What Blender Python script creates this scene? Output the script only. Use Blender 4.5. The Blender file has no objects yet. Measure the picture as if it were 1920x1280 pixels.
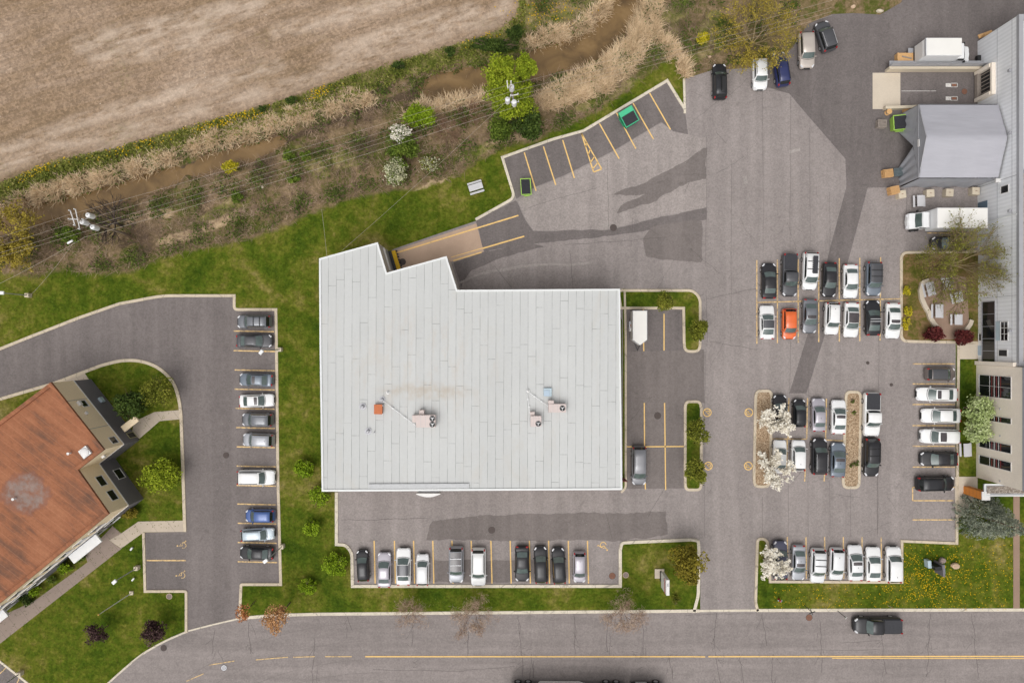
import bpy, bmesh, math, random
import numpy as np
from mathutils import Vector, Matrix
from mathutils.geometry import tessellate_polygon

# ------------------------------------------------------------------ camera, sky, sun
H = 91.43            # flying height in metres: one photo pixel (1920 wide) = 1/14 m on the ground
S = 14.0
sc = bpy.context.scene
COL = sc.collection
cam_d = bpy.data.cameras.new("camera"); cam = bpy.data.objects.new("camera", cam_d); COL.objects.link(cam)
cam.location = (0, 0, H); cam.rotation_euler = (0, 0, 0)
cam_d.sensor_width = 36; cam_d.lens = 24.0; cam_d.clip_start = 0.5; cam_d.clip_end = 4000
sc.camera = cam
SUN_EL, SUN_AZ = 64.0, 205.0      # azimuth measured clockwise from +Y: sun in the south-south-west
w = bpy.data.worlds.new("World"); sc.world = w; w.use_nodes = True
wn = w.node_tree; bg = wn.nodes["Background"]
sky = wn.nodes.new("ShaderNodeTexSky"); sky.sky_type = 'NISHITA'; sky.sun_disc = False
sky.sun_elevation = math.radians(SUN_EL); sky.sun_rotation = math.radians(SUN_AZ)
sky.air_density = 1.0; sky.dust_density = 6.0; sky.ozone_density = 1.0
hs = wn.nodes.new("ShaderNodeHueSaturation"); hs.inputs["Saturation"].default_value = 0.10   # cloud cover: nearly white sky
wn.links.new(sky.outputs[0], hs.inputs["Color"]); 
_tc = wn.nodes.new("ShaderNodeTexCoord"); _sp = wn.nodes.new("ShaderNodeSeparateXYZ"); wn.links.new(_tc.outputs["Generated"], _sp.inputs[0])
_mr = wn.nodes.new("ShaderNodeMapRange"); wn.links.new(_sp.outputs[2], _mr.inputs[0]); _mr.inputs[3].default_value = 0.95; _mr.inputs[4].default_value = 1.25   # overcast sky: brighter overhead than at the horizon
_vm = wn.nodes.new("ShaderNodeVectorMath"); _vm.operation = 'SCALE'; wn.links.new(hs.outputs[0], _vm.inputs[0]); wn.links.new(_mr.outputs[0], _vm.inputs["Scale"])
wn.links.new(_vm.outputs[0], bg.inputs[0])
bg.inputs[1].default_value = 0.15
sd = bpy.data.lights.new("sun", 'SUN'); sd.energy = 0.5; sd.angle = math.radians(75); sd.color = (1.0, 0.93, 0.84)
sun = bpy.data.objects.new("sun", sd); COL.objects.link(sun)
_az, _el = math.radians(SUN_AZ), math.radians(SUN_EL)
sun_dir = Vector((math.sin(_az)*math.cos(_el), math.cos(_az)*math.cos(_el), math.sin(_el)))
sun.rotation_euler = sun_dir.to_track_quat('Z', 'Y').to_euler(); sun.location = sun_dir*200
vs = sc.view_settings; vs.view_transform = 'Standard'; vs.look = 'None'; vs.gamma = 1.0; vs.exposure = -0.24
sc.cycles.max_bounces = 5

rnd = random.Random(7)
rng = np.random.default_rng(11)

def at(px, py, z=0.0):
    k = (H - z)/H/S
    return ((px-960)*k, (640-py)*k, z)
def xy(px, py, z=0.0):
    p = at(px, py, z); return (p[0], p[1])
def XY(pts, z=0.0): return [xy(a, b, z) for a, b in pts]

# ------------------------------------------------------------------ materials
def M(name, rough=0.8, metal=0.0, spec=0.3):
    m = bpy.data.materials.new(name); m.use_nodes = True
    nt = m.node_tree; b = nt.nodes["Principled BSDF"]
    b.inputs["Roughness"].default_value = rough; b.inputs["Metallic"].default_value = metal
    b.inputs["Specular IOR Level"].default_value = spec
    return m, nt, b
def pos(nt):
    return nt.nodes.new("ShaderNodeNewGeometry").outputs["Position"]
def mapping(nt, vec, scale=(1,1,1), rot=0.0, loc=(0,0,0)):
    if rot and tuple(scale) != (1, 1, 1):          # turn first, then stretch
        r0 = nt.nodes.new("ShaderNodeMapping"); nt.links.new(vec, r0.inputs[0]); r0.inputs["Rotation"].default_value = (0, 0, rot); vec = r0.outputs[0]; rot = 0.0
    n = nt.nodes.new("ShaderNodeMapping"); nt.links.new(vec, n.inputs[0])
    n.inputs["Scale"].default_value = scale; n.inputs["Rotation"].default_value = (0,0,rot); n.inputs["Location"].default_value = loc
    return n.outputs[0]
def noise(nt, vec, scale, detail=3, rough=0.55, dist=0.0):
    n = nt.nodes.new("ShaderNodeTexNoise"); nt.links.new(vec, n.inputs["Vector"])
    n.inputs["Scale"].default_value = scale; n.inputs["Detail"].default_value = detail
    n.inputs["Roughness"].default_value = rough; n.inputs["Distortion"].default_value = dist
    return n.outputs[0]
def voronoi(nt, vec, scale, feature='F1', out="Distance"):
    n = nt.nodes.new("ShaderNodeTexVoronoi"); n.feature = feature; nt.links.new(vec, n.inputs["Vector"])
    n.inputs["Scale"].default_value = scale
    return n.outputs[out]
def setin(nt, sock, v):
    if hasattr(v, "is_linked") or isinstance(v, bpy.types.NodeSocket): nt.links.new(v, sock)
    elif isinstance(v, (tuple, list)): sock.default_value = tuple(v) + ((1,) if len(v) == 3 and len(sock.default_value) == 4 else ())
    else: sock.default_value = v
def mth(nt, op, a, b=0.0, c=None, clamp=False):
    n = nt.nodes.new("ShaderNodeMath"); n.operation = op; n.use_clamp = clamp
    setin(nt, n.inputs[0], a); setin(nt, n.inputs[1], b)
    if c is not None: setin(nt, n.inputs[2], c)
    return n.outputs[0]
def step(nt, v, lo, hi):
    n = nt.nodes.new("ShaderNodeMapRange"); n.interpolation_type = 'SMOOTHSTEP'
    setin(nt, n.inputs[0], v); n.inputs[1].default_value = lo; n.inputs[2].default_value = hi
    return n.outputs[0]
def mix(nt, f, a, b, mode='MIX'):
    n = nt.nodes.new("ShaderNodeMix"); n.data_type = 'RGBA'; n.blend_type = mode; n.clamp_factor = True
    setin(nt, n.inputs[0], f); setin(nt, n.inputs[6], a); setin(nt, n.inputs[7], b)
    return n.outputs[2]
def ramp(nt, f, stops):
    n = nt.nodes.new("ShaderNodeValToRGB"); setin(nt, n.inputs[0], f)
    e = n.color_ramp.elements
    while len(e) < len(stops): e.new(0.5)
    for i, (p, c) in enumerate(stops):
        e[i].position = p; e[i].color = tuple(c)+(1,)
    return n.outputs[0]
def sep(nt, vec):
    n = nt.nodes.new("ShaderNodeSeparateXYZ"); nt.links.new(vec, n.inputs[0]); return n.outputs
def island(nt): return nt.nodes.new("ShaderNodeNewGeometry").outputs["Random Per Island"]
def bump(nt, b, h, strength=0.3, dist=0.05):
    n = nt.nodes.new("ShaderNodeBump"); n.inputs["Strength"].default_value = strength; n.inputs["Distance"].default_value = dist
    nt.links.new(h, n.inputs["Height"]); nt.links.new(n.outputs[0], b.inputs["Normal"])
def gain(nt, col, f, amt):   # multiply a colour by 1 +- amt using noise f (0..1)
    v = mth(nt, 'MULTIPLY_ADD', f, 2*amt, 1-amt)
    n = nt.nodes.new("ShaderNodeVectorMath"); n.operation = 'SCALE'
    setin(nt, n.inputs[0], col); nt.links.new(v, n.inputs["Scale"])
    return n.outputs[0]
def rgb(nt, c):
    n = nt.nodes.new("ShaderNodeRGB"); n.outputs[0].default_value = tuple(c)+(1,); return n.outputs[0]
def flat(name, c, rough=0.6, metal=0.0, var=0.12, scale=1.5, spec=0.4):
    m, nt, b = M(name, rough, metal, spec); p = pos(nt)
    nn = mth(nt, 'MULTIPLY_ADD', noise(nt, p, scale, 4), 1.0, 0.0)
    nt.links.new(gain(nt, rgb(nt, c), nn, var), b.inputs["Base Color"])
    return m
def cells(nt, vec, scale):
    return sep(nt, voronoi(nt, vec, scale, 'F1', "Color"))[0]
def asphalt(name, c, grain=0.35, blotch=0.22, streak=None):
    m, nt, b = M(name, 0.9, 0, 0.2); p = pos(nt)
    col = rgb(nt, c)
    col = gain(nt, col, noise(nt, p, 0.09, 5, 0.6, 0.6), blotch)
    col = gain(nt, col, noise(nt, p, 0.7, 4, 0.65), 0.13)
    if streak is not None:
        col = gain(nt, col, noise(nt, mapping(nt, p, (0.25, 2.2, 1), streak), 0.8, 4, 0.6), 0.16)
    col = gain(nt, col, noise(nt, mapping(nt, p, (1.0, 0.10, 1)), 0.7, 4, 0.6), 0.10)
    col = gain(nt, col, noise(nt, p, 3.4, 3, 0.9), grain*0.45)
    col = gain(nt, col, cells(nt, p, 6.5), grain*0.34)
    lane = mth(nt, 'FLOOR', mth(nt, 'DIVIDE', mth(nt, 'ADD', sep(nt, p)[0 if streak is None else 1], mth(nt, 'MULTIPLY', noise(nt, p, 0.3, 3), 0.25)), 3.4))
    wl = nt.nodes.new("ShaderNodeTexWhiteNoise"); wl.noise_dimensions = '1D'; nt.links.new(lane, wl.inputs["W"])
    col = gain(nt, col, wl.outputs[0], 0.035)          # each paver pass has its own tone
    tyre = noise(nt, mapping(nt, p, (1.0, 0.06, 1) if streak is None else (0.06, 1.0, 1)), 0.55, 3, 0.5)
    col = gain(nt, col, step(nt, tyre, 0.42, 0.60), 0.05)
    sp = step(nt, voronoi(nt, p, 1.1), 0.07, 0.03)      # small pale chips and spots
    ck = noise(nt, p, 0.35, 2)
    sp = mth(nt, 'MULTIPLY', sp, step(nt, ck, 0.46, 0.54))
    col = mix(nt, mth(nt, 'MULTIPLY', sp, 0.6), col, (0.45, 0.42, 0.38))
    oil = mth(nt, 'MULTIPLY', step(nt, noise(nt, p, 0.5, 4, 0.6, 1.2), 0.60, 0.74), 0.45)
    col = mix(nt, oil, col, tuple(x*0.62 for x in c))
    nt.links.new(col, b.inputs["Base Color"])
    bump(nt, b, noise(nt, p, 9, 3), 0.25, 0.02)
    return m
def paint_line(name, c, under, wear=0.5):
    m, nt, b = M(name, 0.8); p = pos(nt)
    f = step(nt, noise(nt, p, 2.6, 5, 0.75), wear-0.10, wear+0.10)
    f = mth(nt, 'MULTIPLY', f, 0.92)
    col = gain(nt, mix(nt, f, under, c), noise(nt, p, 6, 3), 0.12)
    nt.links.new(col, b.inputs["Base Color"]); return m
def leafmat(name, stops, rough=0.75, trans=0.0):
    m, nt, b = M(name, rough, 0, 0.15)
    r = island(nt); p = pos(nt)
    f = mth(nt, 'MULTIPLY_ADD', noise(nt, p, 0.55, 2), 0.9, -0.2)
    f = mth(nt, 'MULTIPLY_ADD', r, 0.55, f)
    nt.links.new(ramp(nt, f, stops), b.inputs["Base Color"])
    return m
def paint(name, c, metal=0.0, rough=0.32):
    m, nt, b = M(name, rough, metal, 0.5)
    p = pos(nt)
    col = gain(nt, rgb(nt, c), noise(nt, p, 1.4, 5, 0.65), 0.10)      # road dust on the paint
    nt.links.new(col, b.inputs["Base Color"])
    dk = max(c) < 0.1
    if dk: b.inputs["Specular IOR Level"].default_value = 0.25
    b.inputs["Coat Weight"].default_value = 0.35 if dk else 0.7; b.inputs["Coat Roughness"].default_value = 0.06
    return m
def glassmat(name, c, ior=1.6, rough=0.06):
    m, nt, b = M(name, rough, 0, 0.6); p = pos(nt)
    nt.links.new(gain(nt, rgb(nt, c), noise(nt, p, 1.7, 3), 0.45), b.inputs["Base Color"])
    b.inputs["IOR"].default_value = ior
    return m

MAT = {}
MAT['asphalt_lot'] = asphalt("asphalt_lot", (0.278, 0.244, 0.231), 0.34, 0.16)
MAT['asphalt_old'] = asphalt("asphalt_old", (0.312, 0.274, 0.257), 0.40, 0.18)
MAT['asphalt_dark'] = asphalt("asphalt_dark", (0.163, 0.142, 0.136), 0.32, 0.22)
MAT['asphalt_west'] = asphalt("asphalt_west", (0.183, 0.159, 0.152), 0.34, 0.24)
MAT['asphalt_street'] = asphalt("asphalt_street", (0.252, 0.220, 0.208), 0.32, 0.16, 0.0)
MAT['scuff'] = asphalt('scuffed_asphalt', (0.33, 0.295, 0.275), 0.36, 0.2)
MAT['crack'] = flat("crack_filler", (0.075, 0.065, 0.06), 0.9, 0, 0.3)
MAT['seam'] = flat("asphalt_seam", (0.15, 0.13, 0.122), 0.9, 0, 0.4)
MAT['yellow'] = paint_line("yellow_paint", (0.86, 0.56, 0.20), (0.46, 0.32, 0.16), 0.38)
MAT['yellow_worn'] = paint_line("worn_yellow_paint", (0.82, 0.56, 0.25), (0.31, 0.24, 0.17), 0.46)
MAT['parapet'] = flat('pale_grey_parapet', (0.50, 0.505, 0.51), 0.6, 0, 0.2, 2.5)
MAT['white_line'] = paint_line("white_paint", (0.75, 0.72, 0.68), (0.3, 0.27, 0.25), 0.42)
def kerbmat(name, c):
    m, nt, b = M(name, 0.85); p = pos(nt)
    col = gain(nt, rgb(nt, c), noise(nt, p, 0.5, 5, 0.7), 0.26)
    col = gain(nt, col, noise(nt, p, 2.6, 3, 0.85), 0.22)
    col = mix(nt, mth(nt, 'MULTIPLY', step(nt, noise(nt, p, 0.9, 4, 0.75), 0.55, 0.68), 0.5), col, (0.24, 0.20, 0.14))
    cell = step(nt, voronoi(nt, p, 0.33, 'DISTANCE_TO_EDGE'), 0.012, 0.004)
    col = mix(nt, mth(nt, 'MULTIPLY', cell, 0.6), col, (0.2, 0.17, 0.14))
    nt.links.new(col, b.inputs["Base Color"]); bump(nt, b, noise(nt, p, 8, 3), 0.2, 0.01); return m
MAT['kerb'] = kerbmat("kerb_concrete", (0.58, 0.49, 0.37))
MAT['kerb_new'] = kerbmat("pale_kerb_concrete", (0.64, 0.57, 0.46))
def concrete(name, c, joint=None, var=0.16):
    m, nt, b = M(name, 0.85); p = pos(nt)
    col = gain(nt, rgb(nt, c), noise(nt, p, 0.35, 5, 0.6), var)
    col = gain(nt, col, noise(nt, p, 6, 3, 0.7), 0.12)
    if joint:
        scale, rot = joint
        q = sep(nt, mapping(nt, p, (1, 1, 1), rot))
        fx = mth(nt, 'FRACT', mth(nt, 'DIVIDE', q[0], scale))
        ln = step(nt, mth(nt, 'ABSOLUTE', mth(nt, 'SUBTRACT', fx, 0.5)), 0.478, 0.492)
        col = mix(nt, mth(nt, 'MULTIPLY', ln, 0.5), col, tuple(x*0.45 for x in c))
    nt.links.new(col, b.inputs["Base Color"]); bump(nt, b, noise(nt, p, 8, 3), 0.15, 0.01); return m
MAT['conc_ramp'] = concrete("ramp_concrete", (0.47, 0.335, 0.245), None, 0.22)
MAT['conc_path'] = concrete("path_concrete", (0.50, 0.42, 0.335), (1.9, math.radians(-37)))
MAT['conc_pale'] = concrete("pale_concrete", (0.58, 0.50, 0.40))
MAT['conc_walk'] = concrete("brown_walk_concrete", (0.30, 0.235, 0.195), (1.9, math.radians(-37)))
MAT['paver'] = concrete("patio_paver", (0.30, 0.205, 0.15), (0.35, 0.0))
MAT['gravel'] = None
def gravelmat(name, c1, c2):
    m, nt, b = M(name, 0.95, 0, 0.1); p = pos(nt)
    v = voronoi(nt, p, 9.5, 'F1', "Color")
    f = sep(nt, v)[0]
    col = ramp(nt, f, [(0, tuple(x*0.6 for x in c1)), (0.45, c1), (1, c2)])
    col = gain(nt, col, noise(nt, p, 0.6, 3), 0.2)
    nt.links.new(col, b.inputs["Base Color"]); bump(nt, b, voronoi(nt, p, 6.0), 0.6, 0.05); return m
MAT['gravel'] = gravelmat("tan_gravel", (0.34, 0.235, 0.145), (0.56, 0.43, 0.30))
MAT['roof_gravel'] = gravelmat("roof_gravel", (0.36, 0.23, 0.12), (0.52, 0.38, 0.24))
MAT['canopy_gravel'] = gravelmat("canopy_gravel", (0.24, 0.20, 0.165), (0.40, 0.36, 0.32))

def lawn_color(nt, p, dry=0.5):
    big = noise(nt, p, 0.13, 4, 0.6, 0.4)
    med = noise(nt, p, 0.9, 4, 0.65)
    fine = noise(nt, p, 5.0, 3, 0.75)
    f = mth(nt, 'MULTIPLY_ADD', big, 1.15, mth(nt, 'MULTIPLY_ADD', med, 0.60, -0.36))
    f = mth(nt, 'MULTIPLY_ADD', noise(nt, mapping(nt, p, (0.45, 1.6, 1), math.radians(33)), 0.35, 4, 0.65), 0.25, mth(nt, 'SUBTRACT', f, 0.125))
    col = ramp(nt, f, [(0.28, (0.038, 0.068, 0.006)), (0.45, (0.071, 0.102, 0.009)), (0.58, (0.114, 0.127, 0.016)), (0.70, (0.175, 0.157, 0.038)), (0.85, (0.27, 0.22, 0.085))])
    strip = noise(nt, mapping(nt, p, (2.2, 0.16, 1), math.radians(4)), 0.8, 3)
    col = gain(nt, col, strip, 0.22)
    col = gain(nt, col, noise(nt, p, 3.0, 3, 0.85), 0.55)
    col = gain(nt, col, cells(nt, p, 4.0), 0.20)
    return col, fine
m, nt, b = M("lawn_grass", 0.95, 0, 0.05); p = pos(nt); c, f = lawn_color(nt, p)
nt.links.new(c, b.inputs["Base Color"]); bump(nt, b, f, 0.5, 0.08); MAT['lawn'] = m

# the big ground sheet: field, rough margin, straw, scrub, lawn, blended from a painted zone map with noisy borders
m, nt, b = M("ground_cover", 0.97, 0, 0.04); p = pos(nt)
za = nt.nodes.new("ShaderNodeAttribute"); za.attribute_name = "zone"
zs = nt.nodes.new("ShaderNodeSeparateColor"); nt.links.new(za.outputs["Color"], zs.inputs[0])
zb = nt.nodes.new("ShaderNodeAttribute"); zb.attribute_name = "zone_b"
zt = nt.nodes.new("ShaderNodeSeparateColor"); nt.links.new(zb.outputs["Color"], zt.inputs[0])
edge = mth(nt, 'MULTIPLY_ADD', noise(nt, p, 0.8, 6, 0.7), 0.9, -0.45)
def zmask(s): return step(nt, mth(nt, 'ADD', s, mth(nt, 'MULTIPLY', edge, mth(nt, 'MULTIPLY', mth(nt, 'MULTIPLY', s, mth(nt, 'SUBTRACT', 1.0, s)), 4.0))), 0.35, 0.65)
lawn, lf = lawn_color(nt, p)
fine = noise(nt, p, 4.5, 3, 0.8)
# scrub: brown leaf litter and twigs with green patches
sf = mth(nt, 'MULTIPLY_ADD', noise(nt, p, 0.22, 5, 0.7, 0.7), 0.8, mth(nt, 'MULTIPLY_ADD', noise(nt, p, 1.6, 4, 0.75), 0.5, -0.15))
scrub = ramp(nt, sf, [(0.28, (0.060, 0.075, 0.014)), (0.42, (0.100, 0.105, 0.026)), (0.50, (0.185, 0.135, 0.070)), (0.62, (0.29, 0.205, 0.125)), (0.78, (0.45, 0.33, 0.22))])
scrub = gain(nt, scrub, fine, 0.6)
# dry straw
st = ramp(nt, noise(nt, p, 1.3, 5, 0.75, 0.5), [(0.25, (0.22, 0.155, 0.085)), (0.5, (0.44, 0.32, 0.195)), (0.75, (0.62, 0.47, 0.31))])
st = gain(nt, st, fine, 0.45)
# green margin with weeds
mg = ramp(nt, mth(nt, 'MULTIPLY_ADD', noise(nt, p, 0.5, 5, 0.7), 1.0, 0.0), [(0.28, (0.045, 0.065, 0.010)), (0.42, (0.110, 0.130, 0.024)), (0.54, (0.23, 0.20, 0.075)), (0.70, (0.42, 0.32, 0.18))])
mg = gain(nt, mg, fine, 0.6)
# ploughed stubble field with pale drying streaks along the drilling direction
ang = math.radians(-19)
fs = noise(nt, mapping(nt, p, (0.22, 1.0, 1), ang), 0.20, 7, 0.68, 1.2)
fr = noise(nt, mapping(nt, p, (0.25, 3.2, 1), ang), 1.2, 4, 0.65)
fb = noise(nt, p, 0.06, 4, 0.6)
ff = mth(nt, 'MULTIPLY_ADD', fs, 0.55, mth(nt, 'MULTIPLY_ADD', fb, 0.40, mth(nt, 'MULTIPLY_ADD', fr, 0.30, -0.13)))
field = ramp(nt, ff, [(0.30, (0.195, 0.135, 0.080)), (0.44, (0.275, 0.192, 0.124)), (0.57, (0.345, 0.250, 0.178)), (0.70, (0.48, 0.375, 0.290)), (0.84, (0.58, 0.47, 0.38))])
tr = noise(nt, mapping(nt, p, (0.05, 1.6, 1), ang), 1.0, 3, 0.5)
field = gain(nt, field, tr, 0.14)
field = gain(nt, field, noise(nt, p, 2.2, 4, 0.9), 0.55)
field = gain(nt, field, cells(nt, p, 3.6), 0.20)
field = gain(nt, field, noise(nt, p, 9.0, 2, 0.8), 0.35)
gw = mth(nt, 'MULTIPLY', step(nt, noise(nt, p, 0.16, 4, 0.6), 0.56, 0.70), step(nt, noise(nt, p, 2.2, 4, 0.8), 0.5, 0.62))
field = mix(nt, mth(nt, 'MULTIPLY', gw, 0.5), field, (0.13, 0.13, 0.04))
band = mth(nt, 'MULTIPLY', zt.outputs[2], step(nt, noise(nt, mapping(nt, p, (0.35, 1.2, 1), ang), 0.7, 5, 0.7), 0.34, 0.62))
field = mix(nt, mth(nt, 'MULTIPLY', band, 0.72), field, gain(nt, rgb(nt, (0.54, 0.43, 0.34)), noise(nt, p, 2.2, 4, 0.9), 0.5))
stone = mth(nt, 'MULTIPLY', step(nt, voronoi(nt, p, 0.9), 0.10, 0.05), step(nt, noise(nt, p, 0.5, 2), 0.55, 0.6))
field = mix(nt, mth(nt, 'MULTIPLY', stone, 0.6), field, (0.72, 0.62, 0.52))
mud = gain(nt, rgb(nt, (0.105, 0.075, 0.048)), noise(nt, p, 1.5, 4, 0.7), 0.5)
col = scrub
col = mix(nt, zmask(zt.outputs[0]), col, mg)
col = mix(nt, zmask(zs.outputs[2]), col, st)
col = mix(nt, zmask(zt.outputs[1]), col, mud)
col = mix(nt, zmask(zs.outputs[1]), col, lawn)
col = mix(nt, zmask(zs.outputs[0]), col, field)
nt.links.new(col, b.inputs["Base Color"]); bump(nt, b, fine, 0.5, 0.10)
MAT['ground'] = m

# water
m, nt, b = M("muddy_water", 0.16, 0, 0.25); p = pos(nt)
c = ramp(nt, noise(nt, p, 0.25, 4, 0.6, 0.6), [(0.3, (0.105, 0.066, 0.032)), (0.55, (0.205, 0.128, 0.056)), (0.75, (0.265, 0.172, 0.082))])
nt.links.new(c, b.inputs["Base Color"]); bump(nt, b, noise(nt, p, 2.5, 3), 0.06, 0.02); MAT['water'] = m

# main roof: white rolls with lapped seams
m, nt, b = M("white_roof_membrane", 0.7, 0, 0.25); p = pos(nt)
q = sep(nt, mapping(nt, p, (1, 1, 1), math.radians(0.25)))
wv = mth(nt, 'MULTIPLY_ADD', noise(nt, p, 0.25, 2), 0.10, -0.05)
u = mth(nt, 'DIVIDE', mth(nt, 'ADD', q[0], wv), 0.99)
cid = mth(nt, 'FLOOR', u)
fu = mth(nt, 'ABSOLUTE', mth(nt, 'SUBTRACT', mth(nt, 'FRACT', u), 0.5))
wnz = nt.nodes.new("ShaderNodeTexWhiteNoise"); wnz.noise_dimensions = '1D'; nt.links.new(cid, wnz.inputs["W"])
v = mth(nt, 'ADD', mth(nt, 'DIVIDE', q[1], 9.5), mth(nt, 'MULTIPLY', wnz.outputs[0], 7.0))
fv = mth(nt, 'ABSOLUTE', mth(nt, 'SUBTRACT', mth(nt, 'FRACT', v), 0.5))
l1 = step(nt, fu, 0.462, 0.479)
l2 = step(nt, fv, 0.4955, 0.4980)
brk = step(nt, noise(nt, mapping(nt, p, (1.3, 0.35, 1)), 1.0, 5, 0.7), 0.36, 0.62)
lin = mth(nt, 'MULTIPLY', mth(nt, 'MAXIMUM', l1, l2), mth(nt, 'MULTIPLY_ADD', brk, 0.60, 0.20))
base = rgb(nt, (0.535, 0.54, 0.53))
base = gain(nt, base, wnz.outputs[0], 0.025)
base = gain(nt, base, noise(nt, p, 0.12, 5, 0.6), 0.07)
base = gain(nt, base, noise(nt, mapping(nt, p, (1.6, 0.25, 1)), 1.0, 4, 0.65), 0.05)
base = gain(nt, base, noise(nt, p, 3.2, 3, 0.9), 0.07)
base = mix(nt, mth(nt, 'MULTIPLY', step(nt, noise(nt, mapping(nt, p, (1.5, 0.5, 1)), 0.22, 5, 0.7, 0.8), 0.53, 0.70), 0.35), base, (0.52, 0.49, 0.44))
# brown ponding stain along the low line of the roof
sx, sy = at(800, 734, 7.0)[0], at(800, 734, 7.0)[1]
dx = mth(nt, 'DIVIDE', mth(nt, 'SUBTRACT', q[0], sx), 6.4); dy = mth(nt, 'DIVIDE', mth(nt, 'SUBTRACT', q[1], sy), 1.25)
rr = mth(nt, 'ADD', mth(nt, 'POWER', mth(nt, 'ABSOLUTE', dx), 2.0), mth(nt, 'POWER', mth(nt, 'ABSOLUTE', dy), 2.0))
stn = mth(nt, 'MULTIPLY', step(nt, rr, 1.25, 0.1), step(nt, noise(nt, p, 0.8, 5, 0.7), 0.34, 0.68))
base = mix(nt, mth(nt, 'MULTIPLY', stn, 0.75), base, (0.46, 0.40, 0.33))
dy2 = mth(nt, 'DIVIDE', mth(nt, 'SUBTRACT', q[1], at(0, 690, 7)[1]), 9.0)
rr2 = mth(nt, 'ADD', mth(nt, 'POWER', mth(nt, 'ABSOLUTE', mth(nt, 'DIVIDE', mth(nt, 'SUBTRACT', q[0], sx), 11.0)), 2.0), mth(nt, 'POWER', mth(nt, 'ABSOLUTE', dy2), 2.0))
st2 = mth(nt, 'MULTIPLY', step(nt, rr2, 1.0, 0.2), step(nt, noise(nt, mapping(nt, p, (1.2, 0.3, 1)), 0.8, 5, 0.7), 0.45, 0.75))
base = mix(nt, mth(nt, 'MULTIPLY', st2, 0.4), base, (0.52, 0.44, 0.36))
colr = mix(nt, lin, base, (0.20, 0.205, 0.20))
nt.links.new(colr, b.inputs["Base Color"]); MAT['roof_main'] = m

# brown roof of the west building
m, nt, b = M("brown_roof_gravel", 0.9, 0, 0.1); p = pos(nt)
rot = math.radians(-38)
f = mth(nt, 'MULTIPLY_ADD', noise(nt, mapping(nt, p, (0.22, 1.5, 1), -rot), 0.8, 5, 0.65), 0.6, mth(nt, 'MULTIPLY_ADD', noise(nt, p, 0.16, 4, 0.6), 0.7, -0.12))
c = ramp(nt, f, [(0.30, (0.105, 0.066, 0.052)), (0.42, (0.185, 0.093, 0.060)), (0.54, (0.300, 0.125, 0.067)), (0.75, (0.385, 0.170, 0.092))])
c = gain(nt, c, noise(nt, p, 2.8, 3, 0.9), 0.34)
q = sep(nt, mapping(nt, p, (1, 1, 1), -rot))
fl = mth(nt, 'ABSOLUTE', mth(nt, 'SUBTRACT', mth(nt, 'FRACT', mth(nt, 'DIVIDE', q[1], 1.0)), 0.5))
c = mix(nt, mth(nt, 'MULTIPLY', step(nt, fl, 0.46, 0.49), 0.25), c, (0.62, 0.3, 0.18))
sx, sy, _ = at(45, 925, 7.9)
qq = sep(nt, p)
rr = mth(nt, 'ADD', mth(nt, 'POWER', mth(nt, 'DIVIDE', mth(nt, 'SUBTRACT', qq[0], sx), 2.9), 2.0), mth(nt, 'POWER', mth(nt, 'DIVIDE', mth(nt, 'SUBTRACT', qq[1], sy), 2.4), 2.0))
rr = mth(nt, 'ADD', rr, mth(nt, 'MULTIPLY_ADD', noise(nt, p, 0.5, 6, 0.7), 3.2, -1.6))
pond = mth(nt, 'MULTIPLY', step(nt, rr, 1.0, 0.3), step(nt, noise(nt, p, 1.1, 5, 0.7), 0.30, 0.62)); rim = mth(nt, 'MULTIPLY', step(nt, rr, 1.25, 0.95), 0.6)
c = mix(nt, rim, c, (0.23, 0.11, 0.08)); c = mix(nt, mth(nt, 'MULTIPLY', pond, 0.85), c, gain(nt, rgb(nt, (0.27, 0.215, 0.19)), noise(nt, p, 1.5, 5), 0.35))
nt.links.new(c, b.inputs["Base Color"]); MAT['roof_brown'] = m

def corrugated(name, c, period=0.3, horiz=True):
    m, nt, b = M(name, 0.6, 0.0, 0.4); p = pos(nt); q = sep(nt, p)
    t = q[2] if horiz else mth(nt, 'ADD', q[0], q[1])
    f = mth(nt, 'SINE', mth(nt, 'MULTIPLY', t, 2*math.pi/period))
    col = gain(nt, rgb(nt, c), mth(nt, 'MULTIPLY_ADD', f, 0.5, 0.5), 0.05)
    col = gain(nt, col, noise(nt, p, 0.8, 4), 0.08)
    nt.links.new(col, b.inputs["Base Color"]); bump(nt, b, f, 0.15, 0.03); return m
MAT['siding_white'] = corrugated("white_ribbed_cladding", (0.84, 0.85, 0.87), 0.5, False)
MAT['siding_grey'] = corrugated("grey_ribbed_cladding", (0.52, 0.47, 0.42), 0.2)
MAT['wall_beige'] = concrete("beige_wall_panel", (0.90, 0.735, 0.51), None, 0.06)
MAT['wall_dark'] = corrugated("dark_grey_wall_panel", (0.17, 0.158, 0.175), 0.15)
MAT['wall_cream'] = concrete("cream_concrete_wall", (0.86, 0.77, 0.66), None, 0.12)
MAT['brick'] = flat("brown_brick", (0.36, 0.26, 0.2), 0.9, 0, 0.4, 6)
MAT['coping_white'] = flat("white_coping", (0.72, 0.73, 0.72), 0.5, 0, 0.06)
MAT['coping_grey'] = flat("grey_coping", (0.36, 0.36, 0.38), 0.5, 0, 0.1)
MAT['roof_white'] = flat("white_flat_roof", (0.78, 0.76, 0.72), 0.7, 0, 0.06, 0.5)
MAT['dark_glass'] = glassmat("dark_window_glass", (0.012, 0.014, 0.016), 1.5)
MAT['frame_white'] = flat("white_frame", (0.72, 0.70, 0.68), 0.5, 0, 0.05)
MAT['frame_red'] = flat("dark_red_frame", (0.20, 0.03, 0.03), 0.5, 0, 0.08)
MAT['frame_olive'] = flat("olive_frame", (0.42, 0.38, 0.20), 0.5, 0, 0.08)
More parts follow.
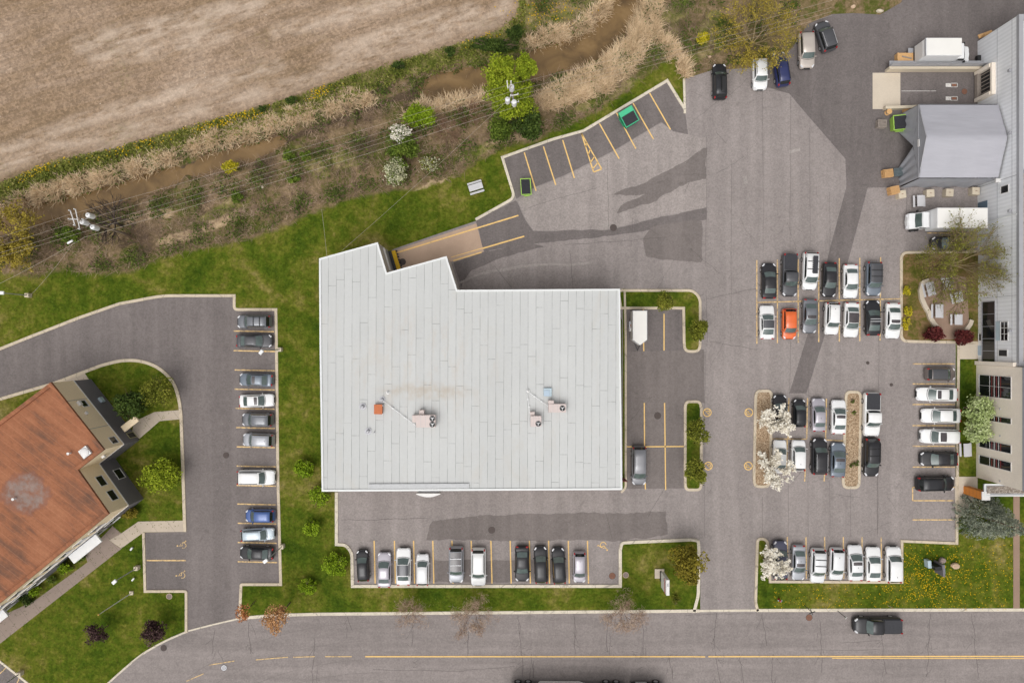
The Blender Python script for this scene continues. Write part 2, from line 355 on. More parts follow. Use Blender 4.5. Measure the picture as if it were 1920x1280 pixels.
MAT['white_metal'] = flat("white_metal", (0.78, 0.78, 0.78), 0.45, 0, 0.06)
MAT['grey_metal'] = flat("galvanised_metal", (0.42, 0.42, 0.44), 0.45, 0.3, 0.15)
MAT['dark_metal'] = flat("dark_metal", (0.04, 0.04, 0.043), 0.5, 0.2, 0.2)
MAT['black'] = flat("black_plastic", (0.018, 0.018, 0.019), 0.5, 0, 0.2)
MAT['hvac'] = flat("beige_sheet_metal", (0.60, 0.51, 0.48), 0.55, 0, 0.07, 1.2)
MAT['rust'] = flat("rusty_iron", (0.26, 0.115, 0.07), 0.85, 0, 0.3, 5)
MAT['iron'] = flat("cast_iron", (0.10, 0.075, 0.068), 0.8, 0.1, 0.35, 6)
MAT['orange_box'] = flat("orange_sheet", (0.52, 0.155, 0.06), 0.7, 0, 0.15, 3)
MAT['wood'] = flat("pine_wood", (0.62, 0.37, 0.165), 0.8, 0, 0.22, 4)
MAT['wood_grey'] = flat("weathered_wood", (0.30, 0.255, 0.22), 0.85, 0, 0.25, 4)
MAT['wood_orange'] = flat("orange_stained_wood", (0.62, 0.22, 0.035), 0.6, 0, 0.14, 2)
MAT['plastic_slate'] = flat("slate_plastic", (0.13, 0.16, 0.17), 0.7, 0, 0.2, 4)
MAT['dump_green'] = flat("green_steel", (0.012, 0.25, 0.115), 0.5, 0, 0.2, 2)
MAT['dump_green_pale'] = flat("faded_green_lid", (0.06, 0.47, 0.24), 0.6, 0, 0.15, 4)
MAT['dump_lime'] = flat("lime_steel", (0.33, 0.54, 0.09), 0.5, 0, 0.2, 2)
MAT['lid'] = flat("black_ribbed_lid", (0.032, 0.032, 0.038), 0.55, 0, 0.35, 5)
MAT['block'] = concrete("cream_concrete_block", (0.60, 0.52, 0.40), None, 0.14)
MAT['table'] = flat("grey_painted_metal", (0.55, 0.54, 0.55), 0.55, 0, 0.08, 3)
MAT['yellow_steel'] = flat("yellow_steel", (0.72, 0.43, 0.005), 0.55, 0, 0.1)
MAT['rock'] = concrete("tan_rock", (0.58, 0.42, 0.29), None, 0.3)
MAT['rock_grey'] = concrete("grey_brown_rock", (0.32, 0.25, 0.22), None, 0.25)
MAT['red'] = flat("red_paint", (0.42, 0.03, 0.03), 0.5)
MAT['gold'] = flat("gold_ball", (0.7, 0.42, 0.12), 0.35, 0.3)
MAT['blue_panel'] = flat("slate_blue_door", (0.13, 0.19, 0.25), 0.5, 0, 0.15)
MAT['blue_pale'] = flat("pale_blue_panel", (0.40, 0.50, 0.60), 0.4, 0, 0.1)
MAT['teal_grey'] = flat("blue_grey_metal", (0.45, 0.55, 0.60), 0.5, 0, 0.12)
MAT['bark'] = flat("grey_brown_bark", (0.17, 0.115, 0.08), 0.9, 0, 0.3, 3)
MAT['bark_dark'] = flat("dark_bark", (0.07, 0.05, 0.04), 0.9, 0, 0.3, 3)
MAT['bark_red'] = flat("red_brown_twigs", (0.24, 0.135, 0.085), 0.9, 0, 0.3, 3)
MAT['bark_olive'] = flat("olive_twigs", (0.27, 0.205, 0.105), 0.9, 0, 0.3, 3)
MAT['wire'] = flat("aluminium_wire", (0.50, 0.43, 0.36), 0.5, 0.2, 0.1)
MAT['wood_pole'] = flat("weathered_pole_wood", (0.26, 0.20, 0.15), 0.9, 0, 0.25, 4)
MAT['tarp'] = None
m, nt, b = M("grey_tarpaulin", 0.42, 0, 0.4); p = pos(nt)
c = gain(nt, rgb(nt, (0.40, 0.395, 0.43)), noise(nt, mapping(nt, p, (0.35, 1.8, 1)), 1.0, 4, 0.65), 0.12)
nt.links.new(c, b.inputs["Base Color"]); bump(nt, b, noise(nt, mapping(nt, p, (0.3, 1.6, 1), 0.1), 1.2, 4), 0.45, 0.12); MAT['tarp'] = m
m, nt, b = M("grey_tarp_wall", 0.5, 0, 0.25); p = pos(nt)
c = gain(nt, rgb(nt, (0.34, 0.345, 0.37)), noise(nt, p, 0.8, 4, 0.65), 0.18)
nt.links.new(c, b.inputs["Base Color"]); bump(nt, b, noise(nt, mapping(nt, p, (1.5, 1.5, 0.2)), 1.5, 3), 0.5, 0.15); MAT['tarp_wall'] = m

# ------------------------------------------------------------------ mesh builder
class MB:
    def __init__(s): s.v = []; s.f = []; s.m = []; s.sm = []
    def add(s, vs, fs, mi=0, sm=False):
        o = len(s.v); s.v += [tuple(x) for x in vs]
        for f in fs: s.f.append(tuple(i+o for i in f)); s.m.append(mi); s.sm.append(sm)
        return s
    def box(s, c, d, rz=0.0, mi=0, bev=0.0):
        hx, hy, hz = d[0]/2, d[1]/2, d[2]/2
        ca, sa = math.cos(rz), math.sin(rz)
        def T(x, y, z): return (c[0]+x*ca-y*sa, c[1]+x*sa+y*ca, c[2]+z)
        if bev <= 0:
            vs = [T(x*hx, y*hy, z*hz) for z in (-1, 1) for y in (-1, 1) for x in (-1, 1)]
            return s.add(vs, [(0,2,3,1),(4,5,7,6),(0,1,5,4),(2,6,7,3),(0,4,6,2),(1,3,7,5)], mi)
        e = min(bev, hx*.9, hy*.9, hz*.9); rings = []
        def R(ix, iy, z): return [T(x, y, z) for x, y in ((-ix+e,-iy),(ix-e,-iy),(ix,-iy+e),(ix,iy-e),(ix-e,iy),(-ix+e,iy),(-ix,iy-e),(-ix,-iy+e))]
        vs = R(hx, hy, -hz)+R(hx, hy, hz-e)+R(hx-e, hy-e, hz)
        fs = [tuple(range(7,-1,-1)), tuple(range(16,24))]
        for k in (0, 8): fs += [(k+i, k+(i+1)%8, k+8+(i+1)%8, k+8+i) for i in range(8)]
        return s.add(vs, fs, mi)
    def prism(s, poly, z0, z1, mi=0, top=None, bottom=True):
        n = len(poly); a = sum(poly[i][0]*poly[(i+1)%n][1]-poly[(i+1)%n][0]*poly[i][1] for i in range(n))
        if a < 0: poly = poly[::-1]
        vs = [(x, y, z0) for x, y in poly]+[(x, y, z1) for x, y in poly]
        s.add(vs, [(i, (i+1)%n, n+(i+1)%n, n+i) for i in range(n)], mi)
        tris = tessellate_polygon([[Vector((x, y, 0)) for x, y in poly]])
        for t in tris:
            A, B, C = [poly[i] for i in t]
            if (B[0]-A[0])*(C[1]-A[1])-(C[0]-A[0])*(B[1]-A[1]) < 0: t = t[::-1]
            s.add([(poly[i][0], poly[i][1], z1) for i in t], [(0,1,2)], mi if top is None else top)
        return s
    def sheet(s, poly, z, mi=0):
        tris = tessellate_polygon([[Vector((x, y, 0)) for x, y in poly]])
        o = [(x, y, z) for x, y in poly]; fs = []
        for t in tris:
            A, B, C = [poly[i] for i in t]
            if (B[0]-A[0])*(C[1]-A[1])-(C[0]-A[0])*(B[1]-A[1]) < 0: t = t[::-1]
            fs.append(tuple(t))
        return s.add(o, fs, mi)
    def tube(s, p0, p1, r0, r1=None, n=6, mi=0, cap=True, sm=True):
        r1 = r0 if r1 is None else r1
        a, b = Vector(p0), Vector(p1); d = (b-a)
        if d.length < 1e-6: return s
        d.normalize(); u = d.orthogonal().normalized(); v = d.cross(u)
        vs = [a+(u*math.cos(t)+v*math.sin(t))*r0 for t in [2*math.pi*i/n for i in range(n)]]
        vs += [b+(u*math.cos(t)+v*math.sin(t))*r1 for t in [2*math.pi*i/n for i in range(n)]]
        s.add(vs, [(i, (i+1)%n, n+(i+1)%n, n+i) for i in range(n)], mi, sm)
        if cap: s.add(vs, [tuple(range(n-1,-1,-1)), tuple(range(n, 2*n))], mi)
        return s
    def disc(s, c, r, n=20, mi=0, h=0.0):
        if h: return s.tube((c[0], c[1], c[2]-h), c, r, r, n, mi, True, False)
        return s.add([(c[0]+r*math.cos(2*math.pi*i/n), c[1]+r*math.sin(2*math.pi*i/n), c[2]) for i in range(n)], [tuple(range(n))], mi)
    def ball(s, c, r, n=10, mi=0, sz=1.0):
        vs = []; fs = []; m2 = n//2
        for j in range(m2+1):
            ph = math.pi*j/m2
            for i in range(n):
                th = 2*math.pi*i/n
                vs.append((c[0]+r*math.sin(ph)*math.cos(th), c[1]+r*math.sin(ph)*math.sin(th), c[2]+sz*r*math.cos(ph)))
        for j in range(m2):
            for i in range(n): fs.append((j*n+i, (j+1)*n+i, (j+1)*n+(i+1)%n, j*n+(i+1)%n))
        return s.add(vs, fs, mi, True)
    def strip(s, pts, w, z, mi=0, closed=False):
        P = [Vector((x, y)) for x, y in pts]; n = len(P); L = []; R = []
        for i in range(n):
            a = P[(i-1) % n] if (closed or i > 0) else P[i]; c = P[(i+1) % n] if (closed or i < n-1) else P[i]
            d1 = (P[i]-a); d2 = (c-P[i])
            if d1.length < 1e-9: d1 = d2
            if d2.length < 1e-9: d2 = d1
            d1 = d1.normalized(); d2 = d2.normalized(); t = (d1+d2)
            t = t.normalized() if t.length > 1e-6 else d1
            k = 1/max(0.5, abs(t.dot(d1))); nn = Vector((-t.y, t.x))*k
            L.append(P[i]+nn*w/2); R.append(P[i]-nn*w/2)
        vs = [(p.x, p.y, z) for p in L]+[(p.x, p.y, z) for p in R]
        m = n if closed else n-1
        return s.add(vs, [(n+i, n+(i+1) % n, (i+1) % n, i) for i in range(m)], mi)
    def mesh(s, name, mats):
        me = bpy.data.meshes.new(name); me.from_pydata([tuple(map(float, v)) for v in s.v], [], s.f)
        for x in mats: me.materials.append(x)
        me.polygons.foreach_set("material_index", s.m); me.polygons.foreach_set("use_smooth", s.sm); me.update(); return me
    def build(s, name, mats, parent=None, local=False):
        mats = mats if isinstance(mats, (list, tuple)) else [mats]
        if parent is not None and not local:
            L = parent_world(parent)
            s.v = [(x-L[0], y-L[1], z-L[2]) for x, y, z in s.v]
        o = bpy.data.objects.new(name, s.mesh(name, mats)); COL.objects.link(o)
        if parent is not None: o.parent = parent
        return o
def parent_world(p):
    L = Vector((0, 0, 0))
    while p is not None: L = L+p.location; p = p.parent
    return L
def np_mesh(name, V, F, mat, parent=None, sm=False, attrs=None):
    me = bpy.data.meshes.new(name); V = np.asarray(V, dtype=np.float32); F = np.asarray(F, dtype=np.int32)
    if parent is not None: V = V-np.array(parent_world(parent), dtype=np.float32)
    k = F.shape[1]; n = F.shape[0]
    me.vertices.add(len(V)); me.vertices.foreach_set("co", V.ravel())
    me.loops.add(n*k); me.loops.foreach_set("vertex_index", F.ravel())
    me.polygons.add(n); me.polygons.foreach_set("loop_start", np.arange(0, n*k, k, dtype=np.int32))
    me.polygons.foreach_set("loop_total", np.full(n, k, dtype=np.int32))
    if sm: me.polygons.foreach_set("use_smooth", np.ones(n, dtype=bool))
    if attrs:
        for an, arr in attrs.items():
            a = me.attributes.new(an, 'FLOAT_COLOR', 'POINT'); a.data.foreach_set("color", np.asarray(arr, dtype=np.float32).ravel())
    me.update(); me.validate()
    for x in (mat if isinstance(mat, (list, tuple)) else [mat]): me.materials.append(x)
    o = bpy.data.objects.new(name, me); COL.objects.link(o)
    if parent is not None: o.parent = parent
    return o
def tag(o, label=None, cat=None, group=None, kind=None):
    if label: o["label"] = label
    if cat: o["category"] = cat
    if group: o["group"] = group
    if kind: o["kind"] = kind
    return o
def thing(name, loc, label, cat, group=None, rz=0.0):
    o = bpy.data.objects.new(name, None); o.empty_display_size = 0.5; COL.objects.link(o)
    o.location = loc; o.rotation_euler = (0, 0, rz)
    return tag(o, label, cat, group)
def struct(o): o["kind"] = "structure"; return o
def copy_thing(src, loc, rz, label=None, group=None, override=None):
    r = src.copy(); COL.objects.link(r); r.location = loc; r.rotation_euler = (0, 0, rz)
    if label: r["label"] = label
    if group: r["group"] = group
    for ch in list(src.children):
        c = ch.copy(); COL.objects.link(c); c.parent = r
        for g in ch.children:
            d = g.copy(); COL.objects.link(d); d.parent = c
    return r

def rounded(pts, closed=True):
    """pts: (px, py) or (px, py, radius_px): rounds the corners."""
    n = len(pts); out = []
    for i, p in enumerate(pts):
        r = p[2] if len(p) > 2 else 0
        if r <= 0 or (not closed and i in (0, n-1)): out.append((p[0], p[1])); continue
        a = Vector(pts[i-1][:2]); c = Vector(pts[(i+1) % n][:2]); q = Vector(p[:2])
        d1 = (a-q); d2 = (c-q); r = min(r, d1.length*.49, d2.length*.49)
        A = q+d1.normalized()*r; B = q+d2.normalized()*r
        for k in range(7):
            t = k/6; x = A*(1-t)**2+q*2*t*(1-t)+B*t*t; out.append((x.x, x.y))
    return out
def kerb(pts, side, closed=False, width=0.36, h=0.13, mat='kerb', name='kerb'):
    """kerb beside a pixel path; side=+1: to the left of the walking direction (world), -1: right."""
    P = [Vector(xy(a, b)) for a, b in rounded(pts, closed)]
    if closed:
        q = [P[0]]
        for x in P[1:]:
            if (x-q[-1]).length > 0.02: q.append(x)
        P = q
    n = len(P); mb = MB(); prof = [(0, -0.06), (0.0, h-0.025), (0.03, h), (width-0.03, h), (width, h-0.03), (width, -0.06)]
    rows = []
    for i in range(n):
        a = P[i-1] if (closed or i > 0) else P[i]; c = P[(i+1) % n] if (closed or i < n-1) else P[i]
        d1 = P[i]-a; d2 = c-P[i]
        if d1.length < 1e-9: d1 = d2
        if d2.length < 1e-9: d2 = d1
        d1.normalize(); d2.normalize(); t = d1+d2; t = t.normalized() if t.length > 1e-6 else d1
        k = 1/max(0.45, abs(t.dot(d1))); nn = Vector((-t.y, t.x))*k*side
        rows.append([(P[i].x+nn.x*o, P[i].y+nn.y*o, z) for o, z in prof])
    vs = [v for r in rows for v in r]; m = len(prof); fs = []
    for i in range(n if closed else n-1):
        j = (i+1) % n
        for k in range(m-1):
            f = (i*m+k, j*m+k, j*m+k+1, i*m+k+1); fs.append(f if side < 0 else f[::-1])
    if not closed: fs += [tuple(range(m)), tuple(range((n-1)*m+m-1, (n-1)*m-1, -1))]
    mb.add(vs, fs)
    return struct(mb.build(name, MAT[mat]))
# ------------------------------------------------------------------ ground sheet with the ditch
def sdist(px, py, poly):
    """signed distance (pixels), negative inside a closed polygon"""
    P = np.array(poly, float); n = len(P); d = np.full(px.shape, 1e9); ins = np.zeros(px.shape, bool)
    for i in range(n):
        ax, ay = P[i]; bx, by = P[(i+1) % n]; ex, ey = bx-ax, by-ay; L = ex*ex+ey*ey+1e-9
        t = np.clip(((px-ax)*ex+(py-ay)*ey)/L, 0, 1)
        d = np.minimum(d, np.hypot(px-ax-t*ex, py-ay-t*ey))
        c = ((ay > py) != (by > py))
        xi = ex*(py-ay)/(ey if abs(ey) > 1e-9 else 1e-9)+ax
        ins ^= c & (px < xi)
    return np.where(ins, -d, d)
def ldist(px, py, line):
    """distance to a polyline minus its (interpolated) half width; points are (x, y, halfwidth)"""
    d = np.full(px.shape, 1e9)
    for (ax, ay, aw), (bx, by, bw) in zip(line[:-1], line[1:]):
        ex, ey = bx-ax, by-ay; t = np.clip(((px-ax)*ex+(py-ay)*ey)/(ex*ex+ey*ey+1e-9), 0, 1)
        d = np.minimum(d, np.hypot(px-ax-t*ex, py-ay-t*ey)-(aw+(bw-aw)*t))
    return d
def sm(a, b, x):
    t = np.clip((x-a)/(b-a), 0, 1); return t*t*(3-2*t)

FIELD = [(-9000,400),(-300,400),(0,345),(60,318),(110,300),(230,275),(330,245),(440,215),(545,185),(640,150),(740,118),(850,85),(930,62),(968,30),(978,-30),(1100,-500),(1100,-9000),(-9000,-9000)]
LAWN = [(-9000,500),(0,512),(60,520),(120,505),(200,516),(255,508),(300,485),(360,470),(430,458),(500,438),(560,412),(600,395),(660,372),(720,360),(790,352),(860,330),(900,300),(945,278),(1000,265),(1060,238),(1110,214),(1160,182),(1215,140),(1248,112),(1270,98),(1292,150),(1292,520),(9000,640),(9000,9000),(-9000,9000)]
DITCH = [(-300,470,14),(-20,425,13),(60,402,14),(150,380,11),(230,358,14),(300,334,12),(345,318,8),(400,300,13),(470,282,10),(540,258,4),(620,228,2),(680,206,2),(740,184,4),(825,160,18),(900,146,18),(965,132,16),(1025,112,22),(1085,92,24),(1130,66,24),(1165,28,20),(1190,-12,18),(1260,-200,18)]
STRAW = [[(10,398,10),(60,372,14),(120,352,14),(200,330,13),(300,302,10),(345,288,8)],[(365,275,12),(430,256,15),(490,242,14),(560,218,12),(640,200,10),(700,184,8)],
         [(1000,78,8),(1040,66,12),(1075,66,12),(1110,38,11),(1150,5,10)],[(770,215,10),(800,200,12),(870,186,12),(910,180,8)],
         [(1010,195,12),(1060,175,22),(1130,146,26),(1180,100,24),(1205,50,22),(1225,-20,20)],[(1228,55,8),(1258,95,10),(1292,140,8)],[(770,368,8),(810,350,10),(850,338,6)],
         [(590,180,8),(660,172,10)],[(925,265,5),(1010,250,6)],[(300,455,8),(360,440,10),(450,400,8)],[(240,410,10),(320,400,8)]]
GREENS = [[(960,40,22),(1040,25,26),(1120,5,16)],[(900,115,26),(980,70,20)],[(1235,40,14),(1275,20,16)],[(1330,80,26),(1340,40,20)],[(640,300,16),(700,290,14)],[(560,290,18),(600,320,16)],[(450,380,16),(380,420,14)],[(1195,105,10),(1215,75,12)],[(1085,205,7),(1140,180,9),(1190,150,10)],[(1240,95,10),(1262,60,12)],[(1290,110,12),(1320,100,10)],[(880,290,10),(930,268,8)]]
WEST = rounded([(-400,800),(0,657),(60,633),(150,598),(225,572),(305,557,20),(437,557),(437,583,10),(515,583),(516,640),(519,900),(524,1092),(450,1092,6),(447,1161),(353,1184),(352,1180),(352,1105,6),(275,1105),(272,998),(349,996),(346,870),(343,780),(340,752,10),(331,719,14),(310,694,14),(285,679,14),(255,672,12),(225,673,12),(190,682,10),(100,716),(0,745),(-400,870)])
STREET = rounded([(40,1500),(205,1280),(230,1258,14),(265,1228,20),(310,1202,20),(355,1182,10),(447,1161,10),(520,1155),(600,1153),(1310,1147),(1920,1145),(4000,1142),(4000,1313),(700,1316),(560,1330,40),(450,1400,50),(380,1500)])
LOT = rounded([(634,900),(634,1017),(650,1018,8),(663,1034,10),(664,1095),(1160,1095),(1160,1030,1),(1163,1014,14),(1180,1013,4),(1296,1008),(1312,1010,9),(1313,1030),(1313,1147),(1313,1160),(1418,1160),(1418,1146),(1414,1128),(1417,1030),(1418,1006,13),(1440,1008,13),(1444,1035),(1446,1087),(1688,1088),(1688,1011),(1791,1015),(1792,645),(1840,645),(1840,470),(1900,470),(1990,60),(1990,-120),(1730,-120),(1690,5),(1650,28),(1600,25),(1560,27),(1515,45,10),(1480,98,10),(1440,118),(1400,128),(1335,132),(1284,148),(1285,212),(1250,155),(1095,248),(1037,264),(945,297),(968,372,14),(893,414),(735,468),(725,520),(880,560),(1150,560),(1166,600),(1166,900)])
CORNER = [(0,1241),(52,1282),(100,1330),(-60,1400),(-300,1400),(-300,1241)]

gx = np.concatenate([-np.geomspace(900, 75, 14), np.arange(-72, 72.01, 0.27), np.geomspace(75, 900, 14)])
gy = np.concatenate([-np.geomspace(900, 52, 14), np.arange(-50, 50.01, 0.27), np.geomspace(52, 900, 14)])
GX, GY = np.meshgrid(gx, gy); PX = GX*S+960; PY = 640-GY*S
pav = np.minimum.reduce([sdist(PX, PY, q) for q in (WEST, STREET, LOT, CORNER)])/S
dit = ldist(PX, PY, DITCH)/S
GZ = -0.06+0.14*sm(0.03, 0.30, pav)
wob = (np.sin(GX*1.3+GY*0.7)+np.sin(GX*0.37-GY*1.9)+np.sin(GX*2.9+GY*2.1))*0.33
choke = 1-.62*(sm(505, 545, PX)-sm(770, 815, PX))-.45*(sm(325, 340, PX)-sm(360, 378, PX))     # brush and silt fill the channel here
GZ -= 1.55*sm(1.6, -0.5, dit+wob*0.25)*choke
rough_z = sm(0.1, 0.6, sdist(PX, PY, LAWN)/S)*sm(0.1, 1.2, pav)
GZ += rough_z*(wob*0.10)
fld = np.clip(0.5-sdist(PX, PY, FIELD)/26, 0, 1)
lwn = np.clip(0.5-sdist(PX, PY, LAWN)/34, 0, 1)
strw = np.zeros_like(PX)
for L in STRAW: strw = np.maximum(strw, np.clip(0.5-ldist(PX, PY, L)/16, 0, 1))
mrg = np.clip(0.5-(sdist(PX, PY, FIELD)-30)/26, 0, 1)*(PX < 990)
for L in GREENS: mrg = np.maximum(mrg, np.clip(0.5-ldist(PX, PY, L)/20, 0, 1))
mud = np.clip(0.5-(dit-0.15)/0.9, 0, 1)
n = PX.size; one = np.ones(n)
zoneA = np.stack([fld.ravel(), lwn.ravel(), strw.ravel(), one], 1)
pale = np.clip(1-np.abs(sdist(PX, PY, FIELD)+26)/24, 0, 1)
for L in ([(150,85,6),(260,62,14),(360,38,12),(480,10,12),(560,-20,10)],[(180,110,4),(300,92,10),(420,60,10)],[(0,285,3),(160,225,6),(330,175,5),(520,125,5)],[(640,95,8),(760,60,14),(880,30,16)],[(520,60,4),(640,30,9),(800,-10,10)]): pale = np.maximum(pale, np.clip(0.9-ldist(PX, PY, L)/18, 0, 1))
zoneB = np.stack([mrg.ravel(), mud.ravel(), pale.ravel(), one], 1)
nx, ny = len(gx), len(gy); I = np.arange(n).reshape(ny, nx)
F = np.stack([I[:-1,:-1].ravel(), I[:-1,1:].ravel(), I[1:,1:].ravel(), I[1:,:-1].ravel()], 1)
g = struct(np_mesh("ground", np.stack([GX.ravel(), GY.ravel(), GZ.ravel()], 1), F, MAT['ground'], None, True, {"zone": zoneA, "zone_b": zoneB}))
mb = MB(); pts = [(x, y) for x, y, h in DITCH]
mb.strip(XY(pts), 5.2, -0.62)
struct(mb.build("ditch_water", MAT['water']))

# ------------------------------------------------------------------ pavements
def wiggle(p0, p1, amp=3.0, step_px=7, seed=0):
    r = random.Random(seed); L = math.hypot(p1[0]-p0[0], p1[1]-p0[1]); k = max(2, int(L/step_px)); o = 0; out = []
    nx_, ny_ = -(p1[1]-p0[1])/L, (p1[0]-p0[0])/L
    for i in range(k+1):
        t = i/k; o = o*0.75+r.uniform(-1, 1)*amp
        out.append((p0[0]+(p1[0]-p0[0])*t+nx_*o, p0[1]+(p1[1]-p0[1])*t+ny_*o))
    return out
mb = MB(); mb.sheet(XY(WEST), 0.0, 0)
mb.sheet(XY([(275,1001),(348,1001),(350,1104),(278,1104)]), 0.004, 1)
for a, b_ in (((214,575),(228,675)),((135,605),(142,700))): mb.strip(XY(wiggle(a, b_, 1.0, 8, 5)), 0.03, 0.006, 2)
struct(mb.build("west_drive", [MAT['asphalt_west'], MAT['asphalt_dark'], MAT['seam']]))

mb = MB(); mb.sheet(XY(STREET), -0.004, 0)
k = 0
for x, y0, y1 in ((775,1160,1210),(973,1152,1268),(878,1182,1225),(1075,1152,1225),(1140,1170,1222),(1205,1152,1226),(1343,1148,1205),(1428,1150,1210),(1537,1160,1260),(1653,1190,1262),(1745,1150,1268),(1822,1150,1270),(466,1165,1225),(402,1180,1225),(590,1195,1280),(1340,1222,1280),(1450,1225,1280),(1385,1225,1280),(652,1155,1180),(1255,1225,1275),(995,1225,1270)):
    k += 1; mb.strip(XY(wiggle((x, y0), (x+rnd.uniform(-8, 12), y1), 1.7, 7, k)), 0.045, 0.003, 1)
    for j in range(3):
        yy = rnd.uniform(y0, y1); xx = x+rnd.uniform(-4, 6); mb.strip(XY(wiggle((xx, yy), (xx+rnd.uniform(-14, 14), yy+rnd.uniform(8, 26)), 1.2, 5, k*7+j)), 0.03, 0.003, 1)
for x in (770,973,1135,1205,1345,1745,1822,1650):      # crazing where the centre joint breaks up
    for j in range(7):
        a = (x+rnd.uniform(-14, 14), 1230+rnd.uniform(-22, 22)); mb.strip(XY(wiggle(a, (a[0]+rnd.uniform(-12, 12), a[1]+rnd.uniform(-9, 9)), 1.0, 4, x+j)), 0.028, 0.003, 1)
for a, b_ in (((700,1255),(870,1258)),((870,1256),(965,1248)),((1570,1205),(1650,1200)),((1510,1218),(1650,1218)),((1285,1153),(1420,1150))):
    mb.strip(XY(wiggle(a, b_, 0.8, 9, int(a[0]))), 0.03, 0.003, 1)
for r_ in (70, 95, 130, 165):                          # curved paver seams of the bend
    mb.strip(XY([(620+0.9*(a_-40)*2.2-r_*1.5*math.cos(math.radians(a_)), 1330-r_*math.sin(math.radians(a_))) for a_ in range(20, 92, 6)]), 0.025, 0.003, 2)
struct(mb.build("street", [MAT['asphalt_street'], MAT['crack'], MAT['seam']]))

mb = MB(); mb.sheet(XY(LOT), 0.0, 0)
OLD = [(972,378),(1004,352),(1060,330),(1150,285),(1240,231),(1262,247),(1325,258),(1325,388),(1240,405),(1140,430),(1000,432),(985,410)]
mb.sheet(XY([p_ for i in range(len(OLD)) for p_ in wiggle(OLD[i], OLD[(i+1) % len(OLD)], 0.5, 8, i)[:-1]]), 0.004, 1)
DK = [[(945,297),(1037,264),(1095,248),(1250,156),(1285,213),(1290,252),(1262,246),(1240,229),(1150,283),(1060,328),(1003,351),(968,373)],
      [(893,415),(967,376),(985,412),(1000,433),(1140,431),(1240,406),(1325,389),(1325,412),(1200,434),(1100,447),(1000,457),(908,472)],
      [(850,492),(908,472),(1000,457),(1020,462),(930,486),(880,510),(864,540)],
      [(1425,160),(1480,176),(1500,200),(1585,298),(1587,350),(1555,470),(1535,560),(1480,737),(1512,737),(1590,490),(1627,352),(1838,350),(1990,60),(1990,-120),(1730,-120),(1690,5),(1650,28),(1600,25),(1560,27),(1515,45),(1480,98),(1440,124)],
      [(1170,659),(1320,655),(1321,755),(1292,752),(1286,770),(1286,915),(1170,916)],[(1170,575),(1284,577),(1284,640),(1300,657),(1170,659)],
      [(800,1012),(806,985),(812,975),(900,965),(1120,962),(1250,958),(1252,1000),(1210,1010),(1180,1012),(1160,1013),(1100,1013)],
      [(1205,446),(1225,425),(1268,417),(1316,414),(1316,490),(1260,488),(1212,480)],[(812,1048),(1060,1050),(1060,1090),(812,1092)],
      [(1144,366),(1196,349),(1324,277),(1324,336),(1274,350),(1231,375),(1156,400),(1164,386),(1210,364)]]
def ragged(q, seed):
    out = []
    for i in range(len(q)): out += wiggle(q[i], q[(i+1) % len(q)], 1.7 if seed >= 6 else 0.9, 6, seed*31+i)[:-1]
    return out
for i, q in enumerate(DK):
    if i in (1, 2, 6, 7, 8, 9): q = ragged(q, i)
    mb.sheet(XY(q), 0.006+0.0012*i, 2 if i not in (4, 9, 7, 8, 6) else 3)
for x, y0, y1 in ((1325,255,500),(1322,660,1005),(1372,300,640),(1430,160,470),(1482,180,470),(1518,240,460),(1648,480,1000),(1482,640,740),(1517,640,745),(1555,360,470),(1515,900,1005),(1555,900,1005),(1595,910,1005),(1645,870,1005),(1430,930,1005),(1478,905,1005)):
    mb.strip(XY(wiggle((x, y0), (x+rnd.uniform(-2, 2), y1), 0.5, 14, x)), 0.035, 0.020, 4)
for i in range(46):
    a = (rnd.uniform(1180,1780), rnd.uniform(150,1000)); b_ = (a[0]+rnd.uniform(-60,60), a[1]+rnd.uniform(-60,60))
    if a[0] > 1660 and a[1] < 680: continue
    mb.strip(XY(wiggle(a, b_, 1.4, 6, i+500)), rnd.uniform(.015,.028), 0.020, 5)
for a, b_ in (((1140,300),(1140,425)),((990,390),(1120,352)),((1060,460),(1250,446)),((930,500),(960,540)),((1068,470),(1075,540)),((640,975),(800,972)),((1135,960),(1148,1010)),((1326,560),(1420,540)),((1700,330),(1700,420)),((1330,640),(1420,655)),((1325,545),(1326,650))):
    mb.strip(XY(wiggle(a, b_, 1.0, 8, int(a[0]))), 0.03, 0.020, 5)
for a, b_, wd in (((858,532),(905,512),.3),((905,512),(1000,497),.35),((1000,497),(1110,494),.3),((1395,330),(1400,345),.5),((1480,285),(1500,280),.4),((1130,425),(1142,424),.6)):
    mb.strip(XY(wiggle(a, b_, 1.2, 5, int(b_[0]))), wd, 0.0195, 6)
MAT['asphalt_mid'] = asphalt("asphalt_mid", (0.185, 0.160, 0.150), 0.3, 0.18)
struct(mb.build("parking_lot", [MAT['asphalt_lot'], MAT['asphalt_old'], MAT['asphalt_dark'], MAT['asphalt_mid'], MAT['seam'], MAT['crack'], MAT['scuff']]))
mb = MB(); mb.sheet(XY(CORNER), 0.0); struct(mb.build("corner_lot", MAT['asphalt_west']))

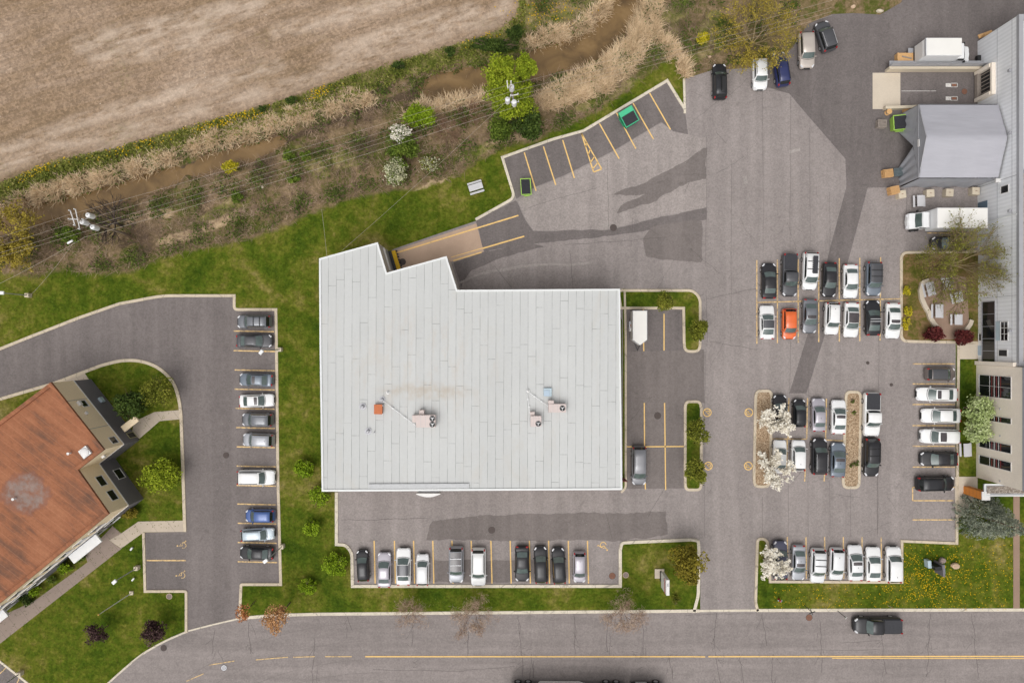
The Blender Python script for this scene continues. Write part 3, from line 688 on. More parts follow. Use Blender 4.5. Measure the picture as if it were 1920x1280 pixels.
# concrete sheets
mb = MB(); mb.sheet(XY([(722,476),(893,419),(907,472),(846,491),(736,520)]), 0.024); mb.sheet(XY([(846,491),(907,472),(905,466),(842,484)]), 0.028)
struct(mb.build("concrete_ramp", MAT['conc_ramp']))
mb = MB(); mb.sheet(XY([(1636,137),(1688,137),(1688,205),(1636,205)]), 0.024); struct(mb.build("loading_apron", MAT['conc_pale']))
mb = MB(); mb.prism(XY([(349,975),(350,996),(270,997),(228,1027),(205,1012),(228,999),(260,977)]), -0.02, 0.10)
struct(mb.build("footpath", MAT['conc_path']))
mb = MB(); mb.prism(XY([(228,1028),(0,1206),(-300,1420),(-300,1370),(0,1155),(40,1137),(70,1122),(165,1053),(160,1040),(212,985),(228,999),(204.5,1012)]), -0.02, 0.097)
struct(mb.build("entrance_walk", MAT['conc_walk']))
mb = MB(); mb.prism(XY([(341,768),(342,785),(300,789),(262,822),(248,812),(252,790),(290,772)]), -0.02, 0.10); struct(mb.build("side_path", MAT['conc_path']))
mb = MB(); mb.prism(XY([(95,720),(158,697),(168,712),(140,735)]), -0.02, 0.10); struct(mb.build("corner_path", MAT['conc_path']))
mb = MB(); mb.prism(XY([(1796,645),(1834,645),(1834,673),(1796,673)]), 0.0, 0.10); mb.prism(XY([(1790,893),(1832,893),(1832,934),(1790,934)]), 0.0, 0.10)
mb.prism(XY([(1790,934),(1826,934),(1812,958),(1792,975)]), 0.0, 0.094); struct(mb.build("entrance_paving", MAT['conc_pale']))
mb = MB(); mb.prism(XY([(1899,925),(1911,925),(1911,1145),(1899,1145)]), 0.0, 0.105); struct(mb.build("paver_path", MAT['paver']))
mb = MB(); mb.prism(XY([(1168,541),(1171,541),(1171,915),(1168,920)]), 0, 0.1); struct(mb.build("planting_strip", MAT['lawn']))

# ------------------------------------------------------------------ islands
def island_bed(name, pts, mat='lawn', z=0.105):
    mb = MB(); mb.prism(XY(rounded(pts)), 0.0, z); return struct(mb.build(name, MAT[mat]))
I1 = [(1162,547),(1298,547,12),(1310,560,12),(1310,640),(1309,656,11),(1286,656,11),(1285,640),(1284,575),(1166,575)]
I2 = [(1287,765),(1288,755,10),(1310,755,10),(1312,765),(1312,905),(1311,915,10),(1288,915,10),(1287,905)]
G1 = [(1419,745),(1421,735,10),(1443,735,10),(1444,745),(1441,895),(1440,909,10),(1417,909,10),(1416,897)]
G2 = [(1588,747),(1589,737,11),(1610,737,11),(1611,750),(1608,900),(1607,911,11),(1584,911,11),(1583,900)]
PT = [(1692,476,10),(1836,474),(1836,640),(1692,637,10)]
island_bed("lawn_island", I1); island_bed("lawn_island", I2)
island_bed("gravel_island", G1, 'gravel'); island_bed("gravel_island", G2, 'gravel')
m, nt, b = M("mulch_and_weeds", 0.95, 0, 0.05); p = pos(nt)
c = ramp(nt, mth(nt, 'MULTIPLY_ADD', noise(nt, p, 0.45, 5, 0.7, 0.6), 0.8, mth(nt, 'MULTIPLY_ADD', noise(nt, p, 2.5, 3, 0.8), 0.4, -0.1)), [(0.3, (0.055, 0.072, 0.010)), (0.45, (0.115, 0.105, 0.024)), (0.55, (0.20, 0.13, 0.06)), (0.75, (0.33, 0.21, 0.12))])
nt.links.new(gain(nt, c, noise(nt, p, 3.5, 3, 0.9), 0.5), b.inputs["Base Color"]); MAT['mulch'] = m
island_bed("mulch_bed", PT, 'mulch')
mb = MB(); mb.prism(XY([(1722,530),(1735,524),(1770,512),(1810,520),(1813,560),(1816,600),(1800,636),(1754,636),(1745,612),(1735,580),(1722,552)]), 0.09, 0.122)
struct(mb.build("paved_patio", MAT['paver']))
mb = MB(); mb.prism(XY([(1797,675),(1834,675),(1834,892),(1796,892)]), 0.0, 0.10); struct(mb.build("lawn_strip", MAT['lawn']))
kerb(I1, 1, True); kerb(I2, 1, True); kerb(G1, 1, True); kerb(G2, 1, True); kerb(PT, 1, True)

# kerbs along the pavements
kerb([(0,657),(60,633),(150,598),(225,572),(305,557,20),(437,557),(437,583,10),(515,583),(516,640),(519,900),(524,1092),(450,1092,6),(447,1158)], 1, False, 0.38)
kerb([(350,996),(348,930),(346,870),(343,780),(340,752,10),(331,719,14),(310,694,14),(285,679,14),(255,672,12),(225,673,12),(190,682,10),(100,716),(0,745)], 1, False, 0.42)
kerb([(352,1185),(352,1105,6),(275,1105),(272,998)], 1, False, 0.36)
kerb([(200,1285),(230,1258,14),(265,1228,20),(310,1202,20),(353,1184)], 1, False, 0.26, 0.12, 'kerb_new')
kerb([(353,1184),(400,1172),(447,1161)], 1, False, 0.25, 0.012, 'kerb_new')
kerb([(447,1161),(520,1155),(600,1153),(1311,1147)], 1, False, 0.42, 0.13, 'kerb_new')
kerb([(1311,1147),(1418,1146)], 1, False, 0.34, 0.012, 'kerb_new')
kerb([(1418,1146),(1920,1145),(2300,1144)], 1, False, 0.42, 0.13, 'kerb_new')
kerb([(634,922),(634,1017),(650,1018,8),(663,1034,10),(664,1095),(1160,1095),(1160,1030),(1163,1014,14),(1180,1013,4),(1296,1008),(1312,1010,9),(1313,1030),(1312,1115,8),(1304,1146)], -1, False, 0.42, 0.13, 'kerb_new')
kerb([(1418,1145),(1414,1128,4),(1417,1030),(1418,1006,13),(1440,1008,13),(1444,1035),(1446,1087),(1688,1088),(1688,1011),(1791,1015),(1792,900),(1794,675),(1794,640)], -1, False, 0.36, 0.13, 'kerb')
kerb([(893,414),(968,372,14),(945,297),(1037,264),(1095,248),(1250,155),(1282,207)], 1, False, 0.36, 0.13, 'kerb_new')
kerb([(1286,213),(1284.5,148)], 1, False, 0.30, 0.126, 'kerb_new')
kerb([(1169,545),(1171,640),(1171,913,8),(1163,921)], 1, False, 0.3, 0.12, 'kerb')
kerb([(-20,1226),(0,1241),(52,1282),(100,1330)], 1, False, 0.3, 0.12, 'kerb_new')

# ------------------------------------------------------------------ painted markings
ZL = 0.027
mb = MB()
def seg(a, b_, wd=0.12, mi=0, z=ZL): mb.strip(XY([a, b_]), wd*1.25, z, mi)
for y, x0, x1 in ((621,438,514),(658,438,516),(694,440,515),(730,440,515),(766,442,515),(802,443,516),(838,444,516),(874,444,517),(910,444,517),(945,445,518),(981,446,518),(1017,446,519),(1053,446,520)):
    seg((x0, y-0.8), (x1, y+0.8), 0.13, 1)
seg((275,1050),(349,1050), 0.14, 1)
for x in (702,740,776,812,848,884,921,957,993,1029,1066,1102): seg((x-0.5,1013),(x+1.5,1093), 0.12)
for p0, p1 in (((1208,755),(1208.5,838)),((1208,838),(1210,917)),((1246,755),(1247,838)),((1247,838),(1248,918)),((1172,837),(1208,837)),((1208,837),(1285,836.5)),((1206,576),(1207,658)),((1245,588),(1245,657))): seg(p0, p1)
for x, dx in ((1419,0),(1457.5,0),(1496.5,0),(1535,0),(1573.5,0),(1612,0),(1651,-1)): seg((x, 488-(x-1419)*.025), (x+dx, 644-(x-1419)*.025), 0.12, 1)
seg((1419,567),(1690,560), 0.11, 1)
for x, y0, y1 in ((1479,746,822),(1514,746,823),(1549.5,747,823),(1476,822,882),(1510,878,902),(1546.5,880,902)): seg((x, y0), (x-1.5, y1), 0.12, 1)
seg((1443,822),(1513,823), 0.1, 1); seg((1520,823),(1583,826), 0.1, 1)
for y in (682,719.5,758,797.5,836,875,913): seg((1711, y), (1790, y), 0.12, 1)
seg((1711,913),(1711,938), 0.12, 1); seg((1711,938),(1788,938), 0.12, 1); seg((1711,974),(1788,974), 0.12, 1)
for x in (1476,1511,1546,1581,1616,1652): seg((x,1006),(x+1,1084), 0.12, 1)
for p0, p1 in (((983,286),(1005,358)),((1019,275),(1042,347)),((1055,263),(1077,334)),((1090,250),(1113,323)),((1090,250),(1128,317)),((1113,323),(1128,317)),((1124,232),(1161,298)),((1156,212),(1192,279)),((1187,194),(1225,261)),((1218,175),(1257,243))): seg(p0, p1, 0.13)
for t in (0.35, 0.55, 0.75, 0.92):
    a = (1090+23*t, 250+73*t); b_ = (1090+38*(t-.1), 250+67*(t-.1)); seg(a, b_, 0.11)
seg((737,476),(972,404), 0.15); seg((846,483),(983,443), 0.15); seg((850,489),(903,473), 0.13, 0, ZL+.004)
seg((1738,437),(1800,437), 0.12, 1)
seg((1780,470),(1838,462), 0.1, 1)
seg((685,1230),(1300,1230), 0.13); seg((1300,1230),(1322,1230.5), 0.13); seg((1328,1230),(2300,1229), 0.14); seg((1560,1233),(2300,1234), 0.09)
for p0, p1 in (((480,1236),(540,1231)),((392,1246),(440,1238)),((350,1276),(382,1262)),((550,1231),(590,1230)),((610,1230),(660,1230))): seg(p0, p1, 0.09, 1)
seg((0,1262),(12,1250), 0.1, 1); seg((28,1290),(40,1262), 0.1, 1)
def arc(c, r, a0, a1, wd, mi=0):
    k = max(6, int(abs(a1-a0)/14)); mb.strip([(c[0]+r*math.cos(math.radians(a0+(a1-a0)*i/k)), c[1]+r*math.sin(math.radians(a0+(a1-a0)*i/k))) for i in range(k+1)], wd, ZL, mi)
def local(c, ang, pts, wd, mi=0):
    ca, sa = math.cos(math.radians(ang)), math.sin(math.radians(ang)); mb.strip([(c[0]+x*ca-y*sa, c[1]+x*sa+y*ca) for x, y in pts], wd, ZL+.003, mi)
def wheelchair(px, py, ang, s=1.0, mi=0):
    c = xy(px, py)
    arc(c, 0.42*s, ang+150, ang+400, 0.09*s, mi)
    local(c, ang, [(-0.05*s, 0.75*s), (-0.02*s, 0.15*s), (0.45*s, 0.12*s), (0.62*s, -0.40*s), (0.80*s, -0.36*s)], 0.09*s, mi)
    local(c, ang, [(-0.03*s, 0.45*s), (0.30*s, 0.42*s)], 0.08*s, mi)
    hc = (c[0]+(-0.05*math.cos(math.radians(ang))-0.95*math.sin(math.radians(ang)))*s, c[1]+(-0.05*math.sin(math.radians(ang))+0.95*math.cos(math.radians(ang)))*s)
    mb.disc((hc[0], hc[1], ZL), 0.12*s, 10, mi)
wheelchair(344,1022, 90, 0.85, 1); wheelchair(342,1078, 90, 0.85, 1); wheelchair(1131,1021, 215, 0.9)
for px, py, an in ((1326,773,-90),(1404,773,90),(1403,873,90),(1328,873,-90)):      # no-parking roundels: ring, P and bar
    c = xy(px, py); arc(c, 0.52, 0, 360, 0.12)
    local(c, an, [(-0.20,-0.30),(-0.20,0.30),(0.02,0.30),(0.16,0.20),(0.16,0.08),(0.02,-0.02),(-0.20,-0.02)], 0.075); local(c, an, [(-0.35,-0.34),(0.34,0.35)], 0.085)
for px, py in ((1780,160),(1780,185)):
    mb.sheet(XY([(px-7, py-3.5), (px+3, py-3.5), (px+3, py+3.5), (px-7, py+3.5)]), ZL+.002, 2)
    seg((px+3, py-3.5), (px+15, py-3.5), 0.06, 2); seg((px+3, py+3.5), (px+15, py+3.5), 0.06, 2); seg((px+15, py-3.5), (px+15, py+3.5), 0.06, 2)
    mb.sheet(XY([(px+5, py-2), (px+13, py-2), (px+13, py+2), (px+5, py+2)]), ZL+.002, 3)
seg((1690,171),(1755,171), 0.05, 2)
struct(mb.build("pavement_markings", [MAT['yellow'], MAT['yellow_worn'], MAT['white_line'], MAT['rust']]))
# ------------------------------------------------------------------ buildings
def wall_hit(p0, p1, px, py):
    """where the sight line of a pixel meets the vertical plane through ground points p0-p1: (distance along, height)"""
    rx, ry = (px-960)/S, (640-py)/S            # ground point of that sight line
    ex, ey = p1[0]-p0[0], p1[1]-p0[1]; L = math.hypot(ex, ey); ex /= L; ey /= L
    nx_, ny_ = ey, -ex
    d = p0[0]*nx_+p0[1]*ny_; k = d/(rx*nx_+ry*ny_)
    return ((rx*k-p0[0])*ex+(ry*k-p0[1])*ey, H*(1-k))
class Wall:
    """a straight wall from p0 to p1 with its outside on the right-hand side"""
    def __init__(s, p0, p1, root): s.p0, s.p1, s.root = p0, p1, root; s.L = math.hypot(p1[0]-p0[0], p1[1]-p0[1]); s.e = ((p1[0]-p0[0])/s.L, (p1[1]-p0[1])/s.L); s.n = (s.e[1], -s.e[0]); s.rz = math.atan2(s.e[1], s.e[0])
    def pt(s, t, out=0.0): return (s.p0[0]+s.e[0]*t+s.n[0]*out, s.p0[1]+s.e[1]*t+s.n[1]*out)
    def bx(s, mb, s0, s1, z0, z1, o0, o1, mi=0):
        c = s.pt((s0+s1)/2, (o0+o1)/2); mb.box((c[0], c[1], (z0+z1)/2), (s1-s0, o1-o0, z1-z0), s.rz, mi)
    def window(s, s0, s1, z0, z1, mull=(), trans=(), fm='frame_white', name='window', glass='dark_glass', fw=0.07):
        f = MB()
        s.bx(f, s0-fw, s1+fw, z1, z1+fw, 0.0, 0.07); s.bx(f, s0-fw, s1+fw, z0-fw, z0, 0.0, 0.10); s.bx(f, s0-fw, s0, z0, z1, 0.0, 0.07); s.bx(f, s1, s1+fw, z0, z1, 0.0, 0.07)
        for m_ in mull: s.bx(f, m_-fw*.4, m_+fw*.4, z0, z1, 0.025, 0.06)
        for t in trans: s.bx(f, s0, s1, t-fw*.4, t+fw*.4, 0.02, 0.055)
        o = f.build(name, MAT[fm], s.root)
        g_ = MB(); s.bx(g_, s0, s1, z0, z1, 0.003, 0.022); p_ = g_.build("pane", MAT[glass], s.root)
        p_.parent = o; return o
    def part(s, name, s0, s1, z0, z1, o0, o1, mat):
        m_ = MB(); s.bx(m_, s0, s1, z0, z1, o0, o1); return m_.build(name, MAT[mat], s.root)
    def win_px(s, pxs, **k):
        h = [wall_hit(s.p0, s.p1, *q) for q in pxs]; ss = [a for a, _ in h]; zz = [b_ for _, b_ in h]
        return s.window(min(ss), max(ss), max(0.15, min(zz)), max(zz), **k)
def ccw(poly):
    n = len(poly); a = sum(poly[i][0]*poly[(i+1) % n][1]-poly[(i+1) % n][0]*poly[i][1] for i in range(n))
    return poly if a > 0 else poly[::-1]
def shell(root, poly, z0, z1, wallmat, roofmat, cop, cop_h=0.14, cop_w=0.30, roof_drop=0.06, name='wall'):
    poly = ccw(poly); n = len(poly); w_ = MB()
    for i in range(n):
        a, b_ = poly[i], poly[(i+1) % n]; w_.add([(a[0], a[1], z0), (b_[0], b_[1], z0), (b_[0], b_[1], z1), (a[0], a[1], z1)], [(0, 1, 2, 3)])
    w_.build(name, MAT[wallmat], root)
    r_ = MB(); r_.sheet(poly, z1-roof_drop); r_.build("roof", MAT[roofmat], root)
    P = [Vector(p_) for p_ in poly]; c_ = MB(); inner = []; outer = []
    for i in range(n):
        d1 = (P[i]-P[i-1]).normalized(); d2 = (P[(i+1) % n]-P[i]).normalized(); t = (d1+d2).normalized(); k = 1/max(.4, abs(t.dot(d1)))
        nn = Vector((-t.y, t.x))*k; inner.append(P[i]+nn*(cop_w-.04)); outer.append(P[i]-nn*0.04)
    vs = []
    for q, z in ((outer, z1-.10), (outer, z1+cop_h), (inner, z1+cop_h), (inner, z1-.10)): vs += [(p_.x, p_.y, z) for p_ in q]
    fs = []
    for k in range(3): fs += [(k*n+i, k*n+(i+1) % n, (k+1)*n+(i+1) % n, (k+1)*n+i) for i in range(n)]
    c_.add(vs, fs); c_.build("coping", MAT[cop], root)

# --- main building
ZR = 7.0
roofpx = [(599,485),(708,455),(725,512),(837,481),(857,544),(1162,542),(1166,917),(604,920),(600,640)]
R = [xy(a, b_, ZR) for a, b_ in roofpx]
mainb = thing("industrial_building", (R[7][0], R[7][1], 0), "large single-storey industrial building with a pale grey rolled membrane roof and a notched loading corner", "building")
shell(mainb, R, 0.0, ZR, 'siding_grey', 'roof_main', 'coping_white', 0.07, 0.22)
Wn = Wall(R[2], R[1], mainb)            # loading dock wall, faces east
Wn.part("dock_door", 1.0, 3.5, 0.7, 3.6, 0.01, 0.06, 'coping_grey'); Wn.part("door_frame", 0.8, 3.7, 3.6, 3.85, 0.0, 0.16, 'frame_white')
Wn.part("dock_bumper", 0.9, 3.6, 0.1, 0.9, 0.12, 0.5, 'dark_metal')
Wn.part("door_frame", 0.55, 0.8, 0.7, 3.85, 0.0, 0.16, 'frame_white')
Ws = Wall(R[7], R[6], mainb)            # street front, faces south
for i in range(7): Ws.window(2.0+i*5.4, 4.8+i*5.4, 0.9, 2.9, mull=(3.4+i*5.4,))
Ws.part("door", 37.6, 38.6, 0.05, 2.2, 0.0, 0.05, 'frame_red')
Ws.part("fascia", 0.0, Ws.L, ZR-0.9, ZR-0.12, 0.0, 0.10, 'coping_white')
a0 = wall_hit(R[7], R[6], 690, 921)[0]; a1 = wall_hit(R[7], R[6], 879, 921)[0]
fr_ = MB(); Ws.bx(fr_, a0, a1, ZR-.05, ZR+.16, -0.85, -0.28); fr_.build("raised_parapet", MAT['parapet'], mainb)
We = Wall(R[6], R[5], mainb)
for i in range(4): We.window(2+i*4.6, 3.6+i*4.6, 0.9, 2.4)
We.part("overhead_door", 20.6, 23.2, 0.05, 3.2, 0.0, 0.05, 'coping_grey')
s_ = thing("wall_sign", (*Ws.pt(13.0, 0.35), 5.4), "white rounded sign panel projecting from the street front below the grey raised parapet", "sign")
q = MB(); arcp = [(-1.5+3.0*i/12, -0.34-0.36*math.sin(math.pi*i/12)) for i in range(13)]
q.prism([(-1.5, -0.24)]+arcp+[(1.5, -0.24)], -0.7, 0.7); q.build("panel", MAT['frame_white'], s_, True)
q = MB(); q.box((0, 0, 0), (2.6, 0.46, 0.2)); q.build("bracket", MAT['coping_grey'], s_, True)
t = thing("dock_leveler", (*Wn.pt(2.2, 0.75), 0), "yellow steel dock leveler at the loading door of the large building", "dock leveler")
q = MB(); q.box((0, 0, 0.62), (2.7, 0.55, 0.22), 0, 0, .03); q.build("lip_plate", MAT['yellow_steel'], t, True)
q = MB()
for i in range(7): q.box((-1.2+.4*i, -0.38, 0.45), (0.12, 0.2, 0.5))
q.build("bumper", MAT['black'], t, True); q = MB(); q.box((0, 0.05, 0.3), (2.5, 0.4, 0.42)); q.build("base", MAT['dark_metal'], t, True)
t.rotation_euler = (0, 0, Wn.rz)

# --- west building
ZW = 7.9
wpx = [(97,717),(196,842),(147,880),(205,962),(-110,1220),(-290,1010)]
B = [xy(a, b_, ZW) for a, b_ in wpx]
westb = thing("office_building", (B[2][0], B[2][1], 0), "beige and dark grey office block with a rusty brown roof, set at an angle", "building")
shell(westb, B, 3.75, ZW, 'wall_beige', 'roof_brown', 'roof_brown', 0.22, 0.45, name='wall')
bb = ccw(B); q = MB()
for i in range(len(bb)):
    a, b_ = bb[i], bb[(i+1) % len(bb)]; q.add([(a[0], a[1], 0), (b_[0], b_[1], 0), (b_[0], b_[1], 3.75), (a[0], a[1], 3.75)], [(0, 1, 2, 3)])
q.build("wall", MAT['wall_dark'], westb)
q = MB(); q.prism(B, 3.70, 3.80); 
WA = Wall(B[1], B[0], westb); WB = Wall(B[2], B[1], westb); WC = Wall(B[3], B[2], westb); WD = Wall(B[4], B[3], westb)
for W_ in (WA, WB, WC, WD): W_.part("band_course", 0.0, W_.L, 3.68, 3.82, 0.0, 0.06, 'frame_white')
for tt in (0.30, 0.72):
    for W_ in (WA,): W_.part("panel_joint", W_.L*tt-.03, W_.L*tt+.03, 3.83, ZW-.12, 0.0, 0.012, 'coping_grey')
def pr(*l): return l
WA.win_px(pr((148.5,752),(156,762),(158.5,751),(166,761))); WA.win_px(pr((203,821),(212,831),(222,829)))
WA.win_px(pr((237,813),(245,821),(258,817)), mull=(), fm='frame_olive')
WC.win_px(pr((178,895),(191,911),(201,907))); WC.win_px(pr((199,922),(211,938),(222,934))); WC.win_px(pr((212,882),(223,898),(234,893)))
WA.part("wall_lamp", *(lambda s0: (s0-.3, s0+.3))(wall_hit(B[1], B[0], 142, 758)[0]), 6.0, 6.4, 0.0, 0.35, 'frame_white')
WA.part("wall_lamp", *(lambda s0: (s0-.18, s0+.18))(wall_hit(B[1], B[0], 155, 776)[0]), 6.1, 6.4, 0.0, 0.25, 'frame_white')
WA.part("meter_box", *(lambda s0: (s0-.35, s0+.35))(wall_hit(B[1], B[0], 178, 752)[0]), 1.2, 1.9, 0.0, 0.30, 'teal_grey')
WB.part("wall_lamp", *(lambda s0: (s0-.2, s0+.2))(WB.L*.55), 5.6, 6.0, 0.0, 0.3, 'frame_white')
for i in range(11):
    s0 = WD.L-3.2-i*2.6; WD.window(s0-1.5, s0, 4.6, 6.2)
for i in range(11):
    s0 = WD.L-3.2-i*2.6
    if i not in (3, 4): WD.window(s0-1.5, s0, 1.0, 2.8)
WD.part("glass_door", WD.L-13.2, WD.L-10.8, 0.1, 2.4, 0.0, 0.05, 'dark_glass')
def canopy(name, c_px, L, Wd, rz, z, label, mat='white_metal', posts=()):
    c = at(c_px[0], c_px[1], z); t = thing(name, (c[0], c[1], 0), label, "canopy", None, rz)
    q = MB(); q.box((0, 0, z), (L, Wd, 0.28), 0, 0, .03); q.build("roof", MAT[mat], t, True)
    q = MB(); q.box((0, 0, z-.2), (L*.96, Wd*.9, 0.12)); q.build("soffit", MAT['coping_grey'], t, True)
    for px_ in posts:
        q = MB(); q.tube((px_[0], px_[1], 0.05), (px_[0], px_[1], z-.15), 0.09, None, 8); q.build("post", MAT['grey_metal'], t, True)
    return t
canopy("entrance_canopy", (160,1028), 4.6, 1.25, math.radians(38.5), 3.1, "long white entrance canopy on the front of the brown-roofed office", 'white_metal')
canopy("entrance_canopy", (-4,1158), 2.6, 1.25, math.radians(38.5), 3.1, "white canopy end at the left edge below the brown-roofed office", 'white_metal')
canopy("entrance_canopy", (244,794), 2.35, 0.85, math.radians(38), 3.0, "small beige door canopy on the dark grey side wall beside a dark tree", 'wall_beige')

# --- east buildings
ZE = 7.2
fb = [(1833,78),(2150,78),(2150,682),(1833,682)]
FB = XY(fb)
east = thing("factory_building", (FB[3][0], FB[3][1], 0), "long white-clad factory wall with a loading door and a flat roof at the right edge", "building")
shell(east, FB, 0.0, ZE, 'siding_white', 'roof_gravel', 'coping_grey', 0.35, 0.55, 0.12)
y_mid = at(0, 322, ZE)[1]
q = MB(); q.sheet([(FB[3][0]+.6, FB[0][1]-.6), (FB[1][0]-.6, FB[0][1]-.6), (FB[1][0]-.6, y_mid), (FB[3][0]+.6, y_mid)], ZE-.05); q.build("white_roof", MAT['roof_white'], east)
q = MB(); q.box(((FB[3][0]+FB[1][0])/2, y_mid, ZE+.05), (FB[1][0]-FB[3][0]-1.3, 0.4, 0.5)); q.build("roof_upstand", MAT['coping_grey'], east)
WE = Wall(FB[0], FB[3], east)      # faces west; s grows to the south
WE.p0, WE.p1 = FB[0], FB[3]
def flip(W_): W_.n = (-W_.n[0], -W_.n[1]); return W_
if WE.n[0] > 0: flip(WE)
WN = Wall(FB[1], FB[0], east)
if WN.n[1] < 0: flip(WN)
def ws(py, z=0.0): return FB[0][1]-at(0, py, z)[1]
for z in (3.7, 6.3): WE.part("panel_joint", 0.0, WE.L, z-.03, z+.03, 0.0, 0.014, 'coping_grey')
for py in (352, 560): WE.part("panel_joint", ws(py)-.03, ws(py)+.03, 0.2, ZE-.12, 0.0, 0.012, 'coping_grey')
WE.part("downpipe", ws(420)-.06, ws(420)+.06, 0.1, ZE, 0.0, 0.12, 'coping_white')
# loading door with a projecting dock shelter
d0, d1 = ws(143), ws(187)
WE.part("loading_door", d0, d1, 0.25, 3.0, 0.0, 0.05, 'dark_glass')
q = MB(); WE.bx(q, d0-.45, d0, 0.2, 3.1, 0.0, 0.6); WE.bx(q, d1, d1+.45, 0.2, 3.1, 0.0, 0.6); WE.bx(q, d0-.45, d1+.45, 3.1, 3.4, 0.0, 0.5); q.build("dock_shelter", MAT['wall_cream'], east)
q = MB(); WE.bx(q, d0, d1, 0.2, 0.75, 0.05, 0.55); q.build("dock_platform", MAT['wood_grey'], east)
q = MB()
for i in range(6): WE.bx(q, d0+.2+i*.5, d0+.3+i*.5, 0.8, 2.4, 0.06, 0.12)
q.build("door_slats", MAT['wood_grey'], east)
WE.window(ws(348,5.2), ws(361,5.2), 4.4, 5.7)
WE.part("door", ws(378,1), ws(396,1), 0.1, 1.9, 0.0, 0.04, 'blue_panel')
WE.window(ws(566,2), ws(678,2), 0.95, 3.3, mull=tuple(ws(566,2)+1.6*i for i in range(1, 5)), fm='coping_grey')
WE.window(ws(604,4), ws(638,4), 4.4, 5.6, mull=(ws(615,4), ws(626,4)), trans=(5.0,), fm='frame_white'); WE.part("blind_panel", ws(602,4), ws(638,4), 3.5, 4.32, 0.0, 0.06, 'teal_grey')
WE.window(ws(656,4), ws(667,4), 4.0, 5.5)
WE.window(ws(626,.5), ws(638,.5), 0.3, 0.75); WE.part("door", ws(648,.5), ws(666,.5), 0.1, 0.80, 0.0, 0.05, 'blue_pale')
for py in (133, 250): WE.part("wall_lamp", ws(py,6)-.16, ws(py,6)+.16, 5.9, 6.25, 0.0, 0.3, 'coping_grey')
WE.part("wall_lamp", ws(396,6)-.16, ws(396,6)+.16, 5.9, 6.25, 0.0, 0.3, 'coping_grey'); WE.part("wall_lamp", ws(620,6)-.16, ws(620,6)+.16, 5.9, 6.25, 0.0, 0.3, 'coping_grey')
WE.part("camera_box", ws(338,5)-.4, ws(338,5)+.1, 4.0, 4.3, 0.0, 0.55, 'frame_white')
q = MB(); pz = at(1832, 680)
q.box((pz[0]-.15, pz[1], 3.55), (0.5, 0.5, 7.1)); q.build("fin_wall", MAT['wall_cream'], east)

ZO = 8.5
ob = [(1829.5,684),(2150,684),(2150,894),(1829.5,894)]; OB = XY(ob)
off = thing("office_wing", (OB[3][0], OB[3][1], 0), "cream concrete office wing with tall dark window strips in the lower right", "building")
shell(off, OB, 0.0, ZO, 'wall_cream', 'roof_gravel', 'coping_grey', 0.3, 0.5, 0.12)
WO = Wall(OB[0], OB[3], off)
if WO.n[0] > 0: flip(WO)
def wo(py): return OB[0][1]-at(0, py)[1]
for y0, y1, zt in ((702,740,6.5),(774.5,783.5,6.5),(821,835,6.5),(851,866,6.5)):
    s0, s1 = wo(y0), wo(y1); WO.window(s0, s1, 0.75, zt, trans=(2.7, 3.55, 4.35), mull=((s0+s1)/2,) if y1-y0 > 30 else (), fw=0.05)
    q = MB()
    for z in (3.1, 3.95, 4.7): WO.bx(q, s0, s1, z-.05, z+.05, 0.02, 0.05)
    q.build("spandrel_bar", MAT['frame_red'], off)
q = MB()
for py in (760, 808, 905):
    for z in (4.6,): c = WO.pt(min(wo(py), WO.L-.4), 0.05); q.box((c[0], c[1], z), (0.12, 0.18, 0.12))
q.build("wall_fixing", MAT['coping_grey'], off)
# entrance canopy with gravel roof, carried by an orange clad pillar
t = thing("entrance_canopy", at(1870, 910), "flat gravel-topped entrance canopy at the lower corner of the cream office wing", "canopy")
P4 = [xy(1847,908,3.8), xy(1925,908,3.8), xy(1925,929,3.8), xy(1847,929,3.8)]
q = MB(); q.prism(P4, 3.45, 3.72, 0); q.build("slab", MAT['coping_grey'], t); q = MB(); q.sheet([(P4[0][0]+.25, P4[0][1]-.2), (P4[1][0], P4[1][1]-.2), (P4[2][0], P4[2][1]+.3), (P4[3][0]+.25, P4[3][1]+.3)], 3.76); q.build("gravel_roof", MAT['canopy_gravel'], t)
q = MB(); q.strip(P4, 0.16, 3.80, 0, True); q.strip(P4, 0.16, 3.725, 0, True); q.build("edge_trim", MAT['coping_white'], t)
c0 = at(1807, 917); t = thing("entrance_pillar", (c0[0], c0[1], 0), "orange wood-clad pillar with a white cap beside the entrance canopy", "pillar")
q = MB(); q.box((0.35, -0.05, 1.85), (0.9, 1.0, 3.5)); q.build("cladding", MAT['wood_orange'], t, True); q = MB(); q.box((0.42, -0.05, 3.66), (1.05, 1.1, 0.14)); q.build("cap", MAT['frame_white'], t, True)
q = MB()
for z in (0.6, 1.3, 2.0, 2.7, 3.3): q.box((0.35, -0.05, z), (0.912, 1.012, 0.02))
q.build("board_joint", MAT['rust'], t, True)

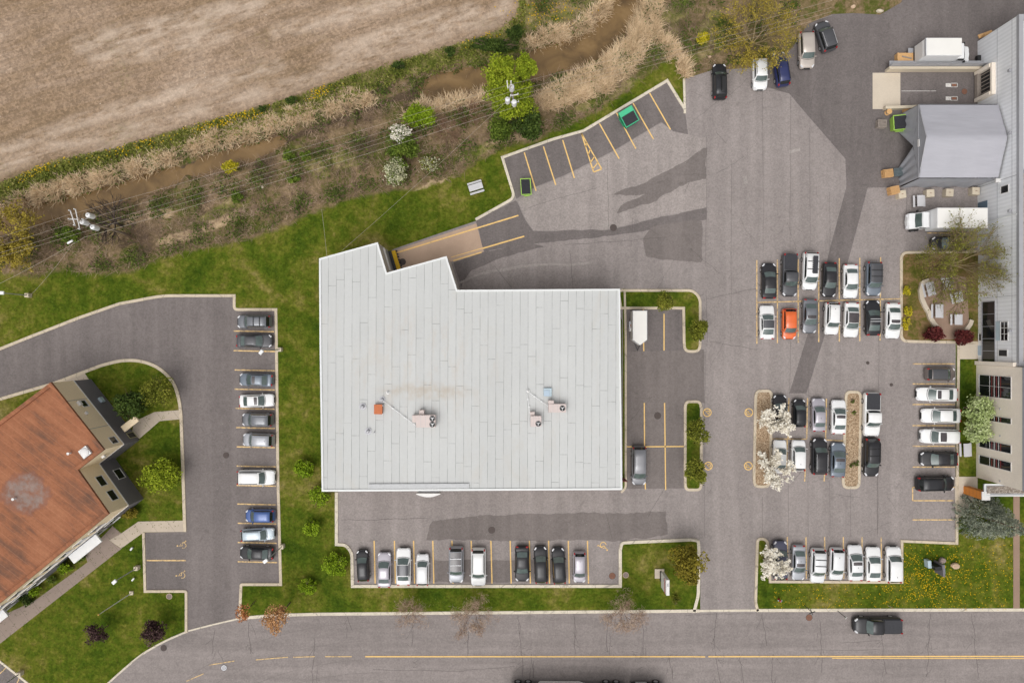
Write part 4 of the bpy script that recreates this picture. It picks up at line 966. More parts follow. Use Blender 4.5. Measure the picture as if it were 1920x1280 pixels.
# --- tarpaulin shelter
x0, x1 = 52.05, 62.12; yn, ys, yr = 30.2, 20.9, 25.6; he, hr = 4.2, 5.8
tent = thing("tarpaulin_shelter", (x0, yr, 0), "large grey tarpaulin shelter with a ridge roof, its front flaps tied open", "shelter")
NXs, NYs = 24, 9; V = []; Fq = []
for j in range(2*NYs+1):
    for i in range(NXs+1):
        u = i/NXs; y = ys+(yn-ys)*j/(2*NYs); t_ = 1-abs(y-yr)/((yr-ys) if y < yr else (yn-yr))
        z = he+(hr-he)*t_; sag = 0.07*math.sin(math.pi*t_)*abs(math.sin(u*math.pi*3))
        x = x0+0.02+(x1-x0)*u*(1.0 if u < 1 else 1); bulge = 0.12*math.sin(math.pi*t_)
        V.append((x-(0.1*t_ if i == 0 else 0), y, z-sag+0.02*math.sin(7*u+9*t_)+0.06*bulge))
for j in range(2*NYs):
    for i in range(NXs): a = j*(NXs+1)+i; Fq.append((a, a+1, a+NXs+2, a+NXs+1))
np_mesh("roof_sheet", V, Fq, MAT['tarp'], tent, True)
def sidewall(y, name):
    V = []; Fq = []; out = 1 if y > yr else -1
    for j in range(7):
        for i in range(41):
            u = i/40; z = he*j/6+.01; V.append((x0+(x1-x0)*u, y+out*(0.10+0.10*math.sin(u*24)*(1-j/6)+0.25*(1-j/6)*0.6), z))
    for j in range(6):
        for i in range(40): a = j*41+i; Fq.append((a, a+1, a+42, a+41))
    np_mesh(name, V, Fq, MAT['tarp_wall'], tent, True)
sidewall(yn, "side_wall"); sidewall(ys, "side_wall")
def flap(pts):
    """gathered curtain: a fan of vertical folds from a top edge to a bottom edge"""
    top, bot = pts; n_ = 26; V = []; Fq = []
    for j in range(8):
        for i in range(n_+1):
            u = i/n_; v = j/7
            a = Vector(top[0]).lerp(Vector(top[1]), u); b_ = Vector(bot[0]).lerp(Vector(bot[1]), u)
            p_ = a.lerp(b_, v); p_.x -= 0.10*math.sin(u*22)*(0.2+v*0.8)+0.10*v*v; V.append(tuple(p_))
    for j in range(7):
        for i in range(n_): a = j*(n_+1)+i; Fq.append((a, a+1, a+n_+2, a+n_+1))
    np_mesh("front_flap", V, Fq, MAT['tarp_wall'], tent, True)
flap((((x0-.05, yn, he), (x0-.05, 25.35, 2.9)), ((x0-.1, yn+.15, 0.02), (x0-.1, 27.9, 0.02))))
flap((((x0-.05, ys, he), (x0-.05, 25.25, 2.9)), ((x0-.1, ys-.1, 0.02), (x0-.1, 23.4, 0.02))))
q = MB(); q.add([(x0-.05, yn, he), (x0-.05, yr, hr-.03), (x0-.04, yr-.25, 2.9)], [(0, 1, 2)]); q.add([(x0-.05, ys, he), (x0-.05, yr, hr-.03), (x0-.04, yr-.25, 2.9)], [(0, 2, 1)]); q.build("gable_sheet", MAT['tarp_wall'], tent)
q = MB()
for x in (x0+.1, x0+3.4, x0+6.7, x1-.25):
    q = MB()
    for y in (yn-.12, ys+.12): q.tube((x, y, 0), (x, y, he-.08), 0.05, None, 6)
    q.tube((x, yn-.12, he-.1), (x, yr, hr-.12), 0.05, None, 6); q.tube((x, ys+.12, he-.1), (x, yr, hr-.12), 0.05, None, 6)
    q.build("frame_pole", MAT['grey_metal'], tent)
q = MB(); q.tube((x0-.08, yn, he+.02), (x0-.08, yr, hr+.03), 0.05, None, 6); q.tube((x0-.08, ys, he+.02), (x0-.08, yr, hr+.03), 0.05, None, 6); q.tube((x0-.1, ys, he-.02), (x0-.1, yn, he-.02), 0.045, None, 6); q.build("gable_edge", MAT['grey_metal'], tent)
q = MB(); q.box((x0-.16, yr-.3, he+.12), (0.12, 0.9, 0.3)); q.build("label_plate", MAT['frame_white'], tent)

# --- loading yard walls
t = thing("retaining_wall", at(1745, 131), "cream concrete retaining wall with a metal rail along the loading bay below the white box truck", "wall")
a, b_ = xy(1659, 133.5), xy(1832, 133.5); q = MB(); q.prism([(a[0], a[1]-.16), (b_[0], b_[1]-.16), (b_[0], b_[1]+.16), (a[0], a[1]+.16)], 0.0, 1.15); q.build("wall_body", MAT['block'], t)
q = MB()
for i in range(9): x = a[0]+(b_[0]-a[0])*i/8; q.tube((x, a[1]+.2, 1.1), (x, a[1]+.2, 2.15), 0.035, None, 6)
for z in (1.55, 2.1): q.tube((a[0], a[1]+.2, z), (b_[0], b_[1]+.2, z), 0.04, None, 6)
q.build("rail", MAT['grey_metal'], t)
q = MB(); q.box(((a[0]+b_[0])/2, a[1]+.22, 1.62), (b_[0]-a[0], 0.03, 0.8)); q.box(((a[0]+b_[0])/2, a[1]+.55, 1.12), (b_[0]-a[0], 0.7, 0.1)); q.build("rail_panel", MAT['grey_metal'], t)
t = thing("retaining_wall", at(1690, 204), "low concrete wall along the loading bay beside the tarpaulin shelter", "wall")
a, b_ = xy(1655,205), xy(1728,203); q = MB(); q.prism([(a[0], a[1]-.18), (b_[0], b_[1]-.18), (b_[0], b_[1]+.18), (a[0], a[1]+.18)], 0.0, 0.75); q.build("wall_body", MAT['block'], t)

# --- patio seat walls
def seatwall(pts, label):
    P = XY(pts); t = thing("seat_wall", (P[0][0], P[0][1], 0), label, "wall")
    q = MB(); Q = [Vector(p_) for p_ in P]; n_ = len(Q); L_ = []; R_ = []
    for i in range(n_):
        d = (Q[min(i+1, n_-1)]-Q[max(i-1, 0)]).normalized(); nn = Vector((-d.y, d.x)); L_.append(Q[i]+nn*.24); R_.append(Q[i]-nn*.24)
    q.prism([tuple(p_) for p_ in L_]+[tuple(p_) for p_ in R_[::-1]], 0.1, 0.48); q.build("wall_body", MAT['block'], t)
    q = MB(); q.strip(P, 0.54, 0.52); q.strip(P, 0.54, 0.485); q.build("cap_stone", MAT['conc_pale'], t)
seatwall([(1738,526),(1727,530),(1723,545),(1725,560),(1731,574),(1738,586),(1741,596),(1748,607),(1754,614)], "curved pale concrete seat wall on the left of the picnic patio")
seatwall([(1818,600),(1815,608),(1810,615),(1805,622)], "short pale seat wall beside the right red shrub on the patio")
# ------------------------------------------------------------------ vehicles
MAT['tyre'] = flat("tyre_rubber", (0.022, 0.021, 0.021), 0.85, 0, 0.2, 4)
MAT['rim'] = flat("alloy_rim", (0.42, 0.42, 0.43), 0.35, 0.5, 0.1)
MAT['screen'] = glassmat("windscreen_glass", (0.085, 0.115, 0.108), 1.75)  # pale teal base colour includes the sky reflected in sloping glass
MAT['side_glass'] = glassmat("tinted_side_glass", (0.016, 0.019, 0.020), 1.55)
MAT['roof_glass'] = glassmat("dark_roof_glass", (0.065, 0.055, 0.058), 1.5, 0.15)
MAT['lamp'] = flat("headlamp_lens", (0.72, 0.72, 0.74), 0.2, 0, 0.1)
MAT['tail'] = flat("tail_lamp_lens", (0.40, 0.015, 0.018), 0.25, 0, 0.1)
MAT['trim'] = flat("black_trim", (0.02, 0.02, 0.021), 0.5, 0, 0.15)
MAT['rail'] = flat("satin_rail", (0.55, 0.55, 0.56), 0.4, 0.3, 0.05)
PAINT = {}
for nm, c_, me_ in (('white', (.80, .795, .785), 0), ('pearl', (.72, .72, .725), .0), ('silver', (.37, .38, .41), .25), ('lilac', (.41, .385, .425), .25), ('beige', (.50, .44, .39), .2), ('ice', (.50, .57, .63), .15),
                    ('gray', (.165, .172, .19), .25), ('midgray', (.21, .21, .225), .2), ('slate', (.155, .185, .225), .25), ('steel', (.30, .35, .41), .2), ('char', (.085, .085, .092), .2), ('black', (.022, .022, .025), 0), ('ink', (.028, .027, .030), .1), ('navy', (.022, .030, .115), .15), ('dusk', (.070, .070, .115), .15), ('blue', (.055, .11, .31), .15), ('orange', (.72, .13, .022), 0), ('brown', (.17, .14, .13), .2)):
    PAINT[nm] = paint(nm+"_car_paint", c_, me_)
# profile: base length/width, roof height, [s, top z] profile, stations of the glasshouse (s): screen base, roof front, roof rear, rear glass base
TYPES = {
 'sedan': (4.65, 1.83, 1.45, [(0,.56),(.03,.70),(.12,.80),(.27,.93),(.33,.95),(.80,.98),(.93,.97),(.98,.90),(1,.62)], (.27,.425,.70,.865), .74),
 'coupe': (4.60, 1.84, 1.38, [(0,.54),(.03,.68),(.12,.78),(.30,.92),(.36,.94),(.80,.97),(.94,.95),(.98,.88),(1,.60)], (.30,.455,.68,.885), .72),
 'hatch': (4.05, 1.74, 1.52, [(0,.60),(.03,.76),(.10,.86),(.25,.98),(.30,1.0),(.90,1.02),(.97,.98),(1,.68)], (.24,.385,.88,.965), .76),
 'suv':   (4.65, 1.87, 1.70, [(0,.66),(.03,.84),(.10,.95),(.26,1.06),(.30,1.08),(.92,1.10),(.975,1.04),(1,.72)], (.265,.385,.90,.968), .78),
 'van':   (5.05, 1.95, 1.75, [(0,.62),(.03,.78),(.10,.92),(.20,1.04),(.26,1.08),(.92,1.12),(.98,1.04),(1,.70)], (.205,.345,.925,.985), .80),
 'pickup':(5.75, 1.98, 1.86, [(0,.70),(.03,.92),(.10,1.05),(.25,1.14),(.30,1.16),(.60,1.18),(.97,1.18),(.99,1.10),(1,.75)], (.255,.345,.545,.590), .80),
}
def interp(prof, s_):
    for (a, za), (b_, zb) in zip(prof[:-1], prof[1:]):
        if s_ <= b_: t = (s_-a)/(b_-a+1e-9); t = max(0, min(1, t)); return za+(zb-za)*t
    return prof[-1][1]
class CarShape:
    def __init__(self, kind):
        self.kind = kind; self.L, self.W, self.Hh, self.prof, self.st, self.rw = TYPES[kind]
        L, W = self.L, self.W
        ss = [0, .012, .03, .06, .10, .16, .22, .28, .34, .42, .50, .58, .66, .74, .82, .88, .93, .965, .985, 1.0]
        body = MB(); rows = []
        for s_ in ss:
            hw = W/2
            if s_ < .15: hw *= .70+.30*math.sqrt(max(0, 1-((.15-s_)/.15)**2))
            if s_ > .90: hw *= .80+.20*math.sqrt(max(0, 1-((s_-.90)/.10)**2))
            z = interp(self.prof, s_); x = L/2-s_*L; zl = .24 if .02 < s_ < .98 else .34
            crown = .035
            rows.append([(x, y*hw, zz) for y, zz in ((-.90, zl), (-.985, zl+.14), (-1.0, min(.62, z-.1)), (-.985, z-.11), (-.93, z-.035), (-.80, z), (-.40, z+crown*.8), (0, z+crown), (.40, z+crown*.8), (.80, z), (.93, z-.035), (.985, z-.11), (1.0, min(.62, z-.1)), (.985, zl+.14), (.90, zl))])
        m_ = len(rows[0]); vs = [v for r in rows for v in r]; fs = []
        for i in range(len(rows)-1):
            for k in range(m_-1): fs.append((i*m_+k, i*m_+k+1, (i+1)*m_+k+1, (i+1)*m_+k))
            fs.append((i*m_+m_-1, i*m_, (i+1)*m_, (i+1)*m_+m_-1))
        body.add(vs, fs, 0, True); body.add(rows[0], [tuple(range(m_-1, -1, -1))]); body.add(rows[-1], [tuple(range(m_))])
        # glasshouse
        wb = W/2*.90; wr = W/2*self.rw; H_ = self.Hh; self.rows = []
        s0, s1, s2, s3 = self.st; sts = [(s0, 0), (s1, 1), (s1+(s2-s1)*.35, 1.03), (s1+(s2-s1)*.7, 1.02), (s2, .985), (s3, 0)]
        ym = (-1, -.93, -.80, -.40, 0, .40, .80, .93, 1)
        for idx, (s_, t) in enumerate(sts):
            belt = interp(self.prof, s_)+.012; x = L/2-s_*L; row = []
            bow = .16 if idx == 0 else (.09 if idx == 1 else (-.07 if idx == 5 else 0))
            for y in ym:
                a = abs(y)
                if t == 0:
                    yy = y*wb*(1.0 if idx == 0 else .93); zz = belt+.02*(1-a); xx = x+bow*(1-y*y)
                else:
                    zr = belt+(H_-belt)*t; xx = x+bow*(1-y*y)
                    if a > .99: yy = math.copysign(wb*(1 if idx < 4 else .97), y); zz = belt-.03
                    elif a > .9: yy = math.copysign(wr*1.03, y); zz = zr-.10
                    else: yy = y/.80*wr*.93 if a <= .80 else y*wr; zz = zr-(.035 if a > .7 else .0)+.02*(1-a)
                row.append(Vector((xx, yy, zz)))
            self.rows.append(row)
        k = len(ym); vs = [v for r in self.rows for v in r]; fs = []
        for i in range(len(sts)-1):
            for j in range(k-1): fs.append((i*k+j, i*k+j+1, (i+1)*k+j+1, (i+1)*k+j))
        body.add(vs, fs, 0, True)
        self.parts = {'body': body.mesh('body', [MAT['trim']])}
        P = self.parts
        P['windshield'] = self.patch([.05, .35, .65, .95], [1.55, 2.2, 3, 4, 5, 5.8, 6.45]).mesh('windshield', [MAT['screen']])
        P['rear_window'] = self.patch([4.12, 4.4, 4.7, 4.86], [1.7, 2.3, 3, 4, 5, 5.7, 6.3]).mesh('rear_window', [MAT['screen'] if kind in ('sedan', 'coupe') else MAT['side_glass']])
        e = 4.15 if kind in ('suv', 'van', 'hatch') else (4.25 if kind != 'pickup' else 3.95)
        for nm, v0, v1 in (('side_window_right', .22, .90), ('side_window_left', 7.78, 7.10)):
            P[nm] = self.patch([.62, 1, 2, 3, e], [v0, (v0+v1)/2, v1]).mesh('side_window', [MAT['side_glass']])
        P['sunroof'] = self.patch([1.18, 1.5, 2.0], [2.25, 3, 4, 5, 5.75]).mesh('sunroof', [MAT['roof_glass']])
        P['glass_roof'] = self.patch([1.02, 1.5, 2, 3, 3.97], [2.02, 3, 4, 5, 5.98], .012).mesh('glass_roof', [MAT['roof_glass']])
        P['roof'] = self.patch([1.02, 2, 3, 3.97], [1.3, 2, 3, 4, 5, 6, 6.7], .012).mesh('roof', [MAT['trim']])
        hx = L/2
        def lens(cx, cy, cz, dx, dy, dz, rz, mat, nm):
            q = MB(); q.box((0, 0, 0), (dx, dy, dz), 0, 0, min(dx, dy, dz)*.35); ca, sa = math.cos(rz), math.sin(rz)
            q.v = [(cx+x*ca-y*sa, cy+x*sa+y*ca, cz+z) for x, y, z in q.v]; return q.mesh(nm, [MAT[mat]])
        zh = interp(self.prof, .07)
        for sg, nm in ((1, 'l'), (-1, 'r')):
            P['headlight_'+nm] = lens(hx-.26, sg*(W/2-.24), zh-.055, .46, .20, .15, -sg*.62, 'lamp', 'headlight')
            zt = interp(self.prof, .965)
            if kind in ('sedan', 'coupe'): P['taillight_'+nm] = lens(-hx+.13, sg*(W/2-.30), zt-.08, .22, .38, .20, sg*.30, 'tail', 'taillight')
            else: P['taillight_'+nm] = lens(-hx+.17, sg*(W/2-.17), zt+.02, .26, .16, .36, sg*.15, 'tail', 'taillight')
            P['mirror_'+nm] = lens(hx-(s0+.035)*L, sg*(W/2+.07), interp(self.prof, s0)+.03, .13, .24, .15, sg*.2, 'trim', 'mirror')
        q = MB(); q.box((hx-.015, 0, interp(self.prof, .02)-.12), (.08, W*.42, .20), 0, 0, .02); q.box((hx-.02, 0, .36), (.07, W*.6, .16), 0, 0, .02); P['grille'] = q.mesh('grille', [MAT['trim']])
        q = MB(); q.box((-hx+.06, 0, .50), (.16, W*.72, .16), 0, 0, .03); P['bumper'] = q.mesh('bumper', [MAT['trim']])
        for i, (sx, sy) in enumerate(((.185, 1), (.185, -1), (.80, 1), (.80, -1))):
            x = hx-sx*L; r = .33 if kind in ('sedan', 'coupe', 'hatch') else .37
            q = MB(); q.tube((x, sy*(W/2-.21), r), (x, sy*(W/2+.012), r), r, r*.97, 20); P['wheel_%d' % i] = q.mesh('wheel', [MAT['tyre']])
            q = MB(); q.disc((0, 0, 0), r*.66, 14); q.v = [(x+a, sy*(W/2+.020), r+b_*sy) for a, b_, _ in q.v]
            q.f = [f if sy < 0 else f[::-1] for f in q.f]
            for k5 in range(5):
                an = 2*math.pi*k5/5; q.box((x+math.cos(an)*r*.36, sy*(W/2+.026), r+math.sin(an)*r*.36), (.07, .02, .07))
            P['rim_%d' % i] = q.mesh('rim', [MAT['rim']])
        zr = H_*1.0; xr0, xr1 = hx-(s1+.02)*L, hx-(s2-.02)*L
        for sg, nm in ((1, 'l'), (-1, 'r')):
            q = MB(); q.box(((xr0+xr1)/2, sg*wr*.93, zr+.055), (xr0-xr1, .05, .045), 0, 0, .015); q.box((xr0-.08, sg*wr*.93, zr+.01), (.10, .05, .09)); q.box((xr1+.08, sg*wr*.93, zr+.01), (.10, .05, .09)); P['roof_rail_'+nm] = q.mesh('roof_rail', [MAT['rail']])
        for i, f_ in enumerate((.30, .68)):
            q = MB(); q.box((xr0+(xr1-xr0)*f_, 0, zr+.105), (.09, wr*2.0, .035), 0, 0, .012); P['crossbar_%d' % i] = q.mesh('crossbar', [MAT['rail']])
        q = MB(); q.box((xr1+.45, 0, zr+.06), (.16, .035, .07), 0, 0, .015); P['antenna'] = q.mesh('antenna', [MAT['trim']])
        q = MB(); q.box((hx-(s1-.06)*L-.05, .0, .0), (.01, .01, .01))
        # hood shut line and wipers
        q = MB()
        xs = hx-(s0-.012)*L
        q.strip([(xs+.17*(1-(y/wb)**2), y) for y in [wb*.94*(i/6-1) for i in range(13)]], .05, 0)
        q.v = [(x, y, interp(self.prof, (hx-x)/L)+.035*(1-abs(y)/(W/2))+.018) for x, y, z in q.v]; P['cowl'] = q.mesh('cowl', [MAT['trim']])
        if kind == 'pickup':
            xb0, xb1 = hx-.615*L, hx-.985*L; zb = 1.18
            q = MB(); q.box(((xb0+xb1)/2, 0, zb+.05), (xb0-xb1, W*.84, .06), 0, 0, .02)
            for i in range(1, 4): q.box((xb0+(xb1-xb0)*i/4, 0, zb+.083), (.03, W*.80, .012))
            P['bed_cover'] = q.mesh('bed_cover', [MAT['lid']])
        if kind in ('suv', 'van'):
            q = MB(); q.box((xr0-(xr0-xr1)*.5, -wr*.35, zr+.2), ((xr0-xr1)*.92, wr*.9, .26), 0, 0, .1); P['roof_box'] = q.mesh('roof_box', [MAT['trim']])
            q = MB(); q.box((xr0-(xr0-xr1)*.52, wr*.33, zr+.13), ((xr0-xr1)*.86, wr*.80, .05), 0, 0, .02)
            for i in range(9): q.box((xr0-(xr0-xr1)*(.14+.09*i), -wr*.12, zr+.13), (.14, .10, .05))
            P['rack_mat'] = q.mesh('rack_mat', [MAT['lid']])
    def surf(self, t, v):
        i = min(int(t), len(self.rows)-2); j = min(int(v), len(self.rows[0])-2); a = t-i; b_ = v-j; r = self.rows
        return r[i][j]*(1-a)*(1-b_)+r[i][j+1]*(1-a)*b_+r[i+1][j]*a*(1-b_)+r[i+1][j+1]*a*b_
    def patch(self, ts, vs_, off=.010):
        q = MB(); pts = []
        cx = sum((r[4] for r in self.rows), Vector())/len(self.rows); cx.z = .8
        for t in ts:
            for v in vs_:
                e = .04; du = self.surf(min(t+e, 4.999), v)-self.surf(max(t-e, 0), v); dv = self.surf(t, min(v+e, 7.999))-self.surf(t, max(v-e, 0))
                nn = du.cross(dv); nn = nn.normalized() if nn.length > 1e-9 else Vector((0, 0, 1))
                p_ = self.surf(t, v)
                if nn.dot(p_-cx) < 0: nn = -nn
                pts.append(p_+nn*off)
        k = len(vs_); fs = []
        for i in range(len(ts)-1):
            for j in range(k-1): fs.append((i*k+j, i*k+j+1, (i+1)*k+j+1, (i+1)*k+j))
        q.add(pts, fs, 0, True); return q
SHAPES = {k: CarShape(k) for k in TYPES}
HEAD = {'E': 0, 'N': 90, 'W': 180, 'S': -90}
def add_part(nm, mesh, parent, mat=None):
    o = bpy.data.objects.new(nm, mesh); COL.objects.link(o); o.parent = parent
    if mat: o.material_slots[0].link = 'OBJECT'; o.material_slots[0].material = mat
    return o
def car(x0, x1, y0, y1, head, kind, col, label, tilt=0, opts='', group='cars parked in the lots'):
    sh = SHAPES[kind]; P = sh.parts
    cx, cy, _ = at((x0+x1)/2, (y0+y1)/2, 0.75)
    lx, ly = (x1-x0)/S*.985, (y1-y0)/S*.985
    L_, W_ = (lx, ly) if head in 'EW' else (ly, lx)
    if tilt: a = abs(math.radians(tilt)); d = math.cos(2*a); L_, W_ = (L_*math.cos(a)-W_*math.sin(a))/d, (W_*math.cos(a)-L_*math.sin(a))/d
    r = math.hypot((x0+x1)/2-960, (y0+y1)/2-640)
    sL = max(.84, min(1.16, L_/sh.L)); sW = max(.93, min(1.06, (W_-.06)/sh.W))
    nm = {'sedan': 'sedan_car', 'coupe': 'coupe_car', 'hatch': 'hatchback_car', 'suv': 'suv_car', 'van': 'minivan', 'pickup': 'pickup_truck'}[kind]
    t = thing(nm, (cx, cy, 0), label, 'pickup truck' if kind == 'pickup' else 'car', group, math.radians(HEAD[head]+tilt)); t.scale = (sL, sW, 1)
    pm = PAINT[col]
    add_part('body', P['body'], t, pm)
    for nm_ in ('windshield', 'rear_window'): add_part(nm_, P[nm_], t)
    for nm_ in ('side_window_left', 'side_window_right'): add_part('side_window', P[nm_], t)
    for e in 'lr':
        add_part('headlight', P['headlight_'+e], t); add_part('taillight', P['taillight_'+e], t); add_part('mirror', P['mirror_'+e], t, pm)
    add_part('grille', P['grille'], t); add_part('cowl', P['cowl'], t); add_part('bumper', P['bumper'], t, pm if 'b' not in opts else None)
    for i in range(4): w_ = add_part('wheel', P['wheel_%d' % i], t); add_part('rim', P['rim_%d' % i], w_)
    if 's' in opts: add_part('sunroof', P['sunroof'], t)
    if 'g' in opts: add_part('glass_roof', P['glass_roof'], t)
    if 'k' in opts: add_part('roof', P['roof'], t, PAINT['char'])
    if 'r' in opts or 'R' in opts:
        for e in 'lr': add_part('roof_rail', P['roof_rail_'+e], t, MAT['trim'] if 'R' in opts else None)
    if 'x' in opts or 'X' in opts:
        for i in range(2): add_part('crossbar', P['crossbar_%d' % i], t, MAT['trim'] if 'X' in opts else None)
    if 'a' in opts: add_part('antenna', P['antenna'], t)
    if kind == 'pickup': add_part('bed_cover', P['bed_cover'], t)
    if 'B' in opts: add_part('roof_box', P['roof_box'], t)
    if 'M' in opts: add_part('rack_mat', P['rack_mat'], t)
    return t
# west lot column
car(445,509,591,615,'W','suv','gray',"blue-grey SUV with black crossbars in the topmost bay of the left lot",0,'RX')
car(443,510,626,652,'E','sedan','char',"dark charcoal sedan facing the lawn, second from the top in the left lot",0,'R')
car(448,512,699,725,'W','sedan','slate',"slate blue sedan with a sunroof above the white sedan in the left lot",-2,'s')
car(448,514,738,764,'E','sedan','white',"white sedan with a dark sunroof in the left lot column",2,'s')
car(454,512,774,799,'W','suv','gray',"grey SUV with pale roof rails directly below the white sedan in the left lot",-1,'ra')
car(455,514,812,837,'W','suv','silver',"silver SUV without roof rails two bays below the white sedan in the left lot",-2,'a')
car(445,516,880,909,'E','suv','white',"white SUV with roof rails alone in the middle of the left lot",0,'R')
car(460,515,954,979,'W','hatch','blue',"small bright blue hatchback in the left lot")
car(451,515,988,1015,'E','hatch','ice',"pale ice-blue hatchback with roof rails just below the blue hatchback",3,'R')
car(449,513,1023,1050,'W','sedan','ink',"black sedan under the leaning lamp post in the lowest bay of the left lot",-2)
# front row
car(667,694,1030,1090,'N','hatch','ink',"black hatchback at the left end of the front row",3)
car(707,734,1035,1101,'N','sedan','lilac',"lilac-silver sedan with its tail over the kerb in the front row")
car(742,771,1027,1097,'N','sedan','white',"white sedan with a black roof in the front row",0,'k')
car(780,805,1038,1097,'N','hatch','pearl',"small pale hatchback between the black-roofed sedan and the empty bay of the front row",0,'a')
car(841,870,1024,1092,'S','suv','silver',"silver SUV with a glass roof and pale crossbars in the front row",0,'gxa')
car(882,912,1027,1098,'S','suv','white',"white SUV with black roof rails in the front row",0,'R')
car(965,993,1023,1090,'S','sedan','ink',"black car nose down towards the kerb, leftmost of three black cars in the front row")
car(1000,1028,1023,1093,'N','suv','ink',"black car in the middle of the three black cars in the front row",2)
car(1034,1061,1025,1094,'N','suv','ink',"black car on the right of the three black cars in the front row",3)
car(1074,1099,1034,1092,'S','hatch','lilac',"small silver car with red tail lamps at the right end of the front row",0,'a')
car(1184,1212,836,909,'S','van','midgray',"long grey people carrier parked beside the right wall of the main building",0,'')
# east lot, upper double row
G_ = 'cars parked in the lots'
car(1427,1457,493,560,'N','sedan','ink',"black sedan nose up at the left end of the upper row in the right lot",0)
car(1465,1495,475,556,'S','pickup','char',"dark grey pickup with a covered bed in the upper row",-1)
car(1503,1534,472,544,'S','van','white',"white van with a loaded roof rack in the upper row",-2,'MX')
car(1541,1570,491,557,'S','sedan','ink',"black sedan between the roof-rack van and a white sedan in the upper row",-2)
car(1581,1609,495,559,'S','sedan','white',"white sedan between a black sedan and the crossbar SUV in the upper row")
car(1622,1653,490,555,'S','suv','slate',"blue-grey SUV with black crossbars at the right end of the upper row",-1,'kX')
# east lot, lower double row
car(1424,1453,572,636,'N','coupe','white',"white coupe with a black roof at the left end of the lower row",0,'k')
car(1466,1494,578,636,'S','hatch','orange',"bright orange hatchback in the lower row")
car(1504,1533,560,625,'S','sedan','gray',"grey saloon with a sunroof right of the orange hatchback",-1,'s')
car(1545,1574,566,628,'S','suv','white',"white boxy SUV with dark side glass in the lower row beside the grey saloon",-2,'Ra')
car(1581,1612,566,633,'S','sedan','white',"white car with a full-length black glass roof in the lower row",-2,'g')
car(1621,1653,563,629,'N','coupe','black',"glossy black car with two pale roof bars in the lower row",0,'x')
car(1659,1690,567,635,'S','sedan','white',"white sedan with a small sunroof beside the planted patio",-1,'s')
# middle block
car(1449,1476,740,803,'N','sedan','ink',"dark car half hidden by the upper white blossom tree")
car(1486,1511,748,801,'N','hatch','black',"small black hatchback right of the upper blossom tree",-1)
car(1522,1548,746,809,'N','sedan','lilac',"silver-grey sedan with red tail lamp beside the small black hatchback",0,'a')
car(1558,1587,749,814,'N','sedan','white',"white sedan with a sunroof beside the right gravel island",-1,'s')
car(1616,1652,735,818,'S','pickup','white',"white pickup with a black bed cover right of the gravel island",-1)
car(1448,1476,824,888,'N','sedan','white',"white sedan half hidden by the lower blossom tree",-2)
car(1483,1511,824,883,'N','hatch','white',"small white hatchback right of the lower blossom tree",-1,'a')
car(1521,1551,821,890,'N','suv','ink',"black SUV with pale roof rails between the white hatchback and the slate sedan",-1,'r')
car(1556,1587,829,895,'N','sedan','slate',"slate grey sedan with a sunroof touching the right gravel island",-2,'sa')
car(1616,1651,820,893,'S','suv','ink',"long black SUV with crossbars parked behind the white pickup",-1,'RX')
# right column
car(1736,1791,688,714,'E','hatch','brown',"taupe hatchback with a dark roof at the top of the right-hand column",0,'k')
car(1718,1797,725,753,'W','sedan','white',"white sedan with a sunroof just below the taupe hatchback",-1,'s')
car(1728,1802,765,793,'W','sedan','white',"white sedan with a plain roof in the middle of three white cars by the building",0)
car(1725,1799,803,832,'W','suv','white',"white SUV with a dark roof window, lowest of three white cars by the building",-1,'s')
car(1726,1796,846,874,'W','sedan','ink',"black car with a pale windscreen below the three white cars",0)
car(1718,1789,891,921,'E','suv','black',"black SUV nose towards the entrance paving at the lower right",1,'R')
# lower right row
car(1449,1476,1013,1086,'N','suv','dusk',"dark navy car with pale roof rails beside the lower blossom tree of the bottom row",0,'r')
car(1484,1511,1021,1088,'S','sedan','silver',"silver-blue sedan with a sunroof in the bottom right row",-1,'sa')
car(1518,1548,1027,1093,'S','suv','pearl',"pale silver SUV with black crossbars in the bottom right row",-2,'X')
car(1554,1583,1026,1088,'S','hatch','pearl',"off-white hatchback with a black tailgate in the bottom right row",-2,'a')
car(1589,1619,1021,1089,'N','sedan','pearl',"white sedan with a wide black sunroof in the bottom right row",1,'sa')
car(1623,1653,1025,1090,'N','coupe','white',"white rounded coupe second from the right in the bottom row",0)
car(1659,1691,1024,1092,'N','suv','white',"white car at the right end of the bottom row beside the dandelion lawn",0,'a')
# top cars
car(1335,1363,120,187,'N','suv','black',"black estate car with a roof box by the scrub edge",1,'B')
car(1410,1439,109,169,'S','suv','white',"white SUV under the edge of the budding willow",1,'R')
car(1446,1482,96,164,'N','suv','navy',"navy blue SUV beside the white SUV at the scrub edge",9,'R')
car(1496,1528,60,129,'S','suv','beige',"dusty beige SUV between the navy and the dark grey SUV",2,'')
car(1524,1571,37,101,'N','suv','char',"dark grey SUV with bright red tail lamps parked askew at the top",18,'r')
car(1746,1815,443,471,'W','suv','ink',"black SUV half hidden under the spreading patio tree",0,'x')
car(1600,1690,1155,1188,'W','pickup','ink',"black pickup truck driving along the street",0,'',None)

